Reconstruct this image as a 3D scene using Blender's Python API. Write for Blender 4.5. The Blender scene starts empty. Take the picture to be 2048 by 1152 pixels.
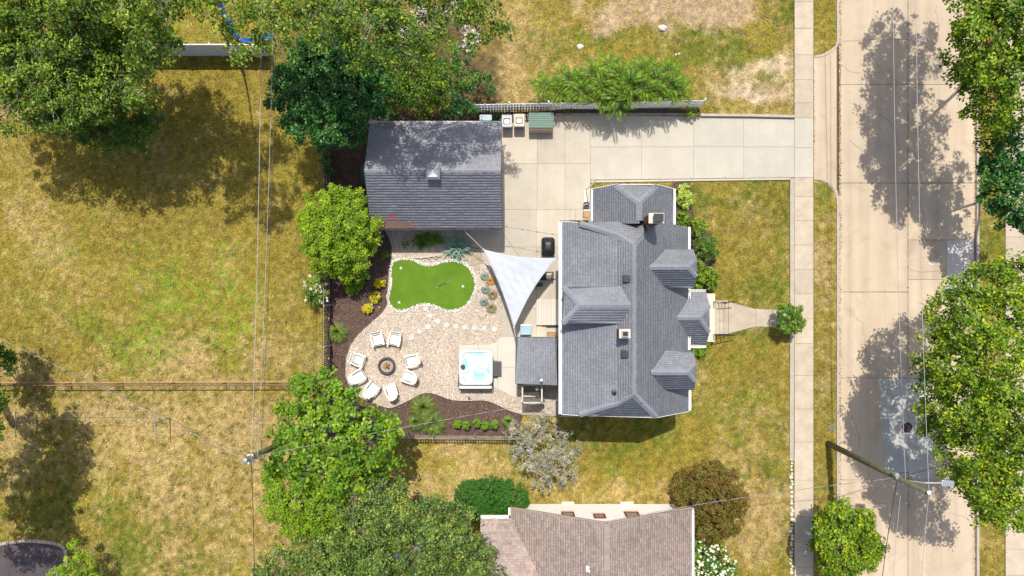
import bpy, math, random
import numpy as np
from mathutils import Vector, Matrix

random.seed(11)
RNG = np.random.default_rng(11)
SC = bpy.context.scene
COL = SC.collection
R = math.radians

# ------------------------------------------------------------------ camera
H = 42.7                      # camera height above the lawn, metres
PPM = 32.0                    # photo pixels per metre on the ground (2048 px wide)
cam = bpy.data.cameras.new("camera")
cam_o = bpy.data.objects.new("camera", cam)
COL.objects.link(cam_o)
cam_o.location = (0, 0, H)
cam_o.rotation_euler = (0, 0, 0)
cam.sensor_width = 36.0
cam.lens = 36.0 * H / 64.0
cam.clip_start = 0.1
cam.clip_end = 2000
SC.camera = cam_o

# ------------------------------------------------------------------ light
SUN_EL = R(66.0)
SUN_AZ = R(4.6)               # the sun stands a little to the -X side of +Y
world = bpy.data.worlds.new("World")
SC.world = world
world.use_nodes = True
nt = world.node_tree
bg = nt.nodes["Background"]
sky = nt.nodes.new("ShaderNodeTexSky")
sky.sky_type = 'NISHITA'
sky.sun_disc = False
sky.sun_elevation = SUN_EL
sky.sun_rotation = -SUN_AZ
sky.air_density = 0.75
sky.dust_density = 2.5
sky.ozone_density = 0.3
nt.links.new(sky.outputs[0], bg.inputs[0])
bg.inputs[1].default_value = 0.15
sun = bpy.data.lights.new("sun", 'SUN')
sun.energy = 4.2
sun.angle = R(0.55)
sun.color = (1.0, 0.95, 0.86)
sun_o = bpy.data.objects.new("sun", sun)
COL.objects.link(sun_o)
sd = Vector((-math.sin(SUN_AZ) * math.cos(SUN_EL), math.cos(SUN_AZ) * math.cos(SUN_EL), math.sin(SUN_EL)))
sun_o.rotation_euler = sd.to_track_quat('Z', 'Y').to_euler()
sun_o.location = (0, 0, 60)
SC.view_settings.view_transform = 'Standard'
SC.view_settings.look = 'None'
SC.view_settings.gamma = 1.0
SC.view_settings.exposure = 0.15
SC.view_settings.use_curve_mapping = False
SC.render.engine = 'CYCLES'
SC.cycles.use_denoising = True
SC.cycles.max_bounces = 6
SC.cycles.diffuse_bounces = 4
SC.cycles.caustics_reflective = False
SC.cycles.caustics_refractive = False

# ------------------------------------------------------------------ helpers
def P(px, py, z=0.0):
    """photo position of a point at height z -> its place in the world (metres)"""
    f = (1.0 - z / H) / PPM
    return Vector(((px - 1024.0) * f, -(py - 576.0) * f, z))

def on_plane(px, py, pl):
    a, b, c = pl               # z = a + b*x + c*y
    kx, ky = (px - 1024.0) / PPM, -(py - 576.0) / PPM
    g = b * kx + c * ky
    z = (a + g) / (1.0 + g / H)
    return Vector((kx * (1 - z / H), ky * (1 - z / H), z))

ORG = {}
def tag(o, label=None, cat=None, group=None, kind=None):
    if label: o["label"] = label
    if cat: o["category"] = cat
    if group: o["group"] = group
    if kind: o["kind"] = kind
    return o

def thing(name, label, cat, loc=(0, 0, 0), group=None, kind=None):
    o = bpy.data.objects.new(name, None)
    o.empty_display_size = 0.2
    COL.objects.link(o)
    o.location = loc
    ORG[o.name] = Vector(loc)
    tag(o, label, cat, group, kind)
    return o

class MB:
    def __init__(s):
        s.v = []; s.f = []; s.c = []
    def add(s, vs, fs, c=None):
        n = len(s.v)
        s.v.extend([tuple(p) for p in vs])
        for f in fs:
            s.f.append(tuple(i + n for i in f))
            s.c.append(c if c is not None else 0.5)
        return s
    def box(s, x0, x1, y0, y1, z0, z1, c=None):
        return s.add([(x0,y0,z0),(x1,y0,z0),(x1,y1,z0),(x0,y1,z0),(x0,y0,z1),(x1,y0,z1),(x1,y1,z1),(x0,y1,z1)],
              [(0,3,2,1),(4,5,6,7),(0,1,5,4),(1,2,6,5),(2,3,7,6),(3,0,4,7)], c)
    def obox(s, ctr, size, rz=0.0, rx=0.0, ry=0.0, c=None):
        m = Matrix.Translation(Vector(ctr)) @ Matrix.Rotation(rz, 4, 'Z') @ Matrix.Rotation(ry, 4, 'Y') @ Matrix.Rotation(rx, 4, 'X')
        a, b, d = size[0]/2, size[1]/2, size[2]/2
        vs = [m @ Vector(p) for p in [(-a,-b,-d),(a,-b,-d),(a,b,-d),(-a,b,-d),(-a,-b,d),(a,-b,d),(a,b,d),(-a,b,d)]]
        return s.add(vs, [(0,3,2,1),(4,5,6,7),(0,1,5,4),(1,2,6,5),(2,3,7,6),(3,0,4,7)], c)
    def beam(s, a, b, w, h, up=(0,0,1), c=None):
        a = Vector(a); b = Vector(b); d = (b - a).normalized()
        u = Vector(up); sd_ = d.cross(u)
        if sd_.length < 1e-4: sd_ = d.cross(Vector((1,0,0)))
        sd_.normalize(); u = sd_.cross(d).normalized()
        vs = []
        for p in (a, b):
            for i, j in ((-1,-1),(1,-1),(1,1),(-1,1)):
                vs.append(p + sd_ * (i*w/2) + u * (j*h/2))
        return s.add(vs, [(0,1,2,3),(7,6,5,4),(0,4,5,1),(1,5,6,2),(2,6,7,3),(3,7,4,0)], c)
    def prism(s, pts, z0, z1, c=None):
        """pts 2D (any winding)"""
        ar = sum(pts[i][0]*pts[(i+1)%len(pts)][1]-pts[(i+1)%len(pts)][0]*pts[i][1] for i in range(len(pts)))
        if ar < 0: pts = pts[::-1]
        n = len(pts)
        vs = [(p[0],p[1],z0) for p in pts] + [(p[0],p[1],z1) for p in pts]
        fs = [tuple(range(n-1,-1,-1)), tuple(range(n,2*n))] + [(i,(i+1)%n,n+(i+1)%n,n+i) for i in range(n)]
        return s.add(vs, fs, c)
    def slabpoly(s, top, down, c=None):
        """closed slab: top polygon (3D) and the same moved by vector down"""
        n = len(top); d = Vector(down)
        ar = sum(top[i][0]*top[(i+1)%n][1]-top[(i+1)%n][0]*top[i][1] for i in range(n))
        if ar < 0: top = top[::-1]
        vs = [Vector(p)+d for p in top] + [Vector(p) for p in top]
        fs = [tuple(range(n-1,-1,-1)), tuple(range(n,2*n))] + [(i,(i+1)%n,n+(i+1)%n,n+i) for i in range(n)]
        return s.add(vs, fs, c)
    def tube(s, pts, rad, n=6, c=None, cap=True):
        pts = [Vector(p) for p in pts]; m = len(pts)
        if not isinstance(rad, (list, tuple)): rad = [rad]*m
        vs = []; prev = None
        for i, p in enumerate(pts):
            d = (pts[min(i+1,m-1)] - pts[max(i-1,0)])
            if d.length < 1e-9: d = Vector((0,0,1))
            d.normalize()
            ref = prev if prev is not None else (Vector((0,0,1)) if abs(d.z) < .9 else Vector((1,0,0)))
            a = d.cross(ref)
            if a.length < 1e-4: a = d.cross(Vector((0.3,1,0.2)))
            a.normalize(); b = d.cross(a).normalized()
            prev = a.cross(d).normalized()
            for k in range(n):
                t = 2*math.pi*k/n
                vs.append(p + (a*math.cos(t) + b*math.sin(t))*rad[i])
        fs = []
        for i in range(m-1):
            for k in range(n):
                fs.append((i*n+k, i*n+(k+1)%n, (i+1)*n+(k+1)%n, (i+1)*n+k))
        if cap:
            fs.append(tuple(range(n-1,-1,-1))); fs.append(tuple((m-1)*n+k for k in range(n)))
        return s.add(vs, fs, c)
    def lathe(s, ctr, prof, n=16, c=None, axis='Z', sx=1.0, sy=1.0):
        """prof = [(r,z)...] round a vertical axis"""
        cx, cy, cz = ctr; vs = []; fs = []
        for (r, z) in prof:
            for k in range(n):
                t = 2*math.pi*k/n
                vs.append((cx + r*math.cos(t)*sx, cy + r*math.sin(t)*sy, cz + z))
        m = len(prof)
        for i in range(m-1):
            for k in range(n):
                fs.append((i*n+k, i*n+(k+1)%n, (i+1)*n+(k+1)%n, (i+1)*n+k))
        fs.append(tuple(range(n-1,-1,-1))); fs.append(tuple((m-1)*n+k for k in range(n)))
        return s.add(vs, fs, c)
    def build(s, name, mat, parent=None, smooth=False, bevel=0.0, label=None, kind=None, subs=0):
        me = bpy.data.meshes.new(name)
        off = Vector((0,0,0))
        if parent is not None:
            off = ORG.get(parent.name, Vector((0,0,0)))
        me.from_pydata([(p[0]-off.x, p[1]-off.y, p[2]-off.z) for p in s.v], [], s.f)
        if any(c != 0.5 for c in s.c):
            at = me.attributes.new("tone", 'FLOAT', 'FACE')
            at.data.foreach_set("value", s.c)
        me.materials.append(mat)
        if smooth: me.polygons.foreach_set("use_smooth", [True]*len(me.polygons))
        me.update()
        o = bpy.data.objects.new(name, me)
        COL.objects.link(o)
        if parent is not None:
            o.parent = parent
            ORG[o.name] = off
        else:
            ORG[o.name] = Vector((0,0,0))
        if bevel:
            b = o.modifiers.new("bevel", 'BEVEL'); b.width = bevel; b.segments = 2; b.limit_method = 'ANGLE'
        if subs:
            b = o.modifiers.new("subdivision", 'SUBSURF'); b.levels = subs; b.render_levels = subs
        if label: o["label"] = label
        if kind: o["kind"] = kind
        return o

def np_mesh(name, verts, quads, mat, parent=None, tone=None, tone_dom='FACE', kind=None, smooth=False, tris=None, cols=None):
    """fast mesh from arrays; quads (m,4) and / or tris (k,3)"""
    me = bpy.data.meshes.new(name)
    off = np.array(ORG.get(parent.name, (0,0,0)) if parent is not None else (0,0,0), dtype=np.float64)
    verts = np.asarray(verts, dtype=np.float64) - off
    me.vertices.add(len(verts))
    me.vertices.foreach_set("co", verts.astype(np.float32).ravel())
    loops = []; starts = []; tot = []
    n0 = 0
    if quads is not None and len(quads):
        q = np.asarray(quads, dtype=np.int32)
        loops.append(q.ravel()); starts.append(np.arange(len(q))*4 + n0); tot.append(np.full(len(q), 4)); n0 += q.size
    if tris is not None and len(tris):
        t = np.asarray(tris, dtype=np.int32)
        loops.append(t.ravel()); starts.append(np.arange(len(t))*3 + n0); tot.append(np.full(len(t), 3)); n0 += t.size
    loops = np.concatenate(loops); starts = np.concatenate(starts); tot = np.concatenate(tot)
    me.loops.add(len(loops)); me.loops.foreach_set("vertex_index", loops.astype(np.int32))
    me.polygons.add(len(starts)); me.polygons.foreach_set("loop_start", starts.astype(np.int32))
    me.polygons.foreach_set("loop_total", tot.astype(np.int32))
    if smooth: me.polygons.foreach_set("use_smooth", np.ones(len(starts), dtype=bool))
    me.update(calc_edges=True)
    if tone is not None:
        at = me.attributes.new("tone", 'FLOAT', tone_dom)
        at.data.foreach_set("value", np.asarray(tone, dtype=np.float32).ravel())
    if cols is not None:
        at = me.attributes.new("gcol", 'FLOAT_COLOR', 'POINT')
        c4 = np.ones((len(verts), 4), dtype=np.float32); c4[:, :3] = cols
        at.data.foreach_set("color", c4.ravel())
    me.materials.append(mat)
    o = bpy.data.objects.new(name, me)
    COL.objects.link(o)
    if parent is not None:
        o.parent = parent; ORG[o.name] = Vector(off)
    else:
        ORG[o.name] = Vector((0,0,0))
    if kind: o["kind"] = kind
    return o

def kids(o):
    return [c for c in COL.objects if c.parent == o]

def copy_tree(root, loc, rz=0.0, label=None, group=None):
    """a thing with copies of its parts and sub-parts"""
    r = root.copy(); COL.objects.link(r)
    r.location = loc; r.rotation_euler = (0, 0, rz)
    if label: r["label"] = label
    if group: r["group"] = group
    for ch in CH[root.name]:
        c = ch.copy(); COL.objects.link(c); c.parent = r
        for g in CH.get(ch.name, []):
            d = g.copy(); COL.objects.link(d); d.parent = c
    return r
CH = {}
def note_children(root):
    CH[root.name] = kids(root)
    for c in CH[root.name]: CH[c.name] = kids(c)

# ------------------------------------------------------------------ noise for layouts
def fbm(x, y, scale, octaves=3, seed=0):
    out = np.zeros_like(x, dtype=np.float64); amp = 1.0; tot = 0.0
    for o in range(octaves):
        rg = np.random.default_rng(seed*101 + o)
        tab = rg.random((256, 256))
        u = x / scale + 17.3*o + 1000; v = y / scale + 9.1*o + 1000
        i = np.floor(u).astype(int); j = np.floor(v).astype(int)
        fu = u - i; fv = v - j
        fu = fu*fu*(3-2*fu); fv = fv*fv*(3-2*fv)
        a = tab[i % 256, j % 256]; b = tab[(i+1) % 256, j % 256]
        c = tab[i % 256, (j+1) % 256]; d = tab[(i+1) % 256, (j+1) % 256]
        out += amp*((a*(1-fu)+b*fu)*(1-fv) + (c*(1-fu)+d*fu)*fv); tot += amp
        amp *= 0.55; scale *= 0.5
    return out / tot

def in_poly(x, y, poly):
    ins = np.zeros(x.shape, dtype=bool); n = len(poly)
    for i in range(n):
        x1, y1 = poly[i]; x2, y2 = poly[(i+1) % n]
        if y1 == y2: continue
        cnd = (y1 > y) != (y2 > y)
        ins ^= cnd & (x < (x2-x1)*(y-y1)/(y2-y1) + x1)
    return ins

def smooth_loop(pts, it=2):
    for _ in range(it):
        q = []
        for i in range(len(pts)):
            a = pts[i]; b = pts[(i+1) % len(pts)]
            q.append((a[0]*.75+b[0]*.25, a[1]*.75+b[1]*.25)); q.append((a[0]*.25+b[0]*.75, a[1]*.25+b[1]*.75))
        pts = q
    return pts

def smooth_line(pts, it=2):
    for _ in range(it):
        q = [pts[0]]
        for i in range(len(pts)-1):
            a = pts[i]; b = pts[i+1]
            q.append(tuple(a[k]*.75+b[k]*.25 for k in range(len(a)))); q.append(tuple(a[k]*.25+b[k]*.75 for k in range(len(a))))
        q.append(pts[-1]); pts = q
    return pts

def clip_poly(sub, x0, x1, y0, y1):
    def clip(poly, inside, inter):
        out = []
        for i in range(len(poly)):
            a = poly[i-1]; b = poly[i]
            ia, ib = inside(a), inside(b)
            if ib:
                if not ia: out.append(inter(a, b))
                out.append(b)
            elif ia: out.append(inter(a, b))
        return out
    def ix(xc): return lambda a, b: (xc, a[1]+(b[1]-a[1])*(xc-a[0])/(b[0]-a[0]))
    def iy(yc): return lambda a, b: (a[0]+(b[0]-a[0])*(yc-a[1])/(b[1]-a[1]), yc)
    for ins, itf in ((lambda p: p[0] >= x0, ix(x0)), (lambda p: p[0] <= x1, ix(x1)), (lambda p: p[1] >= y0, iy(y0)), (lambda p: p[1] <= y1, iy(y1))):
        if not sub: return []
        sub = clip(sub, ins, itf)
    # drop repeats
    out = []
    for p in sub:
        if not out or abs(p[0]-out[-1][0]) + abs(p[1]-out[-1][1]) > 1e-3: out.append(p)
    if len(out) > 2 and abs(out[0][0]-out[-1][0]) + abs(out[0][1]-out[-1][1]) < 1e-3: out.pop()
    return out

def gp(poly, z=0.0):
    """pixel polygon -> 2D world polygon at height z"""
    return [tuple(P(a, b, z)[:2]) for a, b in poly]

# ------------------------------------------------------------------ materials
def _nodes(name):
    m = bpy.data.materials.new(name); m.use_nodes = True
    nt = m.node_tree; b = nt.nodes["Principled BSDF"]
    return m, nt, b

def ramp(nt, fac, stops):
    r = nt.nodes.new("ShaderNodeValToRGB")
    while len(r.color_ramp.elements) < len(stops): r.color_ramp.elements.new(0.5)
    for e, (p, c) in zip(r.color_ramp.elements, stops):
        e.position = p; e.color = (c[0], c[1], c[2], 1)
    if fac is not None: nt.links.new(fac, r.inputs[0])
    return r

def noise(nt, scale, detail=4.0, rough=0.6, vec=None, dist=0.0):
    n = nt.nodes.new("ShaderNodeTexNoise")
    n.inputs["Scale"].default_value = scale; n.inputs["Detail"].default_value = detail
    n.inputs["Roughness"].default_value = rough; n.inputs["Distortion"].default_value = dist
    if vec is None:
        g = nt.nodes.new("ShaderNodeNewGeometry"); vec = g.outputs["Position"]
    nt.links.new(vec, n.inputs["Vector"])
    return n

def mixc(nt, fac, a, b, mode='MIX'):
    m = nt.nodes.new("ShaderNodeMix"); m.data_type = 'RGBA'; m.blend_type = mode
    for inp, v in ((m.inputs[0], fac), (m.inputs[6], a), (m.inputs[7], b)):
        if isinstance(v, (int, float)): inp.default_value = v
        elif isinstance(v, tuple): inp.default_value = (v[0], v[1], v[2], 1)
        else: nt.links.new(v, inp)
    return m.outputs[2]

def rough_mat(name, c1, c2, s1=2.0, s2=30.0, rough=0.85, bump=0.3, bdist=0.01, stain=None, stain_s=0.7, objrand=0.0, metal=0.0, spec=0.3, amt2=0.25, tone=0.0, streak=0.0):
    """two-colour large noise, fine mottling, optional darker stains and per-piece variation"""
    m, nt, b = _nodes(name)
    n1 = noise(nt, s1, 5, 0.65); r1 = ramp(nt, n1.outputs[0], [(0.3, c1), (0.7, c2)])
    n2 = noise(nt, s2, 3, 0.7)
    r2 = ramp(nt, n2.outputs[0], [(0.25, (1-amt2,)*3), (0.75, (1+amt2,)*3)])
    out = mixc(nt, 1.0, r1.outputs[0], r2.outputs[0], 'MULTIPLY')
    if stain:
        n3 = noise(nt, stain_s, 6, 0.7, dist=0.6)
        r3 = ramp(nt, n3.outputs[0], [(0.52, (0,0,0)), (0.72, (1,1,1))])
        out = mixc(nt, r3.outputs[0], out, stain)
    if streak:
        g = nt.nodes.new("ShaderNodeNewGeometry"); mp = nt.nodes.new("ShaderNodeMapping"); mp.inputs["Scale"].default_value = (1.0, 0.05, 1.0)
        nt.links.new(g.outputs["Position"], mp.inputs["Vector"])
        n5 = noise(nt, 1.1, 4, 0.6, vec=mp.outputs[0]); r7 = ramp(nt, n5.outputs[0], [(0.35, (1-streak,)*3), (0.65, (1+streak*.6,)*3)])
        out = mixc(nt, 1.0, out, r7.outputs[0], 'MULTIPLY')
        n6 = noise(nt, 3.2, 6, 0.8); r8 = ramp(nt, n6.outputs[0], [(0.66, (1,1,1)), (0.78, (0.72,0.68,0.62))])
        out = mixc(nt, 1.0, out, r8.outputs[0], 'MULTIPLY')
    if objrand:
        oi = nt.nodes.new("ShaderNodeObjectInfo")
        r4 = ramp(nt, oi.outputs["Random"], [(0.0, (1-objrand, 1-objrand, 1-objrand*0.9)), (1.0, (1+objrand*.5, 1+objrand*.45, 1+objrand*.3))])
        out = mixc(nt, 1.0, out, r4.outputs[0], 'MULTIPLY')
    if tone:
        at = nt.nodes.new("ShaderNodeAttribute"); at.attribute_name = "tone"
        r5 = ramp(nt, at.outputs["Fac"], [(0.0, (1-tone,)*3), (1.0, (1+tone,)*3)])
        out = mixc(nt, 1.0, out, r5.outputs[0], 'MULTIPLY')
    nt.links.new(out, b.inputs["Base Color"])
    b.inputs["Roughness"].default_value = rough; b.inputs["Metallic"].default_value = metal
    b.inputs["Specular IOR Level"].default_value = spec
    if bump:
        bp = nt.nodes.new("ShaderNodeBump"); bp.inputs["Strength"].default_value = bump; bp.inputs["Distance"].default_value = bdist
        nt.links.new(n2.outputs[0], bp.inputs["Height"]); nt.links.new(bp.outputs[0], b.inputs["Normal"])
    return m

def tone_mat(name, stops, rough=0.85, bump=0.4, s2=40.0, bdist=0.01, amt2=0.2, spec=0.3):
    """colour per piece from the face attribute tone"""
    m, nt, b = _nodes(name)
    at = nt.nodes.new("ShaderNodeAttribute"); at.attribute_name = "tone"
    r1 = ramp(nt, at.outputs["Fac"], stops)
    n2 = noise(nt, s2, 3, 0.7)
    r2 = ramp(nt, n2.outputs[0], [(0.25, (1-amt2,)*3), (0.75, (1+amt2,)*3)])
    out = mixc(nt, 1.0, r1.outputs[0], r2.outputs[0], 'MULTIPLY')
    n3 = noise(nt, 0.6, 4, 0.6)
    r3 = ramp(nt, n3.outputs[0], [(0.3, (0.88,)*3), (0.7, (1.1,)*3)])
    out = mixc(nt, 1.0, out, r3.outputs[0], 'MULTIPLY')
    nt.links.new(out, b.inputs["Base Color"])
    b.inputs["Roughness"].default_value = rough
    b.inputs["Specular IOR Level"].default_value = spec
    bp = nt.nodes.new("ShaderNodeBump"); bp.inputs["Strength"].default_value = bump; bp.inputs["Distance"].default_value = bdist
    nt.links.new(n2.outputs[0], bp.inputs["Height"]); nt.links.new(bp.outputs[0], b.inputs["Normal"])
    return m

def leaf_mat(name, stops, trans=0.3, rough=0.5, tc=None):
    m, nt, b = _nodes(name)
    at = nt.nodes.new("ShaderNodeAttribute"); at.attribute_name = "tone"
    r1 = ramp(nt, at.outputs["Fac"], stops)
    n3 = noise(nt, 0.9, 2, 0.5)
    r3 = ramp(nt, n3.outputs[0], [(0.3, (0.8, 0.85, 0.9)), (0.7, (1.2, 1.12, 0.95))])
    out = mixc(nt, 1.0, r1.outputs[0], r3.outputs[0], 'MULTIPLY')
    nt.links.new(out, b.inputs["Base Color"])
    b.inputs["Roughness"].default_value = rough
    b.inputs["Specular IOR Level"].default_value = 0.35
    t = nt.nodes.new("ShaderNodeBsdfTranslucent")
    tm = mixc(nt, 1.0, out, (1.5, 1.6, 0.8) if tc is None else tc, 'MULTIPLY')
    nt.links.new(tm, t.inputs[0])
    mx = nt.nodes.new("ShaderNodeMixShader"); mx.inputs[0].default_value = trans
    nt.links.new(b.outputs[0], mx.inputs[1]); nt.links.new(t.outputs[0], mx.inputs[2])
    nt.links.new(mx.outputs[0], nt.nodes["Material Output"].inputs[0])
    return m

def flat_mat(name, c, rough=0.5, metal=0.0, spec=0.4, bump=0.0):
    m, nt, b = _nodes(name)
    n2 = noise(nt, 12.0, 4, 0.65)
    r2 = ramp(nt, n2.outputs[0], [(0.3, tuple(x*0.88 for x in c)), (0.7, tuple(min(1, x*1.1) for x in c))])
    nt.links.new(r2.outputs[0], b.inputs["Base Color"])
    b.inputs["Roughness"].default_value = rough; b.inputs["Metallic"].default_value = metal
    b.inputs["Specular IOR Level"].default_value = spec
    if bump:
        bp = nt.nodes.new("ShaderNodeBump"); bp.inputs["Strength"].default_value = bump; bp.inputs["Distance"].default_value = 0.01
        nt.links.new(n2.outputs[0], bp.inputs["Height"]); nt.links.new(bp.outputs[0], b.inputs["Normal"])
    return m

MAT = {}
MAT['concrete_warm'] = rough_mat("concrete_warm", (0.43,0.385,0.315), (0.505,0.455,0.375), 0.8, 26, 0.9, 0.2, 0.006, stain=(0.43,0.365,0.275), stain_s=0.6, objrand=0.09, amt2=0.10, streak=0.04)
MAT['concrete_new'] = rough_mat("concrete_new", (0.44,0.41,0.345), (0.495,0.465,0.395), 0.9, 26, 0.9, 0.2, 0.006, stain=(0.44,0.405,0.34), stain_s=0.6, objrand=0.07, amt2=0.08, streak=0.04)
MAT['concrete_pad'] = rough_mat("concrete_pad", (0.50,0.475,0.405), (0.56,0.535,0.46), 0.9, 26, 0.9, 0.2, 0.006, objrand=0.03, amt2=0.06)
MAT['sidewalk'] = rough_mat("sidewalk_concrete", (0.43,0.36,0.27), (0.53,0.455,0.35), 1.4, 22, 0.92, 0.3, 0.008, stain=(0.36,0.31,0.25), stain_s=0.9, objrand=0.13, amt2=0.12)
MAT['road'] = rough_mat("road_concrete", (0.475,0.38,0.27), (0.54,0.44,0.325), 0.5, 30, 0.9, 0.35, 0.008, stain=(0.43,0.335,0.235), stain_s=0.5, objrand=0.10, amt2=0.16, streak=0.13)
MAT['joint'] = rough_mat("joint_dirt", (0.14,0.12,0.09), (0.2,0.17,0.12), 3, 40, 0.95, 0.3)
MAT['slab_pale'] = rough_mat("pale_new_slab", (0.50,0.46,0.42), (0.56,0.52,0.475), 2.0, 30, 0.9, 0.2, amt2=0.08)
MAT['asphalt_patch'] = rough_mat("asphalt_patch", (0.38,0.37,0.33), (0.46,0.45,0.405), 0.9, 40, 0.9, 0.4, 0.006, amt2=0.12)
MAT['asphalt_dark'] = rough_mat("asphalt_dark", (0.06,0.05,0.055), (0.10,0.082,0.085), 1.2, 40, 0.9, 0.5, amt2=0.25)
MAT['kerb'] = rough_mat("kerb_concrete", (0.36,0.32,0.26), (0.46,0.41,0.335), 2.5, 25, 0.9, 0.4, 0.01, stain=(0.4,0.33,0.24), stain_s=1.5, amt2=0.12)
MAT['stone'] = rough_mat("step_stone", (0.50,0.48,0.45), (0.57,0.55,0.52), 4, 40, 0.9, 0.4, objrand=0.06, amt2=0.12)
MAT['flag'] = rough_mat("flagstone", (0.33,0.28,0.19), (0.42,0.36,0.26), 3, 30, 0.9, 0.5, objrand=0.1)
MAT['white_pebble'] = tone_mat("white_pebble", [(0,(0.6,0.57,0.52)),(1,(0.85,0.83,0.79))], 0.8, 0.3)
MAT['gravel_bed'] = rough_mat("gravel_bed", (0.34,0.28,0.21), (0.45,0.37,0.29), 6, 60, 0.95, 0.8, 0.02, amt2=0.4)
MAT['gravel'] = tone_mat("gravel_stones", [(0,(0.13,0.12,0.12)),(0.14,(0.30,0.27,0.25)),(0.3,(0.52,0.37,0.24)),(0.5,(0.46,0.40,0.33)),(0.8,(0.56,0.50,0.42)),(1,(0.74,0.69,0.62))], 0.85, 0.3)
MAT['mulch_bed'] = rough_mat("mulch_bed", (0.09,0.056,0.046), (0.15,0.095,0.075), 3, 50, 0.95, 0.9, 0.03, amt2=0.45)
MAT['mulch'] = tone_mat("mulch_chips", [(0,(0.06,0.038,0.033)),(0.5,(0.14,0.09,0.078)),(0.8,(0.24,0.165,0.14)),(1,(0.60,0.48,0.38))], 0.9, 0.3)
MAT['litter'] = tone_mat("leaf_litter", [(0,(0.05,0.035,0.022)),(0.6,(0.10,0.065,0.04)),(0.9,(0.19,0.12,0.07)),(1,(0.36,0.23,0.14))], 0.9, 0.3)
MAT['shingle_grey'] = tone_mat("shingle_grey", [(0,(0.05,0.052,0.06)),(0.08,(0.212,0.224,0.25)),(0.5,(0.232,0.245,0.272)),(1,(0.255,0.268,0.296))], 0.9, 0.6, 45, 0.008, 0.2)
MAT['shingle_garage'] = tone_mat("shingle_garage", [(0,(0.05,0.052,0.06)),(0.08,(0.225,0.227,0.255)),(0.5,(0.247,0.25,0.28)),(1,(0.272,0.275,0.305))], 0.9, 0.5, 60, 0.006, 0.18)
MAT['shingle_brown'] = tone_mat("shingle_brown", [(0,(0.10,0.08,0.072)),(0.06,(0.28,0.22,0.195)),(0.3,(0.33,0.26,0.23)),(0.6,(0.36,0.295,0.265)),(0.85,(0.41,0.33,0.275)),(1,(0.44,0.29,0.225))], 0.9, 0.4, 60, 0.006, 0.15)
MAT['roof_felt'] = rough_mat("roof_underlay", (0.08,0.083,0.095), (0.11,0.113,0.125), 3, 40, 0.95, 0.3)
MAT['roof_felt_brown'] = rough_mat("roof_underlay_brown", (0.11,0.09,0.08), (0.15,0.12,0.105), 3, 40, 0.95, 0.3)
MAT['trim_white'] = flat_mat("white_trim", (0.80,0.79,0.76), 0.45)
MAT['siding'] = flat_mat("white_siding", (0.86,0.85,0.82), 0.6)
MAT['brick'] = tone_mat("chimney_brick", [(0,(0.16,0.06,0.045)),(0.6,(0.26,0.10,0.07)),(1,(0.36,0.17,0.12))], 0.9, 0.4)
MAT['cap'] = rough_mat("chimney_crown", (0.60,0.50,0.40), (0.70,0.60,0.48), 5, 40, 0.9, 0.3)
MAT['black_metal'] = flat_mat("black_metal", (0.025,0.025,0.03), 0.45, 0.3)
MAT['dark_plastic'] = flat_mat("dark_plastic", (0.045,0.047,0.055), 0.5)
MAT['grey_plastic'] = flat_mat("grey_plastic", (0.12,0.12,0.125), 0.55)
MAT['galv'] = flat_mat("galvanised_steel", (0.36,0.38,0.40), 0.5, 0.5)
MAT['pipe_white'] = flat_mat("white_pipe", (0.78,0.78,0.78), 0.4)
MAT['glass'] = flat_mat("window_glass", (0.22,0.27,0.25), 0.08, 0.0, 0.9)
MAT['red_frame'] = flat_mat("red_frame", (0.20,0.03,0.035), 0.5)
MAT['turf'] = rough_mat("putting_turf", (0.075,0.16,0.010), (0.125,0.225,0.016), 0.7, 60, 0.95, 0.6, 0.01, amt2=0.2)
MAT['wood_grey'] = rough_mat("weathered_wood", (0.30,0.26,0.21), (0.42,0.36,0.29), 5, 60, 0.9, 0.5, amt2=0.25)
MAT['wood_dark'] = rough_mat("dark_wood", (0.05,0.04,0.035), (0.085,0.068,0.055), 5, 60, 0.9, 0.5, amt2=0.25)
MAT['wood_tan'] = rough_mat("tan_wood", (0.36,0.21,0.09), (0.46,0.28,0.13), 5, 60, 0.85, 0.5, amt2=0.25)
MAT['pole'] = rough_mat("utility_pole_wood", (0.10,0.105,0.055), (0.17,0.165,0.09), 3, 50, 0.95, 0.7, amt2=0.3)
MAT['bark'] = rough_mat("bark", (0.13,0.105,0.08), (0.22,0.185,0.15), 4, 40, 0.95, 0.8, 0.02, amt2=0.3)
MAT['bark_pale'] = rough_mat("pale_bark", (0.27,0.25,0.215), (0.42,0.39,0.34), 4, 40, 0.9, 0.5, amt2=0.2)
MAT['bark_red'] = rough_mat("reddish_stem", (0.25,0.10,0.06), (0.33,0.15,0.08), 4, 40, 0.9, 0.4)
MAT['fence_white'] = flat_mat("white_painted_fence", (0.80,0.81,0.83), 0.6)
MAT['vinyl'] = flat_mat("white_vinyl", (0.80,0.81,0.83), 0.5)
MAT['chair_white'] = flat_mat("white_resin", (0.74,0.715,0.64), 0.45)
MAT['sail'] = rough_mat("sail_cloth", (0.45,0.48,0.53), (0.53,0.56,0.61), 1.2, 60, 0.8, 0.25, 0.004, amt2=0.05)
MAT['wire'] = flat_mat("grey_cable", (0.36,0.35,0.37), 0.7, 0.0)
MAT['wire_dark'] = flat_mat("dark_cable", (0.03,0.03,0.035), 0.5)
MAT['tub_shell'] = flat_mat("tub_acrylic", (0.70,0.71,0.70), 0.2)
MAT['rust'] = rough_mat("rusty_steel", (0.20,0.11,0.06), (0.30,0.19,0.12), 8, 50, 0.85, 0.4, metal=0.3)
MAT['box_green'] = flat_mat("green_resin_lid", (0.13,0.215,0.17), 0.55)
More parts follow.
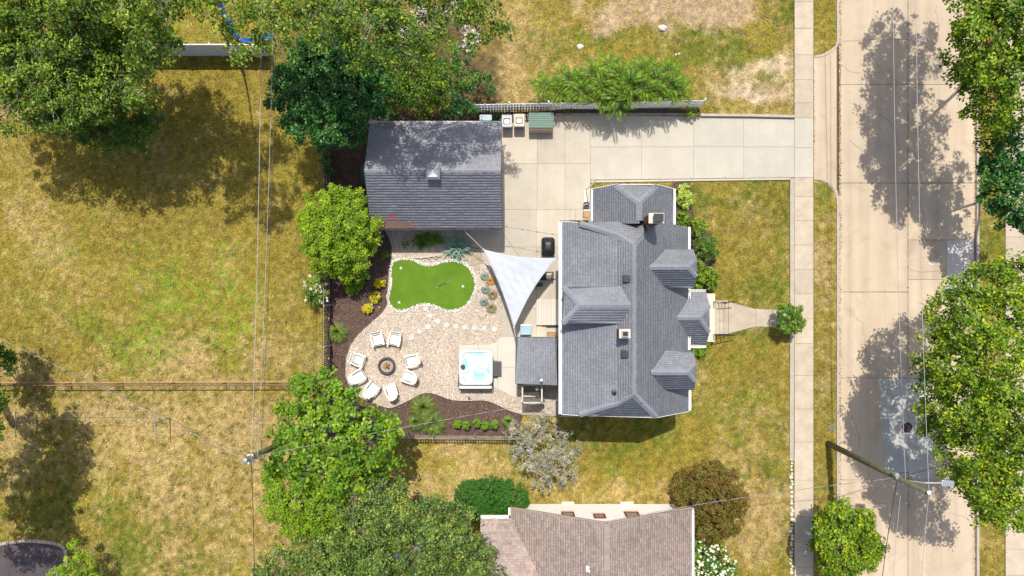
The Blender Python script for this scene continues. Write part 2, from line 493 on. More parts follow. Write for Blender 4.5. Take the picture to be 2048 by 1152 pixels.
MAT['box_tan'] = flat_mat("tan_resin", (0.42,0.33,0.25), 0.6)
MAT['rock'] = rough_mat("pale_rock", (0.55,0.50,0.43), (0.70,0.65,0.57), 6, 40, 0.9, 0.5, objrand=0.1)
MAT['blue_plastic'] = flat_mat("blue_plastic", (0.02,0.13,0.45), 0.4)
MAT['cooler_blue'] = flat_mat("pale_blue_plastic", (0.27,0.41,0.50), 0.45)
MAT['teal'] = flat_mat("dark_teal_plastic", (0.03,0.075,0.07), 0.5)
MAT['iron'] = rough_mat("cast_iron", (0.05,0.04,0.045), (0.08,0.065,0.07), 6, 60, 0.7, 0.5, metal=0.4)
MAT['char'] = rough_mat("charred_wood", (0.03,0.025,0.022), (0.35,0.22,0.12), 7, 60, 0.9, 0.5)
MAT['grass_crumb'] = tone_mat("grass_crumbs", [(0,(0.08,0.09,0.02)),(0.6,(0.16,0.15,0.04)),(1,(0.3,0.22,0.1))], 0.9, 0.3)
# ------------------------------------------------------------------ outlines (photo pixels at ground level)
TURF_PX = [(660+a/3.84, 440+b/3.84) for a, b in [(470,350),(490,315),(540,300),(610,297),(665,320),(710,340),(760,350),(820,335),(900,312),(980,312),(1040,340),(1085,380),(1115,440),(1122,500),(1110,560),(1080,620),(1040,665),(990,690),(930,700),(870,690),(800,660),(740,645),(690,650),(640,670),(590,695),(530,698),(480,680),(450,640),(447,590),(460,540),(475,480),(462,420)]]
MULCH_EDGE = [(763,452),(774.6,471),(782,487),(783.7,507),(781,525),(776,560),(774,590),(774.6,609),(761.6,627.5),(738,648),(717,666.6),(701.7,687),(692.5,711),(690,740),(691.5,757),(700.7,778),(722,797),(755,810),(775,817),(786.7,815.8),(818,801.5),(844,787),(862,786),(883,793.6),(906.5,802),(937.7,802),(966,801),(984.6,805),(1002.8,814.5),(1026,825),(1042,828)]
GRAVEL_PX = MULCH_EDGE + [(1118,828),(1118,770),(1034,770),(1034,795),(1031.5,794),(1021,791),(1005.4,781),(988.5,775.4),(960,770),(925,770),(925,696),(985,694),(1010,677),(1012,664),(1012,600),(1000,560),(965,500),(945,495),(945,450),(763,450)]
MULCH_PX = [(654,228),(740,228),(940,226),(1110,222),(1110,236),(1003,236),(1000,250),(760,250),(757,452),(800,452),(800,560),(760,650),(740,700),(720,760),(760,800),(830,780),(1042,815),(1046,832),(1034,878),(800,878),(655,878)]
PATIO_PX = [(1003,228),(1588,236.5),(1588,355),(1181,360),(1181,441),(1120,441),(1120,676),(1036,676),(1036,794),(1031,794),(1021,791),(1005,781),(988,775),(918,775),(918,690.5),(980,688.7),(993,684),(1000,676),(1004,664),(1006,596),(988,552),(957,496),(940,494),(940,456),(1003,456)]
WALK_PX = [(1457,603),(1511,618),(1579,620),(1579,655),(1511,653),(1457,667)]
BED_PX = [(1345,363),(1380,365),(1383,410),(1392,445),(1424,470),(1430,520),(1430,570),(1424,590),(1410,586),(1340,590)]
DRIVEPATCH_PX = [(-200,1083),(40,1083),(90,1087),(128,1097),(132,1120),(130,1300),(-200,1300)]
APRON_PX = [(1627.5,112),(1645,108),(1662,99),(1673,88),(1673,400),(1668,383),(1655,368),(1640,361),(1627.5,358)]

def px_of(X, Y): return 1024 + X*PPM, 576 - Y*PPM

HARD = [PATIO_PX, WALK_PX, TURF_PX, GRAVEL_PX, MULCH_PX, BED_PX, DRIVEPATCH_PX, APRON_PX,
        [(1587,-900),(1628,-900),(1628,2200),(1587,2200)], [(1671,-900),(1960,-900),(1960,2200),(1671,2200)],
        [(1577,357),(1589,357),(1589,925),(1577,925)], [(2010,-2600),(2052,-2600),(2052,3600),(2010,3600)],
        [(1118,385),(1335,385),(1335,795),(1118,795)], [(760,265),(1000,265),(1000,464),(760,464)],
        [(1412,585),(1459,585),(1459,685),(1412,685)], [(1020,1008),(1340,1008),(1340,1400),(1020,1400)]]

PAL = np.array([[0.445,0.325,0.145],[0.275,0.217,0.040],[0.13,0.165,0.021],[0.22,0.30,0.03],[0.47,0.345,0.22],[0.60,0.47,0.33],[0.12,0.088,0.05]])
# dry, olive, green, lime, soil, sand
BLOBS = [  # px, py, rx, ry, type, weight
 (260,330,330,160,1,1.6),(60,300,120,90,0,.5),(80,420,60,60,0,.7),(400,420,200,140,1,.8),(200,560,300,120,1,.3),(500,300,90,160,1,.8),
 (330,560,180,70,3,.9),(170,530,60,50,0,.7),(60,600,60,40,3,.6),(330,690,160,60,3,1.0),(160,640,60,40,3,.6),(450,600,60,50,3,.6),(380,700,50,40,0,.8),(560,680,70,60,0,.8),(600,400,40,150,1,.8),
 (300,850,330,90,0,1.5),(450,1000,160,130,0,1.3),(250,1090,120,80,2,1.5),(120,880,110,100,1,.6),(280,1000,110,60,1,.5),(60,1040,110,60,2,1.0),(480,800,110,60,0,.8),(590,900,70,80,0,.8),(90,740,110,30,0,.8),
 (1340,20,150,42,4,3.6),(1240,45,60,22,4,1.2),(1450,10,60,50,4,1.8),(1420,90,110,30,2,2.0),(1200,75,110,22,2,1.1),(1560,60,30,90,2,.9),(1530,80,50,40,1,.7),(1470,115,40,30,2,1.2),(1320,75,90,25,2,.8),
 (1080,70,90,80,0,.9),(1100,20,60,40,1,.7),(1050,150,60,60,0,.8),(1230,105,160,20,1,.6),(1120,110,80,20,2,.7),
 (1470,130,26,16,5,2.2),(1530,128,60,14,5,2.6),(1570,150,24,40,5,1.5),(1480,170,34,20,5,2.0),(1520,190,40,16,5,1.8),(1555,185,40,22,4,2.6),(1420,150,34,25,0,.9),(1545,216,60,8,1,1.5),
 (1410,395,60,30,2,1.8),(1550,385,40,22,2,.9),(1480,470,110,130,1,1.9),(1480,440,90,110,2,.75),(1470,440,60,60,0,.5),(1565,470,15,120,2,1.5),(1545,560,30,60,2,.5),(1500,590,70,20,1,.5),(1385,590,40,12,2,.6),
 (1480,720,110,60,1,1.4),(1460,740,110,90,2,.8),(1400,730,40,40,2,.9),(1500,680,50,16,2,.8),(1530,790,60,80,2,.35),(1460,790,60,60,3,.45),(1250,880,180,60,2,.8),(1400,860,110,60,2,.6),(1300,900,220,60,1,.9),(1500,930,80,30,2,1.2),(1180,925,100,40,1,.9),(1300,950,150,40,1,.6),(1200,985,220,20,0,1.1),
 (920,940,130,60,0,1.1),(870,975,60,30,3,.5),(1550,1030,60,90,0,1.2),(1500,1090,40,50,0,.9),(1400,975,60,40,0,.6),
 (1650,40,25,50,1,1.2),(1655,70,20,25,2,.8),(1650,400,25,60,2,.7),(1650,450,25,40,1,.8),(1650,530,25,60,0,2.0),(1650,700,22,180,4,.35),(1650,640,22,250,0,.5),(1650,560,22,30,4,1.0),(1650,640,25,60,1,1.0),(1650,750,25,60,0,.8),(1645,850,25,50,1,.8),(1650,960,25,60,3,.6),
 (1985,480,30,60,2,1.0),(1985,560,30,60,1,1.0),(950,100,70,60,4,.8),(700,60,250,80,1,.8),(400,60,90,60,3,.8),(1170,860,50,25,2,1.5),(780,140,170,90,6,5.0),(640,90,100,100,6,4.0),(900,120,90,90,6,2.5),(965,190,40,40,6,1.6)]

def ground_colour(X, Y, fine=True):
    px, py = px_of(X, Y)
    w = np.zeros(X.shape + (7,))
    w[..., 0] = 0.55; w[..., 1] = 1.05; w[..., 2] = 0.32; w[..., 3] = 0.17
    wob = (fbm(X, Y, 1.6, 3, 5) - .5) * 60; wob2 = (fbm(X, Y, 1.4, 3, 6) - .5) * 60
    for cx, cy, rx, ry, t, a in BLOBS:
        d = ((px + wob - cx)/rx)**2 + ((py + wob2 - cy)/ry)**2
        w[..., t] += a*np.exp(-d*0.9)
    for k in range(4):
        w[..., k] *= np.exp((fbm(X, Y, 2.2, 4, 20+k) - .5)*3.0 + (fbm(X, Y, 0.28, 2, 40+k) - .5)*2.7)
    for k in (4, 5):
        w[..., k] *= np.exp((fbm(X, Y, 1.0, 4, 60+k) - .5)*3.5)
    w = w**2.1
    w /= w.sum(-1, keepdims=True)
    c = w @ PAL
    b = 1.0 + (fbm(X, Y, 0.26, 2, 77) - .5)*0.75 + (fbm(X, Y, 5.0, 2, 78) - .5)*0.25
    return c*b[..., None], w

# ------------------------------------------------------------------ ground sheet
def axis(lo, hi, step, far):
    mid = np.arange(lo, hi + 1e-6, step)
    out = [-far, -far*.5, lo-90, lo-40, lo-15, lo-5, lo-2]
    out2 = [hi+2, hi+5, hi+15, hi+40, hi+90, far*.5, far]
    return np.concatenate([out, mid, out2])
gx = axis(-33.0, 33.0, 0.12, 700.0); gy = axis(-19.5, 19.5, 0.12, 700.0)
# make the grid meet the kerb lines exactly
XR0, XR1 = P(1675, 0)[0], P(1955, 0)[0]
gx[np.argmin(abs(gx - XR0))] = XR0; gx[np.argmin(abs(gx - XR1))] = XR1
GX, GY = np.meshgrid(gx, gy, indexing='ij')
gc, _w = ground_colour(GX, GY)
far = (abs(GX) > 33.3) | (abs(GY) > 19.8)
lowf = (fbm(GX, GY, 60.0, 2, 9) - .5)[..., None]
gc[far] = (np.array([0.26,0.21,0.045])*(1 + lowf*.5))[far]
# scattered dark weeds in the back lawns
wx = RNG.random(900)*(620/PPM) + P(0, 0)[0]; wy = P(0, 640)[1] - RNG.random(900)*(520/PPM)
rad = RNG.uniform(.07, .17, 900)
for a, b, r_ in zip(wx, wy, rad):
    i0 = np.searchsorted(gx, a-.4); i1 = np.searchsorted(gx, a+.4); j0 = np.searchsorted(gy, b-.4); j1 = np.searchsorted(gy, b+.4)
    d = ((GX[i0:i1, j0:j1]-a)**2 + (GY[i0:i1, j0:j1]-b)**2)/(r_*r_)
    k = np.exp(-d)[..., None]*0.9
    gc[i0:i1, j0:j1] = gc[i0:i1, j0:j1]*(1-k) + np.array([0.09,0.095,0.012])*k
GZ = (fbm(GX, GY, 0.5, 3, 3) - .5)*0.03
road_mask = (GX > XR0 + .01) & (GX < XR1 - .01)
hard_any = np.zeros(GX.shape, dtype=bool)
ppx, ppy = px_of(GX, GY)
for poly in HARD: hard_any |= in_poly(ppx, ppy, poly)
GZ[hard_any] = -0.03
GZ[road_mask] = -0.32
nx, ny = len(gx), len(gy)
idx = np.arange(nx*ny).reshape(nx, ny)
quads = np.stack([idx[:-1,:-1], idx[1:,:-1], idx[1:,1:], idx[:-1,1:]], -1).reshape(-1, 4)
def ground_mat():
    m, nt, b = _nodes("lawn_soil")
    at = nt.nodes.new("ShaderNodeAttribute"); at.attribute_name = "gcol"
    n1 = noise(nt, 5.0, 5, 0.8, dist=1.5); r1 = ramp(nt, n1.outputs[0], [(0.38, (0.55,0.58,0.5)), (0.60, (1.28,1.24,1.2))])
    n2 = noise(nt, 28.0, 3, 0.75); r2 = ramp(nt, n2.outputs[0], [(0.3, (0.62,)*3), (0.7, (1.32,)*3)])
    o = mixc(nt, 1.0, at.outputs["Color"], r1.outputs[0], 'MULTIPLY')
    o = mixc(nt, 1.0, o, r2.outputs[0], 'MULTIPLY')
    nt.links.new(o, b.inputs["Base Color"]); b.inputs["Roughness"].default_value = 1.0
    b.inputs["Specular IOR Level"].default_value = 0.1
    bp = nt.nodes.new("ShaderNodeBump"); bp.inputs["Strength"].default_value = 1.0; bp.inputs["Distance"].default_value = 0.05
    nt.links.new(n2.outputs[0], bp.inputs["Height"]); nt.links.new(bp.outputs[0], b.inputs["Normal"])
    return m
MAT['ground'] = ground_mat()
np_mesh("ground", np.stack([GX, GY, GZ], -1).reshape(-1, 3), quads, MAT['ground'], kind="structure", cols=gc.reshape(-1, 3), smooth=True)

# ------------------------------------------------------------------ grass blades
def grass_mat():
    m, nt, b = _nodes("grass_blades")
    at = nt.nodes.new("ShaderNodeAttribute"); at.attribute_name = "gcol"
    nt.links.new(at.outputs["Color"], b.inputs["Base Color"]); b.inputs["Roughness"].default_value = 0.8
    b.inputs["Specular IOR Level"].default_value = 0.15
    return m
MAT['grass'] = grass_mat()
def grass(n):
    X = RNG.uniform(-32.6, 32.6, n); Y = RNG.uniform(-18.6, 18.6, n)
    px, py = px_of(X, Y); ok = np.ones(n, dtype=bool)
    for poly in HARD: ok &= ~in_poly(px, py, poly)
    ok &= (X < XR0 - .1) | (X > XR1 + .1)
    X = X[ok]; Y = Y[ok]
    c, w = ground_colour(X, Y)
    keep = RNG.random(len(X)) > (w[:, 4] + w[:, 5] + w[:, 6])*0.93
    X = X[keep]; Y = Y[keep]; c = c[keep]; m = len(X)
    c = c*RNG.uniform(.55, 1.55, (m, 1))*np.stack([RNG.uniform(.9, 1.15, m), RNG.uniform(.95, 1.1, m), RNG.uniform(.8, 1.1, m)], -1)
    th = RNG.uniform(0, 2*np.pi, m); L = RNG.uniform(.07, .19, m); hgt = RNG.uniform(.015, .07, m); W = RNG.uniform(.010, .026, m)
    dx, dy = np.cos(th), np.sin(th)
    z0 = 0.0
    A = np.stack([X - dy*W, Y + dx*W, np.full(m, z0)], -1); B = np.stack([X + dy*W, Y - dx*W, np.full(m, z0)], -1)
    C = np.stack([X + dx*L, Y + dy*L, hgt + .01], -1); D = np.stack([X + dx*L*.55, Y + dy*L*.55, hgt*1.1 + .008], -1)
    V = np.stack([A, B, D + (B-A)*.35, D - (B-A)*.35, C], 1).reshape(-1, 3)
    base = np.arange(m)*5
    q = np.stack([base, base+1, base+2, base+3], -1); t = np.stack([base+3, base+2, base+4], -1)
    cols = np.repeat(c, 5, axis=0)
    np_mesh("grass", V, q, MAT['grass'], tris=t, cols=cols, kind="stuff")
grass(210000)

# ------------------------------------------------------------------ beds, gravel, mulch
def sheet(name, poly, z0, z1, mat, kind="structure", parent=None, smooth=0):
    pts = gp(smooth_loop(poly, smooth) if smooth else poly)
    return MB().prism(pts, z0, z1).build(name, mat, parent, kind=kind)

gravel_bed = sheet("gravel_ground", GRAVEL_PX, -0.02, 0.02, MAT['gravel_bed'])
mulch_bed = sheet("mulch_ground", MULCH_PX, -0.026, 0.010, MAT['mulch_bed'])
front_bed = sheet("front_flower_bed", BED_PX, -0.026, 0.012, MAT['mulch_bed'])

def scatter_pts(poly, n, excl=()):
    xs = [p[0] for p in poly]; ys = [p[1] for p in poly]
    X = RNG.uniform(min(xs), max(xs), n); Y = RNG.uniform(min(ys), max(ys), n)
    ok = in_poly(X, Y, poly)
    for e in excl: ok &= ~in_poly(X, Y, e)
    X, Y = X[ok], Y[ok]
    return (X-1024)/PPM, -(Y-576)/PPM

def pebbles(name, poly, n, mat, size=(.03, .07), z=0.02, excl=(), flat=.6, parent=None):
    X, Y = scatter_pts(poly, n, excl); m = len(X)
    s = RNG.uniform(size[0], size[1], m); th = RNG.uniform(0, 2*np.pi, m); asp = RNG.uniform(.55, 1.0, m)
    V = np.zeros((m, 6, 3)); jit = RNG.uniform(.7, 1.2, (m, 5))
    for k in range(5):
        x = math.cos(k*2*math.pi/5)*s*jit[:, k]; y = math.sin(k*2*math.pi/5)*s*asp*jit[:, k]
        V[:, k, 0] = X + x*np.cos(th) - y*np.sin(th); V[:, k, 1] = Y + x*np.sin(th) + y*np.cos(th); V[:, k, 2] = z - .006
    V[:, 5, 0] = X + RNG.normal(0, .25, m)*s; V[:, 5, 1] = Y + RNG.normal(0, .25, m)*s; V[:, 5, 2] = z + s*flat*RNG.uniform(.7, 1.2, m)
    base = (np.arange(m)*6)[:, None]
    t = np.stack([np.concatenate([base+k, base+(k+1) % 5, base+5], 1) for k in range(5)], 1).reshape(-1, 3)
    return np_mesh(name, V.reshape(-1, 3), None, mat, parent=parent, tris=t, tone=np.repeat(RNG.random(m), 6), tone_dom='POINT', kind="stuff")

def chips(name, poly, n, mat, L=(.04, .11), z=0.012, excl=()):
    X, Y = scatter_pts(poly, n, excl); m = len(X)
    l = RNG.uniform(L[0], L[1], m); w = RNG.uniform(.012, .03, m); th = RNG.uniform(0, 2*np.pi, m); tl = RNG.uniform(-.35, .35, m); ro = RNG.uniform(-.5, .5, m)
    dx = np.stack([np.cos(th), np.sin(th), tl], -1); dy = np.stack([-np.sin(th), np.cos(th), ro], -1)
    c = np.stack([X, Y, z + RNG.uniform(.005, .035, m)], -1)
    up = np.array([0, 0, .012])
    V = np.stack([c - dx*l[:, None]/2 - dy*w[:, None]/2, c + dx*l[:, None]/2 - dy*w[:, None]/2, c + dx*l[:, None]/2 + dy*w[:, None]/2, c - dx*l[:, None]/2 + dy*w[:, None]/2, c + up, c - up], 1)
    base = (np.arange(m)*6)[:, None]
    t = []
    for a, b in ((0,1),(1,2),(2,3),(3,0)):
        t.append(np.concatenate([base+a, base+b, base+4], 1)); t.append(np.concatenate([base+b, base+a, base+5], 1))
    t = np.stack(t, 1).reshape(-1, 3)
    tv = RNG.random(m)**1.2
    np_mesh(name, V.reshape(-1, 3), None, mat, tris=t, tone=np.repeat(tv, 6), tone_dom='POINT', kind="stuff")
pebbles("gravel", GRAVEL_PX, 110000, MAT['gravel'], (.024, .055), 0.02, excl=(TURF_PX, PATIO_PX))
chips("mulch", MULCH_PX, 36000, MAT['mulch'], excl=(GRAVEL_PX, [(650,225),(760,225),(760,470),(650,470)]))
chips("leaf_litter", [(655,230),(1110,226),(1110,246),(757,250),(757,465),(655,465)], 16000, MAT['litter'], (.05, .14))
chips("bark_chips", BED_PX, 4000, MAT['mulch'])

# steel edging between mulch and gravel
pts = [P(a, b, 0.035) for a, b in smooth_line(MULCH_EDGE, 2)]
m = MB()
for a, b in zip(pts[:-1], pts[1:]): m.beam(a, b, .022, .07)
m.build("bed_edging", MAT['wood_dark'], kind=None)
tag(COL.objects["bed_edging"], "thin dark curving edging strip between the dark mulch and the pale gravel", "edging")

# ------------------------------------------------------------------ putting green
pg = thing("putting_green", "bright green kidney-shaped putting green rimmed with white stones", "putting green", P(865, 570, 0))
tp = gp(smooth_loop(TURF_PX, 2))
MB().prism(tp, 0.0, 0.045).build("turf", MAT['turf'], pg)
m = MB(); loop = smooth_loop(TURF_PX, 3); acc = 0; prev = loop[-1]; nstone = 0
for p in loop + loop[:1]:
    seg = math.hypot(p[0]-prev[0], p[1]-prev[1]); 
    while acc < seg:
        t = acc/seg; x = prev[0]+(p[0]-prev[0])*t; y = prev[1]+(p[1]-prev[1])*t
        nxn, nyn = -(p[1]-prev[1])/seg, (p[0]-prev[0])/seg
        for off in (1.2, -1.6):
            o_ = off + random.uniform(-.7, .7); c = P(x + nxn*o_ + random.uniform(-.8, .8), y + nyn*o_, 0)
            r_ = random.uniform(.038, .068); k = random.uniform(.7, 1.1)
            m.lathe((c.x, c.y, .02), [(r_*.8, 0), (r_, r_*.5), (r_*.75, r_*1.0), (r_*.3, r_*1.25)], 6, random.random(), sx=k, sy=1/k)
        acc += 3.3
    acc -= seg; prev = p
m.build("edging_stone", MAT['white_pebble'], pg, kind="stuff")
for (a, b) in ((545,370),(1022,510),(531,633)):
    c = P(660+a/3.84, 440+b/3.84, 0.045)
    cup = MB().lathe((c.x, c.y, .046), [(.075, 0), (.075, .012), (.055, .012), (.055, .002)], 16).build("cup", MAT['chair_white'], pg, smooth=False)
    MB().lathe((c.x+.01, c.y, .05), [(.01, 0), (.03, .01), (.035, .03), (.028, .05), (.01, .06)], 10).build("ball", MAT['box_tan'], cup, smooth=True)
def putter(a, b, label):
    A = P(a[0], a[1], .075); B = P(b[0], b[1], .09)
    t = thing("putter", label, "golf club", P(a[0], a[1], .05), "putters left on the putting green")
    d = (B-A).normalized()
    MB().tube([A, A+(B-A)*.7], .008, 6).build("shaft", MAT['wood_dark'], t)
    MB().tube([A+(B-A)*.7, B], [.014, .017], 6).build("grip", MAT['cooler_blue'] if 'pale blue' in label else MAT['wood_tan'], t)
    MB().obox(A + Vector((d.y, -d.x, 0))*.03 + Vector((0,0,-.005)), (.11, .035, .03), math.atan2(d.x, -d.y)+.1).build("head", MAT['cooler_blue'], t, bevel=.006)
putter((873.5,573.5),(902,562), "putter with a pale blue grip lying on the green turf")
putter((883,576),(884.5,560), "shorter putter with a tan grip crossing another club on the turf")

# ------------------------------------------------------------------ stepping stones
sp = thing("stepping_stone_path", None, None, P(870, 640, 0), kind="structure")
for i, (a, b) in enumerate([(737,681),(770,735),(828,777),(896,808),(965,818),(1036,824),(1110,828),(1182,834),(1262,838),(754,819),(686,856),(628,903)]):
    c = P(660+a/3.84, 440+b/3.84, 0); r_ = .178 + random.uniform(-.012, .012)
    MB().lathe((c.x, c.y, .02), [(r_, 0), (r_, .045), (r_*.95, .055), (r_*.2, .056)], 20).build("stone", MAT['stone'], sp)
def flagstone(a, b, r_, s):
    rr = random.Random(s); c = P(a, b, 0)
    pts = [(c.x + math.cos(t)*r_*rr.uniform(.75, 1.15), c.y + math.sin(t)*r_*rr.uniform(.7, 1.1)) for t in [k*2*math.pi/6+rr.uniform(-.25, .25) for k in range(6)]]
    return MB().prism(pts, .02, .065)
for i, (a, b, r_) in enumerate([(809.7,686,.2),(794,699,.23)]):
    flagstone(a, b, r_, i).build("stone", MAT['flag'], sp)
fp = thing("flagstone_path", None, None, P(950, 520, 0), kind="structure")
for i, (a, b, r_) in enumerate([(951,512,.36),(945,526,.3),(938,500,.22),(961,522,.24),(956,535,.22)]):
    flagstone(a, b, r_, 20+i).build("stone", MAT['flag'], fp, bevel=.008)

# ------------------------------------------------------------------ concrete
def slabs(root, region, cells, z0, z1, mat, gap=.006, zpx=0.0, name="slab", bevel=.008):
    reg = gp(region, zpx)
    out = []
    for (x0, x1, y0, y1) in cells:
        a = P(x0, y1, zpx); b = P(x1, y0, zpx)
        q = clip_poly(reg, a.x+gap, b.x-gap, a.y+gap, b.y-gap)
        if len(q) < 3: continue
        out.append(MB().prism(q, z0, z1).build(name, mat, root, bevel=bevel))
    return out
dw = thing("driveway", None, None, P(1300, 296, 0), kind="structure")
MB().prism(gp([(1003,228),(1588,236.5),(1588,355),(1181,360),(1181,441),(1120,441),(1120,676),(1036,676),(1036,794),(1031,794),(1021,791),(1005,781),(988,775),(918,775),(918,690.5),(980,688.7),(993,684),(1000,676),(1004,664),(1006,596),(988,552),(957,496),(940,494),(940,456),(1003,456)]), -.02, .032).build("joint_bed", MAT['joint'], dw)
xs = [1180.5,1283,1387,1487,1589]
slabs(dw, PATIO_PX, [(a, b, y0, y1) for a, b in zip(xs[:-1], xs[1:]) for y0, y1 in ((220,294),(294,362))], 0, .05, MAT['concrete_new'])
xs = [900,1074.6,1130,1180.5]
slabs(dw, PATIO_PX, [(a, b, y0, y1) for a, b in zip(xs[:-1], xs[1:]) for y0, y1 in ((220,327.6),(327.6,419))], 0, .05, MAT['concrete_warm'])
pt = thing("patio", None, None, P(1060, 560, 0), kind="structure")
xs = [900,1004,1072.8,1130,1185]
slabs(pt, PATIO_PX, [(a, b, y0, y1) for a, b in zip(xs[:-1], xs[1:]) for y0, y1 in ((419,494),(494,560),(560,617),(617,673))], 0, .05, MAT['concrete_warm'], bevel=0)
slabs(pt, PATIO_PX, [(900,957,673,735),(957,995,673,735),(995,1040,673,735),(900,957,735,800),(957,995,735,800),(995,1040,735,800)], 0, .05, MAT['concrete_pad'], bevel=0)

sw = thing("sidewalk", None, None, P(1607, 500, 0), kind="structure")
MB().prism(gp([(1588,-2600),(1627,-2600),(1627,3600),(1588,3600)]), -.05, .018).build("joint_bed", MAT['joint'], sw)
ys = [-250,-200,-150,-98,-48,4,57,110,160,206,236,296,355,393,441,490,538.6,588,637.5,687,751,818,884,960,1033,1085,1135,1190,1245,1300]
for y0, y1 in zip(ys[:-1], ys[1:]):
    mt = MAT['concrete_new'] if 236 <= y0 < 350 else MAT['sidewalk']
    x0, x1 = (1588.5, 1626.5)
    slabs(sw, [(1588,-2600),(1627,-2600),(1627,3600),(1588,3600)], [(x0, x1, y0, y1)], 0, .036 + random.uniform(-.004, .004), mt, .008)
for y0, y1 in ((-2600,-251),(1301,3600)):
    for k in range(int((y1-y0)/50)):
        slabs(sw, [(1588,-3000),(1627,-3000),(1627,4000),(1588,4000)], [(1588.5,1626.5,y0+k*50,y0+k*50+50)], 0, .036, MAT['sidewalk'], .008, bevel=0)
sf = thing("far_sidewalk", None, None, P(2030, 500, 0), kind="structure")
MB().prism(gp([(2010,-2600),(2052,-2600),(2052,3600),(2010,3600)]), -.05, .018).build("joint_bed", MAT['joint'], sf)
for k in range(-4, 26):
    slabs(sf, [(2010,-2600),(2052,-2600),(2052,3600),(2010,3600)], [(2010.5, 2051.5, k*52+6, k*52+58)], 0, .036, MAT['sidewalk'], .008)
fw = thing("front_path", None, None, P(1510, 636, 0), kind="structure")
slabs(fw, WALK_PX, [(1455,1511.5,590,690),(1511.5,1545,590,690),(1545,1579,590,690)], -.02, .04, MAT['sidewalk'], .008)
ap = MB().prism(gp(APRON_PX), -.05, .012).build("driveway_apron", MAT['road'], kind="structure")

rd = thing("street", None, None, P(1815, 576, 0), kind="structure")
zr = -.10
MB().box(P(1677,0,zr).x, P(1953,0,zr).x, -600, 600, -.3, zr-.03).build("roadbed", MAT['joint'], rd)
REG = [(1677,-3000),(1953,-3000),(1953,4000),(1677,4000)]
cl = []
ysl = [-1800,-450,-240,-32,169,366,584,756,960,1165,1370,1580,2800]
cl += [(1677.5,1816,a,b) for a, b in zip(ysl[:-1], ysl[1:])]
cl += [(1816,1952.5,a,b) for a, b in ((-1800,-450),(-450,-240),(-240,-32),(-32,169),(169,366),(366,480),(756,960),(960,1165),(1165,1370),(1370,1580),(1580,2800))]
cl += [(1816,1893,480,559),(1816,1893,559,756),(1893,1952.5,581,756)]
slabs(rd, REG, cl, -.16, zr, MAT['road'], .012, zr)
slabs(rd, REG, [(1893,1949,480,581)], -.16, zr+.004, MAT['slab_pale'], .008, zr)
m = MB(); q = [(1760,757),(1865,757),(1868,960),(1768,952),(1764,850)]
m.prism([tuple(P(a, b, zr)[:2]) for a, b in q], zr-.01, zr+.006).build("asphalt_patch", MAT['asphalt_patch'], rd)
# hairline cracks, sealed
for pts in ([(1678,84),(1715,80),(1760,78),(1816,78)], [(1700,280),(1712,290),(1730,305)], [(1816,540),(1850,545),(1893,540)]):
    m = MB(); w3 = [P(a + random.uniform(-1,1), b + random.uniform(-1,1), zr+.003) for a, b in smooth_line(pts, 1)]
    for a, b in zip(w3[:-1], w3[1:]): m.beam(a, b, .02, .006)
    m.build("crack", MAT['joint'], rd)
# tar-filled cracks and patches of gutter dirt
for pts in ([(1679,130),(1720,150),(1745,140),(1800,166)], [(1830,380),(1850,420),(1845,470),(1880,520)], [(1700,620),(1730,650),(1728,700),(1760,750)], [(1690,820),(1720,860),(1715,920)], [(1816,1010),(1860,1030),(1900,1020),(1950,1050)], [(1690,980),(1740,1010),(1816,1000)], [(1870,10),(1880,60),(1860,110),(1890,165)], [(1760,230),(1790,250),(1800,300)]):
    rr3 = random.Random(int(pts[0][0])); m = MB(); w3 = [P(a + rr3.uniform(-3,3), b + rr3.uniform(-3,3), zr+.003) for a, b in smooth_line(pts, 3)]
    for a, b in zip(w3[:-1], w3[1:]): m.beam(a, b, rr3.uniform(.008,.018), .005)
    m.build("crack", MAT['joint'], rd)
# painted survey marks
ORANGE = flat_mat("orange_spray_paint", (0.75,0.33,0.08), 0.8); WHITE = flat_mat("white_spray_paint", (0.72,0.68,0.62), 0.8)
for (a, b, l, an, mt) in ((1730,535,.24,.3,ORANGE),(1825,520.5,.34,.1,ORANGE),(1815,540,.26,0,ORANGE),(1675,543,.2,0,ORANGE),(1870,522,.5,.3,WHITE),(1862,528,.3,-.3,WHITE),(1880,515,.3,.8,WHITE),(1617,824,.15,.3,ORANGE)):
    c = P(a, b, zr if a > 1678 else .05)
    MB().obox((c.x, c.y, (zr+.006 if a > 1678 else .042)), (l, .05, .004), an).build("paint_mark", mt, rd)

# kerbs
def path_strip(name, pts, w, z0, z1, mat, parent=None, kind="structure", seg=None, px=True):
    w3 = [P(a, b, 0) if px else Vector((a, b, 0)) for a, b in pts]
    m = MB(); L = []; Rr = []
    for i, p in enumerate(w3):
        d = (w3[min(i+1, len(w3)-1)] - w3[max(i-1, 0)]).normalized(); n = Vector((-d.y, d.x, 0))
        L.append(p + n*w/2); Rr.append(p - n*w/2)
    m.prism([(p.x, p.y) for p in L + Rr[::-1]], z0, z1)
    return m.build(name, mat, parent, kind=kind, bevel=.015)
path_strip("kerb", [(1675.5,-2500)] + smooth_line([(1675.5,60),(1676,88),(1664,103),(1645,111),(1628,113.5)], 3), .15, -.3, .05, MAT['kerb'])
path_strip("kerb", smooth_line([(1628,357),(1648,359.5),(1662,368),(1673,382),(1676,405),(1675.5,430)], 3) + [(1675.5,1400),(1675.5,3500)], .15, -.3, .05, MAT['kerb'])
path_strip("kerb", [(1674.5,100),(1674.5,395)], .06, -.3, -.03, MAT['kerb'])
path_strip("kerb", [(1955.5,-2500),(1955.5,480),(1955.5,3500)], .17, -.3, .05, MAT['kerb'])
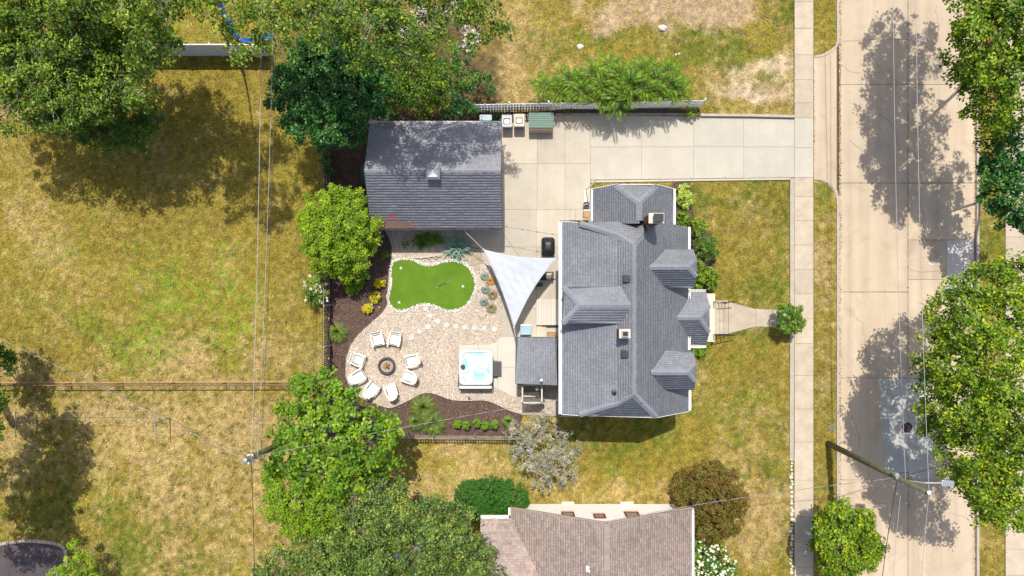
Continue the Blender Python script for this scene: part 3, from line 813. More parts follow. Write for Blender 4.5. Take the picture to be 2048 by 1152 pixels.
path_strip("lawn_border", [(1583,357),(1583,640)] + [(1582.5,780),(1582,921)], .26, -.05, .12, MAT['kerb'])
path_strip("driveway_border", [(1181,363.5),(1400,360.5),(1580,358)], .12, -.05, .10, MAT['concrete_new'])
path_strip("driveway_border", [(1399,231.5),(1500,232.5),(1588,234.5)], .16, -.05, .26, MAT['kerb'])
# timbers along the white fence
tw = thing("timber_border", "low border of weathered timbers along the driveway below the white fence", "garden border", P(1250, 226, 0))
for i, (x0, x1) in enumerate(((1112,1183),(1184,1255),(1256,1327),(1328,1398))):
    for j, (yy, z1_) in enumerate(((229, .14), (223.5, .28))):
        a = P(x0, yy, 0); b = P(x1, yy, 0)
        MB().box(a.x, b.x, a.y-.075, a.y+.075, -.02, z1_).build("timber", MAT['wood_grey'] if j == 0 else MAT['wood_dark'], tw, bevel=.008)
# row of white stones continuing the border
rs = thing("stone_row", "row of rough white stones edging the lawn beside the sidewalk", "stone edging", P(1583, 1040, 0))
y = 926
while y < 1240:
    r_ = random.uniform(.07, .14); c = P(1582.5 + random.uniform(-2, 2), y, 0)
    MB().lathe((c.x, c.y, -.01), [(r_*.7, 0), (r_, r_*.5), (r_*.8, r_*.9), (r_*.3, r_*1.1)], 7, sx=random.uniform(.8, 1.2), sy=random.uniform(.8, 1.2)).build("stone", MAT['rock'], rs)
    y += r_*64*.9 + random.uniform(0, 3)
# dark drive with its brick edge in the corner
sheet("corner_driveway", DRIVEPATCH_PX, -.02, .02, MAT['asphalt_dark'])
be = thing("edging_bricks", "curved row of grey edging blocks round the dark driveway in the corner", "edging", P(60, 1085, 0))
line = smooth_line([(-60,1092),(-10,1090),(20,1084),(60,1081),(100,1084),(130,1092),(134,1120),(132,1175)], 2)
acc = 0.0; prev = line[0]
for p in line[1:]:
    seg = math.hypot(p[0]-prev[0], p[1]-prev[1]); an = math.atan2(-(p[1]-prev[1]), p[0]-prev[0])
    while acc < seg:
        t = acc/seg; c = P(prev[0]+(p[0]-prev[0])*t, prev[1]+(p[1]-prev[1])*t, 0)
        MB().obox((c.x, c.y, .02), (.29, .19, .12), an, c=random.random()).build("brick", MAT['sidewalk'], be, bevel=.01)
        acc += 10
    acc -= seg; prev = p
# grit and leaf crumbs gathered along the kerbs and joints
def grit(name, strips, mat, z):
    Vv = []; Tt = []
    for (x0, y0, x1, y1, w, n) in strips:
        for k in range(n):
            t = random.random(); x = x0+(x1-x0)*t + random.gauss(0, w); y = y0+(y1-y0)*t + random.gauss(0, w)
            c = P(x, y, z); s_ = random.uniform(.015, .05); a_ = random.uniform(0, 6.28); b0 = len(Vv)
            for j in range(3): Vv.append((c.x+math.cos(a_+j*2.1)*s_, c.y+math.sin(a_+j*2.1)*s_*.7, z+random.uniform(.004, .02)))
            Vv.append((c.x, c.y, z+.028))
            Tt += [(b0, b0+1, b0+3), (b0+1, b0+2, b0+3), (b0+2, b0, b0+3)]
    np_mesh(name, np.array(Vv), None, mat, None, tris=np.array(Tt), tone=np.repeat(RNG.random(len(Vv)//4), 4), tone_dom='POINT', kind="stuff")
grit("gutter_litter", [(1680,-50,1680,1200,1.6,1500),(1950,-50,1950,1200,1.8,2000),(1678,110,1678,390,1.5,500),(1816,0,1816,1152,.5,260),(1680,366,1952,366,.5,120),(1700,584,1816,584,.5,60)], MAT['litter'], zr)
grit("path_litter", [(1628,0,1628,1152,.6,500),(1588,0,1588,235,.8,160),(1588,560,1588,900,.6,140),(1181,362,1580,358,.8,200),(1460,604,1512,618,.5,30),(1460,667,1512,653,.5,30),(1010,240,1110,262,8,40)], MAT['grass_crumb'], .036)
# manhole and water meter lid
t = thing("manhole_cover", "round dark iron manhole cover in the grey street patch", "manhole cover", P(1814, 855, zr))
c = P(1814, 855, zr)
MB().lathe((c.x, c.y, zr+.005), [(.33, 0), (.33, .015), (.28, .016), (.28, .010), (.05, .010)], 28).build("rim", MAT['iron'], t)
m = MB()
for i in range(-3, 4):
    l = math.sqrt(max(.01, .25**2 - (i*.07)**2)); m.box(c.x - l, c.x + l, c.y + i*.07 - .015, c.y + i*.07 + .015, zr+.015, zr+.024)
m.build("ribs", MAT['iron'], t)
t = thing("water_meter_lid", "small round blue-grey utility lid in the strip of grass by the kerb", "utility lid", P(1663, 855, 0))
c = P(1663, 855, 0)
MB().lathe((c.x, c.y, 0), [(.2, 0), (.2, .035), (.165, .037), (.165, .03), (.03, .03)], 24).build("lid", flat_mat("lid_blue", (0.16,0.18,0.24), .5), t)
MB().lathe((c.x, c.y, .028), [(.04, 0), (.04, .014), (.01, .014)], 10).build("knob", MAT['iron'], t)
# ------------------------------------------------------------------ roofs
def shingles(name, poly3, pl, mat, parent, expo=.145, tabw=.30, lift=.016, seed=0, tone_fn=None):
    """courses of separate shingle tabs on a roof plane; poly3 = corners on the plane"""
    rg = random.Random(seed)
    a, b, c = pl
    n = Vector((-b, -c, 1)).normalized()
    d = Vector((-b, -c, -(b*b + c*c)))
    d = Vector((-b, -c, -(b*b+c*c))).normalized()          # down the slope
    e = n.cross(d).normalized()
    o = Vector(poly3[0])
    q = [((Vector(p)-o).dot(e), (Vector(p)-o).dot(d)) for p in poly3]
    lo = min(p[1] for p in q); hi = max(p[1] for p in q)
    V = []; Q = []; T = []
    def cross(t):
        xs = []
        for i in range(len(q)):
            (x1, y1), (x2, y2) = q[i], q[(i+1) % len(q)]
            if (y1 > t) != (y2 > t): xs.append(x1 + (x2-x1)*(t-y1)/(y2-y1))
        xs.sort(); return xs
    nrow = int(math.ceil((hi-lo)/expo)); row = 0
    t1 = hi
    while t1 > lo + 1e-3:
        t0 = max(lo, t1 - expo)
        xa = cross(t0 + 1e-4*(1)); xb = cross(t1 - 1e-4); xm = cross((t0+t1)/2)
        for k in range(0, len(xm) - 1, 2):
            m0, m1 = xm[k], xm[k+1]
            a0 = xa[k] if len(xa) == len(xm) else m0; a1 = xa[k+1] if len(xa) == len(xm) else m1
            b0 = xb[k] if len(xb) == len(xm) else m0; b1 = xb[k+1] if len(xb) == len(xm) else m1
            u = min(a0, b0) - rg.random()*tabw
            end = max(a1, b1)
            while u < end:
                w = tabw*rg.choice((.55, .8, 1.0, 1.25))
                u2 = u + w
                ua0, ua1 = min(max(u, a0), a1), min(max(u2-.012, a0), a1)
                ub0, ub1 = min(max(u, b0), b1), min(max(u2-.012, b0), b1)
                if ua1-ua0 > .01 or ub1-ub0 > .01:
                    h = lift*rg.uniform(.65, 1.35)
                    p1 = o + e*ua0 + d*t0 + n*.003; p2 = o + e*ua1 + d*t0 + n*.003
                    p3 = o + e*ub1 + d*t1 + n*h;    p4 = o + e*ub0 + d*t1 + n*h
                    p5 = o + e*ub1 + d*t1 - n*.002; p6 = o + e*ub0 + d*t1 - n*.002
                    base = len(V); V.extend([p1, p2, p3, p4, p5, p6])
                    Q.append((base, base+1, base+2, base+3)); Q.append((base+3, base+2, base+5-1, base+5))
                    T.append(tone_fn(rg) if tone_fn else rg.random())
                u = u2
        t1 -= expo; row += 1
    if not V: return None
    tn = np.repeat(np.array(T)*.9+.1, 2); tn[1::2] = 0.0  # dark butt edges: asphalt tone that also paints in the course shadow lines
    Qa = np.array(Q)
    # face the right way up
    v0, v1, v2 = V[Q[0][0]], V[Q[0][1]], V[Q[0][2]]
    if (Vector(v1)-Vector(v0)).cross(Vector(v2)-Vector(v1)).z < 0: Qa = Qa[:, ::-1]
    return np_mesh(name, np.array([tuple(p) for p in V]), Qa, mat, parent, tone=tn, kind="stuff")

def ridge_caps(mb, a, b, rg, w=.16, expo=.16, drop=None):
    a = Vector(a); b = Vector(b); L = (b-a).length; d = (b-a).normalized()
    s = d.cross(Vector((0, 0, 1))).normalized(); up = s.cross(d).normalized()
    k = 0; t = 0
    fall = w*(drop if drop is not None else .45)
    while t < L:
        t2 = min(t + expo, L); h0 = .012 + .014; h1 = .026 + rg.uniform(0, .016)
        p = a + d*t; q = a + d*t2
        w_ = w*rg.uniform(.94, 1.04)
        vs = [p + s*w_ - up*(fall-h0*.4), p + up*h0*.9, p - s*w_ - up*(fall-h0*.4), q + s*w_ - up*(fall-h1*.8), q + up*h1, q - s*w_ - up*(fall-h1*.8),
              q + s*w_ - up*(fall+.02), q + up*.0, q - s*w_ - up*(fall+.02)]
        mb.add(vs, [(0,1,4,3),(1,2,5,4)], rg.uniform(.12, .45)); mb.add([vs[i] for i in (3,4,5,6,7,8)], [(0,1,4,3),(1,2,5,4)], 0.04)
        t = t2

def roof_plane(house, name, pxpoly, pl, mat, felt, thick=.14, seed=0, world=None, expo=.145, tabw=.30, tone_fn=None, lift=.016):
    top = [on_plane(a, b, pl) for a, b in pxpoly] if world is None else [Vector((x, y, pl[0]+pl[1]*x+pl[2]*y)) for x, y in world]
    r = MB().slabpoly(top, (0, 0, -thick)).build(name, felt, house)
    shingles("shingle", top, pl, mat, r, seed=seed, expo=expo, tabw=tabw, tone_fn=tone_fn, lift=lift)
    return r, top

house = thing("main_house", "large house under a grey shingled roof with clipped gables, dormers and two brick chimneys", "house", (6.2, -1.5, 0))
G = MAT['shingle_grey']; F = MAT['roof_felt']
# planes z = a + b*x + c*y
PE = (7.5 + .87*6.234, -.87, 0)                 # street side
PWU = (7.5 - .70*6.234, .70, 0)                 # steep strip beside the ridge
PW = (7.09 - .42*5.733, .42, 0)                 # long low slope to the patio
PS = (7.5 + .9*5.4625, 0, .9)                   # clipped gable facing the neighbour: y=-5.4625 -> 7.5
yN = on_plane(1267, 489, PE).y
PN = (7.5 + .9*yN, 0, -.9)
PWW = (7.16 - .9*6.62, .9, 0)                   # wing, patio side
ywn = on_plane(1278.6, 405.5, PWW).y
PNW = (7.16 + .9*ywn, 0, -.9)                   # wing clipped gable
E_poly = [(1278.6,405.5),(1315,370),(1347,378),(1347,449.5),(1376,454),(1378,822),(1313,834.5),(1267,788),(1267,489),(1293,464),(1289.5,441.6),(1279,441)]
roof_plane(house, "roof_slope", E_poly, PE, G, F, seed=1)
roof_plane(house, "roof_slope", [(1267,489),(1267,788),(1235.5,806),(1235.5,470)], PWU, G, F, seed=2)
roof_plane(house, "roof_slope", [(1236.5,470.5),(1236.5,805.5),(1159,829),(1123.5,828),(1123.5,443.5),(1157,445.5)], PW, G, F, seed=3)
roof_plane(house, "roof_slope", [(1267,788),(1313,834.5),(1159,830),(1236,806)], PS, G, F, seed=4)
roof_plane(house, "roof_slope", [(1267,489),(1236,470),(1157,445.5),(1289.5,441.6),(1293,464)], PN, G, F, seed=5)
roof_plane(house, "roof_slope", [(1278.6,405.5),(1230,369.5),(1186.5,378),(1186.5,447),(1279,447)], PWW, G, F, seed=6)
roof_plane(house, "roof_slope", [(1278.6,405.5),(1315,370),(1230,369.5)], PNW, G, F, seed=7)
# west dormer
yc = -.88
DW = dict(z=7.47)
PDN = (7.47 + .36*yc, 0, -.36); PDS = (7.47 - .36*yc, 0, .36)
xr = on_plane(1160.6, 610, PDS).x
PDW = (7.47 - .5*xr, .5, 0)
dm = MB()
dm.prism([(2.80, -1.70), (2.80, -.03), (5.60, -.03), (5.60, -1.70)], 5.5, 7.02)
dmr = dm.build("dormer", MAT['siding'], house, label="low dormer facing the patio with a shallow hipped roof")
def dormer_plane(par, pts, pl, seed):
    top = [on_plane(a, b, pl) for a, b in pts]
    m = MB().slabpoly(top, (0, 0, -.09)); o = m.build("dormer_roof", F, par)
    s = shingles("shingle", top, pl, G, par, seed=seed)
    return top
dormer_plane(dmr, [(1160.6,610),(1262,610),(1256,588),(1240,572.5),(1126,573.5)], PDN, 11)
dormer_plane(dmr, [(1160.6,610),(1262,610),(1256,629),(1241,647.5),(1126,647)], PDS, 12)
dormer_plane(dmr, [(1160.6,610),(1126,573.5),(1125,647)], PDW, 13)
# street dormers
def street_dormer(ridge_y, xi, xe, z, slope, pts, label, seed, wall_x1, wall_y, wall_z0, wall_z1):
    """ridge at image row ridge_y from xi to xe, height z"""
    y = P(0, ridge_y, z).y
    pn = (z + slope*y, 0, -slope); ps = (z - slope*y, 0, slope)
    xend = P(xe, ridge_y, z).x
    pe = (z + .68*xend, -.68, 0)
    x0 = P(xi, 0, z).x
    m = MB(); y0, y1 = wall_y; zt = wall_z1
    prof = [(y0, wall_z0), (y1, wall_z0), (y1, zt), (y - .35 + .7, z - .42), (y - .35, z - .42), (y0, zt)]
    n = len(prof)
    m.add([(x0 + .5, a, b) for a, b in prof] + [(wall_x1, a, b) for a, b in prof], [tuple(range(n)), tuple(range(2*n-1, n-1, -1))] + [(i, n+i, n+(i+1) % n, (i+1) % n) for i in range(n)])
    d = m.build("dormer", MAT['siding'], house, label=label)
    dormer_plane(d, pts['n'], pn, seed); dormer_plane(d, pts['s'], ps, seed+1); dormer_plane(d, pts['e'], pe, seed+2)
    cm = MB(); rg = random.Random(seed)
    A = on_plane(xi, ridge_y, pn); B = Vector((xend, y, z))
    ridge_caps(cm, A, B, rg); ridge_caps(cm, B, on_plane(*pts['e'][1], pe), rg, w=.13); ridge_caps(cm, B, on_plane(*pts['e'][2], pe), rg, w=.13)
    cm.build("ridge_cap", G, d, kind="stuff")
    return d
street_dormer(534, 1299, 1377, 6.6, .8, dict(n=[(1299,534),(1377,534),(1393.5,519),(1387,499),(1330.5,499)], s=[(1299,534),(1377,534),(1393.5,553),(1387,576),(1331.6,575.5)], e=[(1377,534),(1393.5,519),(1393.5,553)]),
              "street dormer nearest the chimneyed wing", 21, 9.62, (.12, 1.95), 4.3, 5.62)
street_dormer(744.7, 1302, 1376, 6.6, .8, dict(n=[(1302,744.7),(1376,744.7),(1391.7,726),(1387,702),(1331,701)], s=[(1302,744.7),(1376,744.7),(1391.7,763),(1388,779.5),(1331,779.5)], e=[(1376,744.7),(1391.7,726),(1391.7,763)]),
              "street dormer nearest the gable with the big ground shadow", 31, 9.62, (-5.4, -3.5), 4.3, 5.62)
street_dormer(635, 1353.6, 1399.4, 5.02, .66, dict(n=[(1353.6,635),(1399.4,635),(1419.4,610),(1412,583),(1376,583),(1374,602)], s=[(1353.6,635),(1399.4,635),(1419,665),(1412,691),(1376,692),(1375,672)], e=[(1399.4,635),(1419.4,610),(1419,665)]),
              "entrance porch roof over the front steps", 41, 10.85, (-3.05, -.45), .6, 3.95)
# ridge and hip caps of the big roof
cm = MB(); rg = random.Random(5)
def Rp(a, b, pl): return on_plane(a, b, pl)
for (p, q, pa, pb) in (((1267,489),(1267,788),PE,PE), ((1267,788),(1313,834.5),PE,PE), ((1267,788),(1236,806),PS,PS), ((1236,806),(1159,829.5),PS,PS),
                       ((1267,489),(1293,464),PE,PE), ((1267,489),(1236,470),PN,PN), ((1236,470),(1159,446.5),PN,PN),
                       ((1278.6,405.5),(1278.6,441),PWW,PWW), ((1278.6,405.5),(1315,370),PE,PE), ((1278.6,405.5),(1230,369.5),PWW,PWW)):
    ridge_caps(cm, Rp(*p, pa), Rp(*q, pb), rg)
for q in ((1262,610),):
    ridge_caps(cm, on_plane(1160.6,610,PDS), on_plane(q[0], q[1], PDS), rg, drop=.3)
ridge_caps(cm, on_plane(1160.6,610,PDS), on_plane(1126,573.5,PDN), rg, drop=.3); ridge_caps(cm, on_plane(1160.6,610,PDS), on_plane(1125,647,PDS), rg, drop=.3)
cm.build("ridge_cap", G, house, kind="stuff")
# walls
def wall_prism(prof, y0, y1, mat, parent, name="wall"):
    n = len(prof); m = MB()
    m.add([(a, y0, b) for a, b in prof] + [(a, y1, b) for a, b in prof], [tuple(range(n)), tuple(range(2*n-1, n-1, -1))] + [(i, n+i, n+(i+1) % n, (i+1) % n) for i in range(n)])
    return m.build(name, mat, parent)
wall_prism([(2.95,0),(9.7,0),(9.7,4.2),(7.75,5.95),(3.8,5.95),(2.95,5.6)], -6.62, 3.3, MAT['siding'], house)
wall_prism([(4.75,0),(8.6,0),(8.6,5.1),(7.7,5.9),(5.7,5.9),(4.75,5.1)], 3.302, 5.3, MAT['siding'], house)
# gutters: open troughs
def gutter(a, b, w, parent, hgt=.12, mat=None, name="gutter"):
    a = Vector(a); b = Vector(b); d = (b-a).normalized(); s = d.cross(Vector((0,0,1))).normalized(); m = MB()
    m.beam(a - Vector((0,0,hgt/2)), b - Vector((0,0,hgt/2)), w, .015)
    m.beam(a + s*(w/2), b + s*(w/2), .03, hgt); m.beam(a - s*(w/2), b - s*(w/2), .03, hgt)
    L = (b-a).length; k = 0.4
    while k < L:
        m.beam(a + d*k - s*w/2 + Vector((0,0,hgt/2-.01)), a + d*k + s*w/2 + Vector((0,0,hgt/2-.01)), .03, .012); k += .8
    return m.build(name, mat or MAT['trim_white'], parent)
zw = on_plane(1123, 600, PW).z
gutter(P(1120.6,443.5,zw-.03), P(1120.6,828,zw-.03), .15, house)
ze = on_plane(1376, 480, PE).z
gutter(P(1378.3,454,ze-.03), P(1378.3,499,ze-.03), .11, house)
gutter(P(1378.3,577,ze-.03), P(1378.3,601,ze-.03), .11, house)
gutter(P(1378.3,673,ze-.03), P(1378.3,700,ze-.03), .11, house)
gutter(P(1379.5,780,ze-.03), P(1379.5,821,ze-.03), .11, house)
z2 = on_plane(1347, 400, PE).z
gutter(P(1348.8,377.5,z2-.03), P(1348.8,449,z2-.03), .09, house)
gutter(P(1184.6,377.5,5.15), P(1184.6,441,5.15), .10, house)
gutter(P(1379,581,3.96), P(1412,581.4,3.96), .10, house); gutter(P(1379,693.4,3.96), P(1412,693,3.96), .10, house)
# barge boards along the clipped gable ends
for pts in (([(1123.5,829),(1159,831),(1313,835.5),(1377,823)], (PW, PW, PE, PE)), ([(1186.5,377),(1230,368.6),(1315,369),(1347,377)], (PWW, PWW, PE, PE)), ([(1123.5,442.5),(1157,444.5)], (PW, PW))):
    m = MB(); q3 = [on_plane(a, b, pl) - Vector((0, 0, .09)) for (a, b), pl in zip(*pts)]
    for a, b in zip(q3[:-1], q3[1:]): m.beam(a, b, .03, .16)
    m.build("barge_board", MAT['trim_white'], house)
# chimneys with brick courses
def chimney(x0, x1, y0, y1, zt, zb, label, flue):
    """footprint in px at cap height"""
    a = P(x0, y1, zt); b = P(x1, y0, zt)
    X0, X1, Y0, Y1 = a.x+.06, b.x-.06, a.y+.06, b.y-.06
    m = MB().box(X0+.02, X1-.02, Y0+.02, Y1-.02, zb, zt-.02, .3)
    c = m.build("chimney", MAT['joint'], house, label=label)
    bm = MB(); z = zb; k = 0; rg = random.Random(int(x0))
    while z < zt - .09:
        off = .11*(k % 2)
        for (p0, p1, fix, ax) in ((X0, X1, Y0, 'y0'), (X0, X1, Y1, 'y1'), (Y0, Y1, X0, 'x0'), (Y0, Y1, X1, 'x1')):
            u = p0 - off
            while u < p1:
                s_, e_ = max(u, p0), min(u+.21, p1)
                if e_ - s_ > .03:
                    if ax[0] == 'y': bm.box(s_, e_, fix - (.0 if ax == 'y0' else .022), fix + (.022 if ax == 'y0' else 0), z, z+.062, rg.random())
                    else: bm.box(fix - (0 if ax == 'x0' else .022), fix + (.022 if ax == 'x0' else 0), s_, e_, z, z+.062, rg.random())
                u += .22
        z += .074; k += 1
    bm.build("brick", MAT['brick'], c, kind="stuff")
    MB().prism([(a.x, a.y), (b.x, a.y), (b.x, b.y), (a.x, b.y)], zt-.05, zt+.05).build("crown", MAT['cap'], c, bevel=.015)
    return c, (a.x+b.x)/2, (a.y+b.y)/2
c, cx_, cy_ = chimney(1297, 1328, 426, 447, 8.35, 5.7, "larger brick chimney on the wing roof with a black square cap", 0)
fl = MB().box(cx_-.14, cx_+.34-.1, cy_-.16, cy_+.16, 8.39, 8.58).build("flue", MAT['dark_plastic'], c)
MB().box(cx_-.2, cx_+.3, cy_-.2, cy_+.2, 8.66, 8.70).build("flue_cap", MAT['black_metal'], c, bevel=.01)
m = MB()
for sx_, sy_ in ((-.16,-.16),(.26,-.16),(.26,.16),(-.16,.16)): m.box(cx_+sx_-.012, cx_+sx_+.012, cy_+sy_-.012, cy_+sy_+.012, 8.5, 8.66)
m.build("cap_post", MAT['black_metal'], c)
c, cx_, cy_ = chimney(1238, 1261, 658, 676.5, 8.2, 6.3, "smaller brick chimney on the patio slope with a grey flue opening", 0)
MB().box(cx_-.17, cx_+.17, cy_-.15, cy_+.15, 8.24, 8.40).build("flue", MAT['galv'], c, bevel=.01)
MB().box(cx_-.13, cx_+.13, cy_-.11, cy_+.11, 8.402, 8.41).build("flue_opening", MAT['black_metal'], c)
# roof vents and a pipe
for (a, b, pl, w) in ((1252.5,558,PWU,.26),(1249.5,708.5,PWU,.26)):
    q = on_plane(a, b, pl); v = MB().box(q.x-.20, q.x+.22, q.y-.22, q.y+.22, q.z-.05, q.z+.015).build("roof_vent", MAT['dark_plastic'], house)
    MB().obox((q.x, q.y, q.z+.12), (.34, .36, .14), 0, 0, -.35).build("vent_hood", MAT['dark_plastic'], v, bevel=.03)
q = on_plane(1229, 785, PW)
v = MB().lathe((q.x, q.y, q.z-.05), [(.17, 0), (.16, .08), (.06, .12), (.055, .32), (.04, .32), (.038, .1)], 16).build("vent_pipe", MAT['dark_plastic'], house, smooth=False)
# windows on the street dormers and the patio side
for (x, y0, y1, z0, z1) in ((9.625,.62,1.45,4.75,5.55),(9.625,-4.9,-4.05,4.75,5.55)):
    w = MB().box(x, x+.05, y0-.07, y1+.07, z0-.07, z1+.07).build("window", MAT['trim_white'], house)
    MB().box(x+.051, x+.058, y0, y1, z0, z1).build("pane", MAT['glass'], w)
for (y0, y1, z0, z1) in ((-5.9,-4.9,3.7,4.9),(2.2,3.0,3.7,4.9),(-1.2,-.4,3.7,4.9),(1.3,2.1,.15,2.2)):
    w = MB().box(2.90, 2.948, y0-.07, y1+.07, z0-.07, z1+.07).build("window" if z0 > 1 else "back_door", MAT['trim_white'], house)
    MB().box(2.888, 2.898, y0, y1, z0 if z0 > 1 else 1.0, z1).build("pane", MAT['glass'], w)
for (x0, x1, z0, z1) in ((4.2,5.2,1.2,2.6),(7.6,8.6,1.2,2.6),(4.6,5.5,3.9,5.1),(7.0,7.9,3.9,5.1)):
    w = MB().box(x0-.08, x1+.08, -6.67, -6.622, z0-.08, z1+.08).build("window", MAT['trim_white'], house)
    MB().box(x0, x1, -6.68, -6.672, z0, z1).build("pane", MAT['glass'], w)
for (y0, y1) in ((-6.0,-5.0),(-4.6,-3.6),(.4,1.4),(1.9,2.9)):
    w = MB().box(9.702, 9.75, y0-.08, y1+.08, 1.12, 2.68).build("window", MAT['trim_white'], house)
    MB().box(9.752, 9.76, y0, y1, 1.2, 2.6).build("pane", MAT['glass'], w)
# front porch: landing and steps
for i, (x0, x1) in enumerate(((1412,1430.5),(1430.5,1439),(1439,1447),(1447,1457))):
    h = .60 - .15*i; y0, y1 = (587, 684) if i == 0 else (606, 668)
    a = P(x0, y1, h); b = P(x1, y0, h)
    MB().box(a.x + (0.004 if i else -.6), b.x, a.y, b.y, -.02, h).build("porch_landing" if i == 0 else "step", MAT['cap'] if i == 0 else MAT['sidewalk'], house, bevel=.015)
a = P(1430.5, 600, .2)
MB().box(P(1431,0,.3).x, P(1456,0,.3).x, P(0,606,.3).y+.01, P(0,601.5,.3).y, -.02, .3).build("step_cheek", MAT['cap'], house, bevel=.01)
for (yy, s_) in ((603.5, 1), (668.5, -1)):
    rl = thing("step_railing", ("black metal railing on the garage side of the front steps" if s_ == 1 else "black metal railing on the neighbour side of the front steps"), "railing", P(1440, yy, .3), "railings of the front steps")
    pa = P(1427, yy, .6); pb = P(1458, yy, .05); up = Vector((0, 0, .88))
    MB().tube([pa+up*.1, pa+up, pa+up+Vector((.25,0,0)), pb+up, pb+up+Vector((.12,0,-.1))], .032, 8).build("handrail", MAT['black_metal'], rl)
    MB().tube([pa+Vector((.25,0,.12)), pb+Vector((0,0,.15))], .014, 6).build("bottom_rail", MAT['black_metal'], rl)
    for k in range(5):
        t = (k+.35)/4.6; q = pa.lerp(pb, t)
        MB().tube([q+Vector((0,0,.02 if k not in (0,4) else -.02)), q+up*(1.0 if k else .98)], .022, 6).build("baluster", MAT['black_metal'], rl)

# ------------------------------------------------------------------ low addition beside the patio
add_ = thing("lean_to", "low grey-shingled lean-to built against the patio wall of the main house", "lean-to", P(1075, 720, 0))
PA = (2.62 + .0, .16, 0)
top_px = [(1031.7,674.4),(1114.5,674.4),(1114.8,770.4),(1031,767.2)]
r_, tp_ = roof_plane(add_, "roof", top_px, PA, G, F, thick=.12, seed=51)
MB().prism([(p.x*(.93 if i in (0,3) else 1)+(.14 if i in (0,3) else 0), p.y + (-.15 if i < 2 else .15)) for i, p in enumerate(tp_)], 0, 2.5).build("wall", MAT['siding'], add_)
m = MB(); 
for a, b in zip(tp_, tp_[1:]+tp_[:1]): m.beam(a-Vector((0,0,.05)), b-Vector((0,0,.05)), .03, .12)
m.build("drip_edge", MAT['dark_plastic'], add_)
q = on_plane(1082, 758.5, PA)
v = MB().lathe((q.x, q.y, q.z-.03), [(.13, 0), (.12, .05), (.05, .08), (.05, .35)], 14).build("flue_pipe", MAT['dark_plastic'], add_)
MB().lathe((q.x, q.y, q.z+.36), [(.09, 0), (.10, .03), (.02, .10)], 14).build("rain_cap", MAT['trim_white'], v)

# outdoor shower stall
ss = thing("outdoor_shower", "open-topped outdoor shower stall of grey boards behind the lean-to", "shower stall", P(1064, 788, 0))
X0, X1 = P(1043.5,0,2.1).x, P(1085,0,2.1).x; Y0, Y1 = P(0,806.5,2.1).y, P(0,768,2.1).y - .02
m = MB()
for nm, (a, b, n_) in (("x0",(Y0,Y1,9)),("x1",(Y0,Y1,9)),("y0",(X0,X1,9))):
    st = (b-a)/n_
    for k in range(n_):
        if nm == "x0": q4 = (X0, X0+.025, a+k*st+.004, a+(k+1)*st-.004)
        elif nm == "x1": q4 = (X1-.025, X1, a+k*st+.004, a+(k+1)*st-.004)
        else: q4 = (a+k*st+.004, a+(k+1)*st-.004, Y0, Y0+.025)
        MB().box(*q4, .05, 2.05 + .0).build("board", MAT['wood_grey'], ss)
for a, b in (((X0+.04,Y0),(X0+.04,Y1)),((X1-.04,Y0),(X1-.04,Y1)),((X0,Y0+.03),(X1,Y0+.03)),((X0,Y1-.03),(X1,Y1-.03))):
    MB().beam((a[0],a[1],2.085),(b[0],b[1],2.085), .09, .06).build("top_rail", MAT['stone'], ss)
for k in range(9):
    a = X0+.06 + k*(X1-X0-.12)/9; MB().box(a+.004, a+(X1-X0-.12)/9-.004, Y0+.06, Y1-.06, .08, .11).build("floor_board", MAT['wood_grey'], ss)
MB().box(X0+.08, X1-.12, Y0+.1, Y0+.42, .42, .46).build("bench", MAT['stone'], ss, bevel=.01)
m = MB().tube([(X1-.08, Y1-.3, 1.0), (X1-.08, Y1-.3, 1.95), (X1-.3, Y1-.3, 1.98)], .015, 8)
m.lathe((X1-.32, Y1-.3, 1.93), [(.1, 0), (.1, .02), (.02, .04)], 14); m.build("shower_head", MAT['galv'], ss)
tw_ = thing("white_towel", "white folded towel on the bench inside the shower stall", "towel", ((X0+X1)/2-.05, Y0+.25, .46))
MB().obox(((X0+X1)/2-.05, Y0+.26, .485), (.32, .24, .05), .05).build("fold", MAT['sail'], tw_, bevel=.02)
hz = thing("hose_reel", "small green hose coil hanging at the corner of the shower stall", "garden hose", (X1+.06, Y0+.05, .9))
m = MB()
for k in range(5):
    m.tube([(X1+.05+.025*k, Y0+.1+math.cos(t)*.14, 1.5+math.sin(t)*.14) for t in np.linspace(0, 2*math.pi, 14)], .013, 5)
m.build("coil", flat_mat("green_hose", (0.02,0.22,0.15), .5), hz)
MB().box(X1+.0, X1+.03, Y0+.04, Y0+.16, 1.4, 1.62).build("bracket", MAT['galv'], hz)

# ------------------------------------------------------------------ garage
gar = thing("garage", "detached garage under a dark shingled gable roof dappled with tree shade", "garage", P(870, 350, 0))
gz, gr = 2.7, 4.36
yr = P(0, 341, gr).y; sl = (gr-gz)/3.1
PGN = (gr + sl*yr, 0, -sl); PGS = (gr - sl*yr, 0, sl)
def gt(rg): return rg.random()
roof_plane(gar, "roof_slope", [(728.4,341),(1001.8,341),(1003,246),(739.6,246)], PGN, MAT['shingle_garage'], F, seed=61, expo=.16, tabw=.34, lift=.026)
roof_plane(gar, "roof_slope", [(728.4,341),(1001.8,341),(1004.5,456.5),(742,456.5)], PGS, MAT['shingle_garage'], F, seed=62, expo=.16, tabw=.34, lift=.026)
cm = MB(); ridge_caps(cm, on_plane(729,341,PGS), on_plane(1001.8,341,PGS), random.Random(8), w=.15); cm.build("ridge_cap", MAT['shingle_garage'], gar, kind="stuff")
a = on_plane(742, 456.5, PGS); b = on_plane(1001.8, 246, PGN)
gx0, gx1, gy0, gy1 = a.x+.28, b.x-.12, a.y+.2, b.y-.25
n = 5; prof = [(gy0, 0), (gy1, 0), (gy1, gz-.1), (yr, gr-.2), (gy0, gz-.1)]; m = MB()
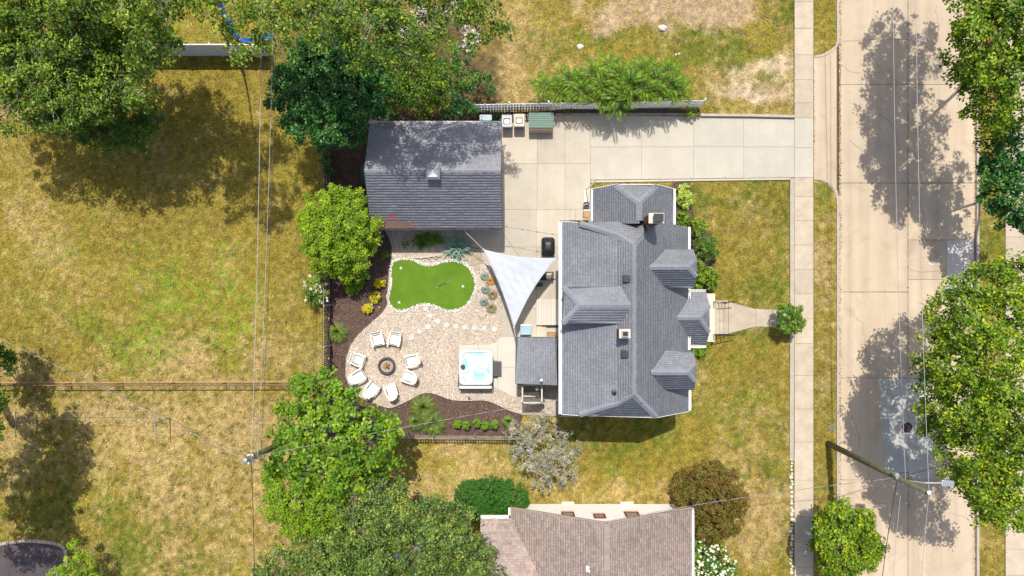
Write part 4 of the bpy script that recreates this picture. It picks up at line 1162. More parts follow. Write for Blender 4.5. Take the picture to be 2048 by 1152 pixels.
m.add([(gx0, p, q) for p, q in prof] + [(gx1, p, q) for p, q in prof], [tuple(range(n)), tuple(range(2*n-1, n-1, -1))] + [(i, n+i, n+(i+1) % n, (i+1) % n) for i in range(n)])
m.build("wall", MAT['siding'], gar)
zt = on_plane(800, 246, PGN).z
gutter(P(739.5,244.8,zt-.03), P(1003,244.8,zt-.03), .10, gar)
zb = on_plane(800, 456.5, PGS).z
gutter(P(742,458.2,zb-.03), P(1004.5,458.2,zb-.03), .08, gar, mat=MAT['dark_plastic'])
for (pp, qq, pl) in (((739.6,246),(728.4,341),PGN),((742,456.5),(728.4,341),PGS),((1003.4,246),(1002.2,341),PGN),((1004.9,456.5),(1002.2,341),PGS)):
    m = MB(); m.beam(on_plane(*pp, pl)-Vector((0,0,.07)), on_plane(*qq, pl)-Vector((0,0,.07)), .03, .15); m.build("barge_board", MAT['dark_plastic'], gar)
# garage door facing the driveway and the side door
d_ = MB().box(gx1+.001, gx1+.05, 4.4, 8.6, .06, 2.2).build("garage_door", MAT['trim_white'], gar)
for k in range(4): MB().box(gx1+.052, gx1+.06, 4.45, 8.55, .1+k*.53, .56+k*.53).build("panel", MAT['siding'], d_)
MB().box(gx1-1.6, gx1-.7, gy0-.05, gy0-.001, .06, 2.15).build("side_door", MAT['trim_white'], gar)
# glazed roof ventilator
a = P(852, 358.5, 4.75); b = P(880, 327, 4.75)
cu = MB().box(a.x+.04, b.x-.04, a.y+.04, b.y-.04, 4.0, 4.66).build("roof_ventilator", MAT['galv'], gar, label="square galvanised ventilator astride the garage ridge")
cxm, cym = (a.x+b.x)/2, (a.y+b.y)/2; hx, hy = (b.x-a.x)/2, (b.y-a.y)/2
m = MB(); ring = [(-hx,-hy,4.66),(hx,-hy,4.66),(hx,hy,4.66),(-hx,hy,4.66)]
inn = [(-hx*.72,-hy*.72,4.80),(hx*.72,-hy*.72,4.80),(hx*.72,hy*.72,4.80),(-hx*.72,hy*.72,4.80)]
vs = [(cxm+p[0], cym+p[1], p[2]) for p in ring] + [(cxm+p[0], cym+p[1], p[2]) for p in inn]
m.add(vs, [(0,1,5,4),(1,2,6,5),(2,3,7,6),(3,0,4,7),(3,2,1,0)]); m.build("hood", MAT['galv'], cu)
m = MB(); m.add([vs[4], vs[5], vs[6], vs[7], (cxm, cym, 4.70)], [(0,1,4),(1,2,4),(2,3,4),(3,0,4)]); m.build("dished_top", flat_mat("dull_zinc", (0.32,0.34,0.37), .45, .5, bump=.6), cu)
m = MB()
for s_ in (-1, 1): m.beam((cxm-hx*.7, cym-s_*hy*.7, 4.815), (cxm+hx*.7, cym+s_*hy*.7, 4.815), .02, .01)
m.build("cross_brace", MAT['galv'], cu)
# rusty leaf stain on the garage roof: fallen needles lying on the eave
X_, Y_ = scatter_pts([(743,456),(832,456),(832,438),(743,438)], 9000)
_k = np.array([random.random() < math.exp(-((1024+a*PPM-782)/34)**2)*max(0, 1-((456-(576-b*PPM))/15))**1.3*1.3 for a, b in zip(X_, Y_)])
X_, Y_ = X_[_k], Y_[_k]
m = MB()
for x_, y_ in zip(X_*.937, Y_*.937):
    z_ = PGS[0] + PGS[2]*y_ + .03; th = random.random()*3.14; l_ = random.uniform(.02, .05)
    dx_, dy_ = math.cos(th)*l_, math.sin(th)*l_
    m.add([(x_-dx_, y_-dy_, z_), (x_+dy_*.4, y_-dx_*.4, z_+.01), (x_+dx_, y_+dy_, z_+.004), (x_-dy_*.4, y_+dx_*.4, z_+.012)], [(0,1,2,3)], random.random())
m.build("fallen_needles", tone_mat("rust_needles", [(0,(0.17,0.10,0.075)),(1,(0.30,0.19,0.14))], .9), None, kind="stuff")
X_, Y_ = scatter_pts([(776,432.5),(791,433),(792,437),(776,437.5)], 90)
m = MB()
for x_, y_ in zip(X_*.93, Y_*.93):
    z_ = PGS[0] + PGS[2]*y_ + .03; th = random.random()*3.14; l_ = .03
    dx_, dy_ = math.cos(th)*l_, math.sin(th)*l_
    m.add([(x_-dx_, y_-dy_, z_), (x_+dy_*.6, y_-dx_*.6, z_+.01), (x_+dx_, y_+dy_, z_+.004), (x_-dy_*.6, y_+dx_*.6, z_+.012)], [(0,1,2,3)], random.random())
m.build("red_petals", flat_mat("red_petal", (0.42,0.05,0.035), .7), None, kind="stuff")

# ------------------------------------------------------------------ neighbour's house
nb = thing("neighbour_house", "white neighbouring house with a mottled brown shingled roof and red-framed windows", "house", P(1200, 1100, 0))
B_ = MAT['shingle_brown']; FB = MAT['roof_felt_brown']
sn = .5
yv = -12.88; zr_, zev = 5.34, 2.7
xe0, xr0, xe1 = P(1020.8,0,zev).x, P(1214,0,zr_).x, P(1384,0,zev).x
snl = (zr_-zev)/(xr0-xe0); snr = (zr_-zev)/(xe1-xr0)
PNL = (zev - snl*xe0, snl, 0); PNR = (zev + snr*xe1, -snr, 0)
yend = -25.0
def bt(rg): return rg.betavariate(1.1, 1.3)
yw = P(0, 1036, zev).y     # eave of the side wing
PNY = (zev + .27*yw, 0, -.27)
# left slope ends where it meets the wing (valley)
yk = lambda x: (PNY[0] - PNL[0] - PNL[1]*x)/.27
xv0 = xe0; 
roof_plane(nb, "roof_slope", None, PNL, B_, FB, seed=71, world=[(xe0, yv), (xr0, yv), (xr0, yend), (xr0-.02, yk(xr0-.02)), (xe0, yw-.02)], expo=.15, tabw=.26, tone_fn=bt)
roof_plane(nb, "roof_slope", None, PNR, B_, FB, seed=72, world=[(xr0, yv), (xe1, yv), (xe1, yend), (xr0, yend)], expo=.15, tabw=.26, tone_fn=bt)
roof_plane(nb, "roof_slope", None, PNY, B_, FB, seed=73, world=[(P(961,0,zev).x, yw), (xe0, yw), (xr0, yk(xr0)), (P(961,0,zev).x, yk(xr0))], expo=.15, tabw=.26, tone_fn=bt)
cm = MB(); ridge_caps(cm, (xr0, yv, zr_), (xr0, yend, zr_), random.Random(9), w=.15); cm.build("ridge_cap", B_, nb, kind="stuff")
wx0, wx1 = P(1024,0,0).x + .0, xe1 - .45
wy = P(0, 1008, 0).y
n = 5; prof = [(wx0+.25, 0), (wx1, 0), (wx1, zev-.05), (xr0, zr_-.2), (wx0+.25, zev-.05)]; m = MB()
m.add([(p, wy, q) for p, q in prof] + [(p, yend+.4, q) for p, q in prof], [tuple(range(n)), tuple(range(2*n-1, n-1, -1))] + [(i, n+i, n+(i+1) % n, (i+1) % n) for i in range(n)])
m.build("wall", MAT['siding'], nb)
MB().box(P(961,0,zev).x+.35, wx0+.24, yend+.4, yw-.45, 0, zev-.1).build("wing_wall", MAT['siding'], nb)
z = .1
while z < 5.0:
    z1_ = z + .15
    x0_ = wx0+.25 + max(0, (z1_-zev+.05)/snl)*1.0; x1_ = wx1 - max(0, (z1_-zev+.05)/snr)
    if x1_ - x0_ < .3: break
    m = MB(); m.add([(x0_, wy+.001, z), (x1_, wy+.001, z), (x1_, wy+.001, z1_), (x0_, wy+.001, z1_), (x0_, wy+.028, z), (x1_, wy+.028, z), (x1_, wy+.008, z1_), (x0_, wy+.008, z1_)], [(4,5,6,7)[::-1],(0,1,5,4)[::-1],(3,2,6,7),(0,3,7,4)[::-1],(1,2,6,5)[::-1]])
    m.build("siding_board", MAT['siding'], nb)
    z = z1_
for (a, b, ya, yb) in ((1123.5,1149,1026,1036),(1187,1211,1030,1038),(1250,1279,1026,1037)):
    def zz(yy): return (1 - (1008-576)/(yy-576))*H
    z0_, z1_ = zz(ya), zz(yb); zm = (z0_+z1_)/2
    xa, xb = P(a,0,zm).x, P(b,0,zm).x
    w = MB()
    for q6 in ((xa, xb, z0_, z0_+.09), (xa, xb, z1_-.09, z1_), (xa, xa+.08, z0_+.09, z1_-.09), (xb-.08, xb, z0_+.09, z1_-.09)):
        w.box(q6[0], q6[1], wy+.03, wy+.10, q6[2], q6[3])
    wo = w.build("window", MAT['red_frame'], nb)
    MB().box(xa+.08, xb-.08, wy+.03, wy+.05, z0_+.09, z1_-.09).build("pane", MAT['glass'], wo)
    MB().box(xa-.04, xb+.04, wy+.03, wy+.14, z0_-.06, z0_-.002).build("sill", MAT['cap'], wo)
for (a, b) in ((1123,1148),(1240,1267)):
    MB().box(P(a,0,0).x, P(b,0,0).x, wy+.03, wy+.18, 0, .12).build("foundation_vent", MAT['cap'], nb, bevel=.01)
for pp, qq, pl in (((xe0,yv),(xr0,yv),PNL),((xr0,yv),(xe1,yv),PNR)):
    A = Vector((pp[0], pp[1]+.02, pl[0]+pl[1]*pp[0]-.08)); Bq = Vector((qq[0], qq[1]+.02, pl[0]+pl[1]*qq[0]-.08))
    MB().beam(A, Bq, .03, .17).build("barge_board", MAT['box_tan'], nb)
gutter((xe1+.06, yv, zev-.04), (xe1+.06, yend, zev-.04), .11, nb)
gutter((P(961,0,zev).x, yw+.06, zev-.04), (xe0-.1, yw+.06, zev-.04), .15, nb)
gutter((xe0-.06, yv+.0, zev-.04), (xe0-.06, yw+.14, zev-.04), .09, nb)
# white vent pipe on the brown roof
q = Vector((P(1177,1138,4.9).x, P(1177,1138,4.9).y, 0)); q.z = PNL[0]+PNL[1]*q.x
v = MB().box(q.x-.14, q.x+.14, q.y-.16, q.y+.16, q.z-.05, q.z+.03).build("vent_pipe", MAT['pipe_white'], nb)
MB().lathe((q.x, q.y, q.z), [(.07, 0), (.07, .35), (.045, .35), (.045, .2)], 14).build("pipe", MAT['pipe_white'], v)
# rear path strip by the main house shadow
st = thing("side_border", "narrow border of timber edging round the gravel beside the shower stall", "garden border", P(1078, 828, 0))
for q in (((1042,828),(1118,830)),((1118,832),(1160,833))):
    A = P(*q[0], .06); Bq = P(*q[1], .06); MB().beam(A, Bq, .1, .12).build("timber", MAT['wood_grey'], st)
# ------------------------------------------------------------------ foliage
def unit(v): return v/np.maximum(np.linalg.norm(v, axis=-1, keepdims=True), 1e-9)

LV = {
 'maple':   leaf_mat("leaf_maple", [(0,(0.025,0.075,0.003)),(0.45,(0.13,0.24,0.006)),(0.8,(0.28,0.39,0.012)),(1,(0.46,0.50,0.03))], .25),
 'linden':  leaf_mat("leaf_linden", [(0,(0.028,0.075,0.006)),(0.45,(0.105,0.195,0.012)),(0.8,(0.25,0.35,0.025)),(1,(0.44,0.48,0.06))], .25),
 'bright':  leaf_mat("leaf_bright", [(0,(0.09,0.19,0.006)),(0.5,(0.23,0.38,0.012)),(1,(0.46,0.56,0.04))], .3),
 'dark':    leaf_mat("leaf_dark", [(0,(0.010,0.062,0.010)),(0.5,(0.030,0.135,0.020)),(0.8,(0.08,0.235,0.035)),(1,(0.21,0.38,0.08))], .2, .4),
 'mid':     leaf_mat("leaf_mid", [(0,(0.03,0.10,0.01)),(0.5,(0.09,0.21,0.016)),(1,(0.28,0.38,0.03))], .25),
 'catalpa': leaf_mat("leaf_catalpa", [(0,(0.06,0.15,0.006)),(0.6,(0.17,0.31,0.012)),(1,(0.30,0.44,0.025))], .22, .45),
 'oak':     leaf_mat("leaf_oak", [(0,(0.04,0.09,0.016)),(0.5,(0.12,0.20,0.032)),(0.85,(0.24,0.32,0.06)),(1,(0.42,0.44,0.07))], .2, .4),
 'yellow':  leaf_mat("leaf_yellow", [(0,(0.40,0.33,0.01)),(1,(0.75,0.66,0.03))], .25),
 'box':     leaf_mat("leaf_box", [(0,(0.10,0.23,0.01)),(1,(0.24,0.42,0.02))], .25),
 'yew':     leaf_mat("leaf_yew", [(0,(0.02,0.09,0.006)),(1,(0.055,0.20,0.012))], .15),
 'bronze':  leaf_mat("leaf_bronze", [(0,(0.11,0.055,0.012)),(0.4,(0.19,0.125,0.02)),(0.7,(0.17,0.155,0.022)),(1,(0.15,0.20,0.025))], .25),
 'silver':  leaf_mat("leaf_silver", [(0,(0.20,0.23,0.15)),(0.5,(0.38,0.39,0.32)),(0.78,(0.54,0.52,0.46)),(0.84,(0.46,0.33,0.12)),(1,(0.52,0.38,0.16))], .15, tc=(1.0,1.0,.9)),
 'white':   leaf_mat("petal_white", [(0,(0.70,0.74,0.60)),(1,(0.85,0.86,0.80))], .15, tc=(1,1,1)),
 'hosta':   leaf_mat("leaf_hosta", [(0,(0.22,0.34,0.03)),(0.6,(0.42,0.50,0.08)),(1,(0.62,0.64,0.25))], .2),
 'blue':    leaf_mat("leaf_blue_green", [(0,(0.22,0.36,0.30)),(1,(0.42,0.56,0.48))], .15, tc=(1,1,1)),
 'fescue':  leaf_mat("leaf_fescue", [(0,(0.17,0.24,0.22)),(1,(0.33,0.41,0.38))], .15, tc=(1,1,1)),
 'straw':   leaf_mat("leaf_straw", [(0,(0.26,0.22,0.11)),(1,(0.46,0.38,0.21))], .15, tc=(1,1,1)),
 'tanorange': leaf_mat("leaf_orange", [(0,(0.42,0.24,0.08)),(1,(0.60,0.38,0.14))], .15, tc=(1,1,1)),
 'tuft':    leaf_mat("leaf_tuft", [(0,(0.08,0.14,0.02)),(0.7,(0.17,0.25,0.035)),(1,(0.36,0.40,0.12))], .2),
 'sumac':   leaf_mat("leaf_sumac", [(0,(0.025,0.08,0.004)),(0.5,(0.09,0.20,0.007)),(1,(0.24,0.35,0.02))], .12),
}

def leaf_mesh(name, pts, nrm, L, W, mat, parent=None, tone=None, fold=.18, kind=None):
    m = len(pts)
    nrm = unit(nrm); t = RNG.normal(size=(m, 3)); t -= nrm*np.sum(t*nrm, -1, keepdims=True); t = unit(t); t[:, 2] -= .15; t = unit(t)
    s = unit(np.cross(nrm, t))
    L = np.broadcast_to(np.asarray(L), (m,))[:, None]; W = np.broadcast_to(np.asarray(W), (m,))[:, None]
    b = pts - t*L*.5; tip = pts + t*L*.5 - nrm*L*.08
    l = pts - t*L*.06 + s*W*.5 + nrm*W*fold; r = pts - t*L*.06 - s*W*.5 + nrm*W*fold
    V = np.stack([b, r, tip, l], 1).reshape(-1, 3); k = np.arange(m)*4
    T = np.concatenate([np.stack([k, k+1, k+2], -1), np.stack([k, k+2, k+3], -1)])
    if tone is None: tone = RNG.random(m)
    return np_mesh(name, V, None, mat, parent, tris=T, tone=np.repeat(tone, 4), tone_dom='POINT', kind=kind)

def crown_points(blobs, sub_r=.38, per_sub=30, sub_density=5.0, flat=.75, low=-.35, inner=.35, mul=(1.0, 1.0)):
    """blobs: (x,y,z,R) in metres -> leaf points, normals, sub-clump centres and a tone offset"""
    Pn, Nn, Sc, To = [], [], [], []
    for (x, y, z, Rr) in blobs:
        n = max(5, int(sub_density*Rr*Rr/(sub_r*sub_r)*.45*mul[0]))
        d = RNG.normal(size=(n*3, 3)); d = unit(d); d = d[d[:, 2] > low][:n]; n = len(d)
        rad = Rr*np.where(RNG.random(n) < inner, RNG.uniform(.3, .8, n), RNG.uniform(.78, 1.06, n))
        c = np.array([x, y, z]) + d*rad[:, None]*np.array([1, 1, flat])
        sr = sub_r*RNG.uniform(.6, 1.3, n)
        k = np.maximum(3, (per_sub*mul[1]*RNG.uniform(.5, 1.4, n)).astype(int))
        rep = np.repeat(np.arange(n), k); M = len(rep)
        e = unit(RNG.normal(size=(M, 3)) + d[rep]*.5 + np.array([0, 0, .35]))
        rr = sr[rep]*RNG.uniform(.35, 1.1, M)
        p = c[rep] + e*rr[:, None]*np.array([1, 1, .7])
        nn = unit(e*.45 + d[rep]*.35 + np.array([0, 0, .75]) + RNG.normal(size=(M, 3))*.38)
        Pn.append(p); Nn.append(nn); Sc.append(c); To.append(RNG.normal(0, .13, n)[rep])
    return np.concatenate(Pn), np.concatenate(Nn), Sc, np.concatenate(To)

def tree(name, label, cat, base, blobs, kind, leaf=(.15, .10), sub_r=.38, per_sub=30, dens=5.0, flat=.75, low=-.35, inner=.35, trunk_r=.2, bark='bark', group=None, twigs=30, twig_out=False, gain=0.0, twig_r=.016, mul=None):
    """base (px,py) on the ground; blobs: (px, py, R_px, z) as seen in the photo"""
    b0 = P(base[0], base[1], 0)
    t = thing(name, label, cat, b0, group)
    bl = [(P(a, b, z).x, P(a, b, z).y, z, rp/PPM*(1 - z/H)) for a, b, rp, z in blobs]
    if mul is None: mul = (1.6, 1.75) if cat == "tree" and trunk_r > .11 else (1.1, 1.25)
    if trunk_r > .11: mul = (mul[0], mul[1]*1.22); leaf = (leaf[0]*.88, leaf[1]*.88)
    p, n, sc, to = crown_points(bl, sub_r, per_sub, dens, flat, low, inner, mul)
    ok = p[:, 2] > .08; p, n, to = p[ok], n[ok], to[ok]
    m = len(p)
    tone = np.clip(RNG.beta(1.3, 1.7, m) + to + gain, 0, 1)
    L = leaf[0]*RNG.uniform(.7, 1.25, m)
    leaf_mesh("crown", p, n, L, L*leaf[1]/leaf[0], LV[kind], t, tone)
    # trunk and limbs
    mb = MB(); top = np.mean([[x, y, z] for x, y, z, _ in bl], axis=0)
    zlow = min(z - r*.5 for x, y, z, r in bl)
    fork = Vector((b0.x + (top[0]-b0.x)*.35, b0.y + (top[1]-b0.y)*.35, max(.15, zlow*.7)))
    mb.tube([(b0.x, b0.y, -.15), (b0.x, b0.y, .1), fork], [trunk_r*1.35, trunk_r, trunk_r*.72], 9)
    tw = MB()
    att = [(fork, trunk_r*.62)]
    order = sorted(range(len(bl)), key=lambda i: (Vector(bl[i][:3]) - fork).length)
    for i_ in order:
        (x, y, z, r), c = bl[i_], sc[i_]
        e = Vector((x, y, z)); src, sr_ = min(att, key=lambda q: (q[0]-e).length*(1.0 if q[0] is not fork else .8))
        mid = src.lerp(e, .5) + Vector((random.uniform(-.25, .25), random.uniform(-.25, .25), random.uniform(0, .2)))*min(1, r)
        r1 = max(.008, sr_*.62)
        mb.tube([src, src.lerp(mid, .5) + Vector((random.uniform(-.1,.1), random.uniform(-.1,.1), .03))*min(1, r), mid, e], [r1*1.15, r1, r1*.85, r1*.7], 6)
        att.append((e, r1*.8))
        ids = RNG.permutation(len(c))[:max(3, int(twigs*min(1, r/1.5)))]
        for i in ids:
            q = Vector(c[i]); s_ = mid.lerp(e, random.uniform(.3, 1.0)); 
            if twig_out: q = s_ + (q - s_)*random.uniform(.9, 1.2)
            h = s_.lerp(q, .55) + Vector((random.uniform(-.12, .12), random.uniform(-.12, .12), random.uniform(0, .15)))*r*.4
            tw.tube([s_, h, q], [twig_r, twig_r*.7, twig_r*.35], 4, cap=False)
    mb.build("trunk", MAT[bark], t, smooth=True)
    if tw.v: tw.build("branches", MAT[bark], t, smooth=True, kind="stuff")
    return t

def ring_blobs(cx, cy, rx, ry, z, n, rs, zj=.6, seed=0, fill=True, zc=None):
    """blobs round an elliptical outline plus a higher centre"""
    rg = random.Random(seed); out = []
    for k in range(n):
        a = 2*math.pi*k/n + rg.uniform(-.2, .2); rr = rg.uniform(.85, 1.12)
        s = rs*rg.uniform(.75, 1.2)
        out.append((cx + math.cos(a)*(rx-s*.8)*rr, cy + math.sin(a)*(ry-s*.8)*rr, s, z + rg.uniform(-zj, zj)))
    if fill:
        m = max(1, int(n*.5))
        for k in range(m):
            a = 2*math.pi*k/m + rg.uniform(-.4, .4); q = rg.uniform(.15, .5)
            out.append((cx + math.cos(a)*rx*q, cy + math.sin(a)*ry*q, rs*rg.uniform(.95, 1.3), (zc if zc else z + zj*1.3) + rg.uniform(-zj, zj)*.6))
    return out

# --- big trees along the top
tree("shade_tree", "tall spreading tree whose pale-branched crown fills the corner above the back lawn", "tree", (150, 130),
     [(40,50,75,8),(130,40,80,9.5),(60,140,70,8),(20,210,50,6.5),(110,200,62,7.5),(190,110,75,8),(250,60,70,7.2),(175,200,55,7.5),(240,160,60,8),(300,120,40,10),(310,40,48,9),(150,-40,110,10),(20,-50,110,9),(-70,60,95,8),(-60,180,60,7),(280,195,26,10),(60,250,24,6.2),(90,120,70,8),(150,150,60,8),(200,60,70,7.5),(330,70,30,10)],
     'linden', (.19,.11), .42, 26, 4.2, inner=.3, trunk_r=.38, bark='bark_pale', twigs=34, twig_r=.03, twig_out=True)
tree("shade_tree", "dark leafy tree standing in the shade under the pale-branched corner tree", "tree", (225, 250),
     [(160,225,42,4.4),(200,250,40,4.2),(245,232,42,4.6),(275,262,32,4.0),(225,275,30,3.6),(300,235,28,4.2),(170,262,26,3.8),(265,285,18,3.2),(110,235,30,4.6)],
     'mid', (.15,.10), .36, 26, 4.6, trunk_r=.16, gain=-.12)
tree("shade_tree", "thin-crowned tall tree overhanging the white panel fence beside the blue plastic strip", "tree", (430, -20),
     [(470,20,45,11.5),(300,85,26,14),(262,55,36,14.5),(330,35,30,14),(240,0,50,15),(300,-20,50,15),(190,-70,70,15),(120,-160,90,15),(200,-190,80,15),(60,-270,90,15),(350,100,16,13),(500,70,30,11),(500,100,24,11),(560,40,40,12.5),(540,0,50,12),(440,-10,50,12),(530,20,50,12),(455,70,18,11),(545,80,30,11.5),(360,8,34,11),(400,-30,50,11),(480,110,15,10.8),(320,10,25,11),(590,50,30,12)],
     'linden', (.20,.10), .42, 17, 2.9, inner=.25, trunk_r=.15, bark='bark_pale', twigs=12, twig_out=True, gain=.08, mul=(1.9,1.8), twig_r=.018)
tree("shade_tree", "broad open-crowned tree above the shrubs behind the garage", "tree", (780, 40),
     [(620,30,50,12.5),(680,10,60,13),(660,80,42,12),(740,50,55,13),(720,110,34,11.5),(800,30,55,13),(790,95,36,12),(860,60,48,12),(900,10,50,12.5),(950,50,34,11.5),(870,-40,60,12),(760,-50,70,13),(980,20,26,11),(850,120,28,11),(1000,60,17,10.5),(930,-30,48,12),(640,-50,60,12)],
     'linden', (.20,.10), .44, 17, 2.7, inner=.25, trunk_r=.22, bark='bark_pale', twigs=14, twig_out=True, gain=.02, mul=(2.5,2.1), twig_r=.018)
tree("maple_tree", "dense dark blue-green tree between the back lawn and the garage", "tree", (690, 240),
     [(590,150,42,6.4),(640,120,50,7),(575,205,34,5.8),(625,195,46,7),(680,170,55,7.4),(605,250,34,5.8),(660,235,48,6.6),(715,215,40,6.4),(740,165,38,6.4),(690,120,48,7),(650,272,20,5),(700,262,26,5.4),(570,165,26,6),(745,215,24,5.6)],
     'dark', (.17,.13), .36, 32, 5.2, inner=.3, trunk_r=.22, gain=-.02)
tree("vine", "leafy vine hanging down over the dark fence beside the dense blue-green tree", "vine", (655, 320),
     [(652,292,15,2.0),(650,312,14,1.7),(653,332,11,1.4),(658,348,8,1.0)], 'dark', (.13,.10), .25, 20, 4, trunk_r=.05, gain=.1)
for i, (lab, base, bl, kd) in enumerate((
    ("mixed dark shrub behind the garage next to the blue-green tree", (790,215), [(760,200,34,3.2),(735,215,24,2.6),(790,120,40,3.8),(770,175,34,3.2),(800,200,32,2.8),(770,215,22,2.2),(825,180,34,3.2),(790,150,36,3.6)], 'mid'),
    ("yellow-green shrub behind the middle of the garage", (850,220), [(850,200,30,2.6),(870,180,32,3.0),(840,222,20,2.0),(885,212,26,2.3),(830,155,32,3.4)], 'maple'),
    ("leafy shrub behind the garage at the end of the white picket fence", (915,215), [(905,200,28,2.8),(920,222,24,2.2),(895,226,20,1.8),(940,190,24,2.4),(935,215,14,1.8)], 'dark'),
    ("loose dark shrub under the open-crowned tree behind the fence", (900,150), [(850,160,36,3.2),(920,120,30,3),(880,140,32,3.0),(915,155,28,2.8),(870,110,30,3.4),(930,170,22,2.2),(900,170,26,2.5)], 'mid'),
    ("low sparse shrub at the sunny edge of the brush behind the fence", (960,160), [(955,150,20,1.4),(975,175,18,1.2),(940,120,22,1.8)], 'dark'),
    ("shaded undergrowth shrub near the pale brush pile", (830,90), [(640,60,50,4),(700,40,50,4),(760,50,40,3.4),(560,90,30,4),(660,100,40,4.4),(730,110,40,4),(830,120,34,3.2),(760,100,40,3.4),(820,80,40,3.4),(700,90,36,4),(860,95,30,2.8),(600,100,30,4)], 'mid'))):
    tree("shrub", lab, "shrub", base, bl, kd, (.15,.09), .34, 22, 4.2, trunk_r=.06, group="shrubs behind the garage", gain=.0, twigs=8)
# trees by the garden fence
tree("ornamental_tree", "bright yellow-green small tree over the garden fence next to the garage", "tree", (690, 470),
     [(640,420,36,3.4),(690,415,40,3.8),(640,460,40,3.6),(700,460,42,4.0),(655,505,38,3.6),(700,510,36,3.4),(735,450,26,3.0),(615,440,22,2.8),(690,540,20,2.6),(740,490,20,2.6),(660,392,20,2.8),(718,405,22,2.8),(720,540,18,2.2),(628,495,20,2.8),(667,538,14,2.4)],
     'bright', (.16,.085), .30, 30, 5.2, trunk_r=.12)
tree("flowering_shrub", "white-flowering shrub growing through the outer side of the dark garden fence", "shrub", (636, 578),
     [(628,572,22,1.5),(640,590,18,1.3),(618,590,12,1.0),(642,560,14,1.5),(630,605,10,.8)], 'mid', (.11,.07), .2, 24, 4.5, trunk_r=.04, gain=.15)
CAT = tree("catalpa_tree", "large-leaved bright green tree beside the utility pole at the garden corner", "tree", (690, 880),
     [(600,800,40,4.6),(650,790,38,5),(700,830,46,6),(748,836,28,5),(780,860,34,5),(740,880,48,6.2),(680,890,52,6.8),(620,850,46,6),(590,900,44,5.8),(640,940,46,6.4),(700,950,44,6.2),(570,850,30,5),(775,910,28,4.8),(550,920,26,5),(640,755,24,3.8),(590,945,30,5),(670,795,22,4.6),(750,940,24,5),(610,765,18,3.6)],
     'catalpa', (.27,.18), .46, 17, 3.8, inner=.2, low=-.1, trunk_r=.22)
tree("shade_tree", "small-leaved bright green tree below the large-leaved tree by the back lawn", "tree", (610, 1000),
     [(560,980,34,4.6),(600,1000,40,5.2),(640,1020,36,5),(590,1040,32,4.6),(550,1015,26,4.2),(640,970,28,5),(670,1010,28,4.6),(545,955,20,4),(655,1060,28,4.4),(620,1065,22,4.2)],
     'bright', (.13,.10), .30, 30, 5.0, trunk_r=.14, gain=-.08)
tree("oak_tree", "grey-green tree with bare pale branches in front of the brown roof", "tree", (800, 1110),
     [(710,1000,38,5.5),(760,1000,42,6.2),(720,1060,46,6),(790,1050,48,7),(850,1040,40,6.5),(900,1080,46,7),(840,1100,50,7.5),(760,1110,50,6.5),(680,1100,44,5.5),(620,1110,38,4.8),(940,1060,34,6),(950,1110,38,6),(560,1125,30,4),(900,1020,26,5.5),(930,1150,44,6),(870,1160,55,7),(780,1170,60,6.5),(680,1160,50,5.5),(600,1165,44,4.6),(530,1150,24,3.6),(985,1135,20,5),(860,995,20,5.2),(800,985,22,5.5),(730,962,20,5),(510,1145,14,3.2)],
     'oak', (.15,.12), .36, 27, 4.4, inner=.3, trunk_r=.3, bark='bark_pale', twigs=12, twig_out=True, gain=-.03, twig_r=.018)
tree("silver_shrub", "large silvery grey shrub with tan seed heads between the two houses", "shrub", (1085, 900),
     [(1050,870,34,1.6),(1090,860,34,2.0),(1130,880,28,1.8),(1060,910,34,2.1),(1100,905,36,2.5),(1135,915,26,1.9),(1070,945,30,2.0),(1110,945,28,2.0),(1090,970,18,1.4),(1035,905,20,1.4),(1145,895,16,1.5),(1080,838,14,1.2),(1040,850,18,1.2),(1145,950,10,1.1),(1120,965,12,1.2)],
     'silver', (.17,.055), .22, 18, 3.3, mul=(.95,1.0), trunk_r=.08, bark='bark_pale', twigs=30, twig_out=True, flat=.7, twig_r=.014)
tree("clipped_shrub", "smooth dark green clipped shrub beside the brown roof gutter", "shrub", (985, 975),
     [(950,995,38,1.0),(985,992,40,1.2),(1020,997,36,1.0),(935,990,26,.8),(1038,1000,20,.8),(965,980,22,1.0),(1000,982,24,1.0),(960,1010,28,.8),(1010,1012,28,.8)], 'yew', (.075,.035), .11, 26, 5.5, inner=.0, low=-.1, trunk_r=.05, twigs=4)
tree("bronze_shrub", "rounded bronze and olive shrub at the end of the neighbouring house", "shrub", (1405, 975),
     [(1385,970,34,1.8),(1420,955,34,1.9),(1455,970,30,1.8),(1390,1010,36,2.0),(1430,1000,40,2.4),(1465,1005,30,1.9),(1420,1045,36,1.9),(1455,1040,28,1.7),(1380,1045,22,1.4),(1365,985,18,1.3),(1430,1068,18,1.2),(1475,985,16,1.3)], 'bronze', (.11,.065), .22, 28, 4.8, mul=(1.6,1.5), inner=.15, trunk_r=.07, twigs=8)
# hydrangea: leaves and separate flower heads
hy = tree("hydrangea", "white-flowered hydrangea against the end of the neighbouring house", "shrub", (1400, 1100),
     [(1400,1085,26,1.1),(1425,1105,26,1.1),(1400,1125,30,1.2),(1440,1130,28,1.1),(1415,1155,34,1.2),(1450,1160,26,1.0),(1395,1160,24,1.1),(1460,1140,16,.8)], 'mid', (.12,.09), .24, 18, 4, inner=.1, trunk_r=.05, twigs=4)
hyp, hyn, _, _ = crown_points([(P(a,b,z).x, P(a,b,z).y, z+.06, r/PPM*1.02) for a,b,r,z in [(1400,1085,26,1.1),(1425,1105,26,1.1),(1400,1125,30,1.2),(1440,1130,28,1.1),(1415,1155,34,1.2),(1450,1160,26,1.0),(1460,1140,16,.8)]], .02, 1, .05, inner=0, low=.0)
fl = MB().lathe((0,0,0), [(.03,-.03),(.075,-.015),(.09,.02),(.07,.055),(.025,.075)], 8, .5)
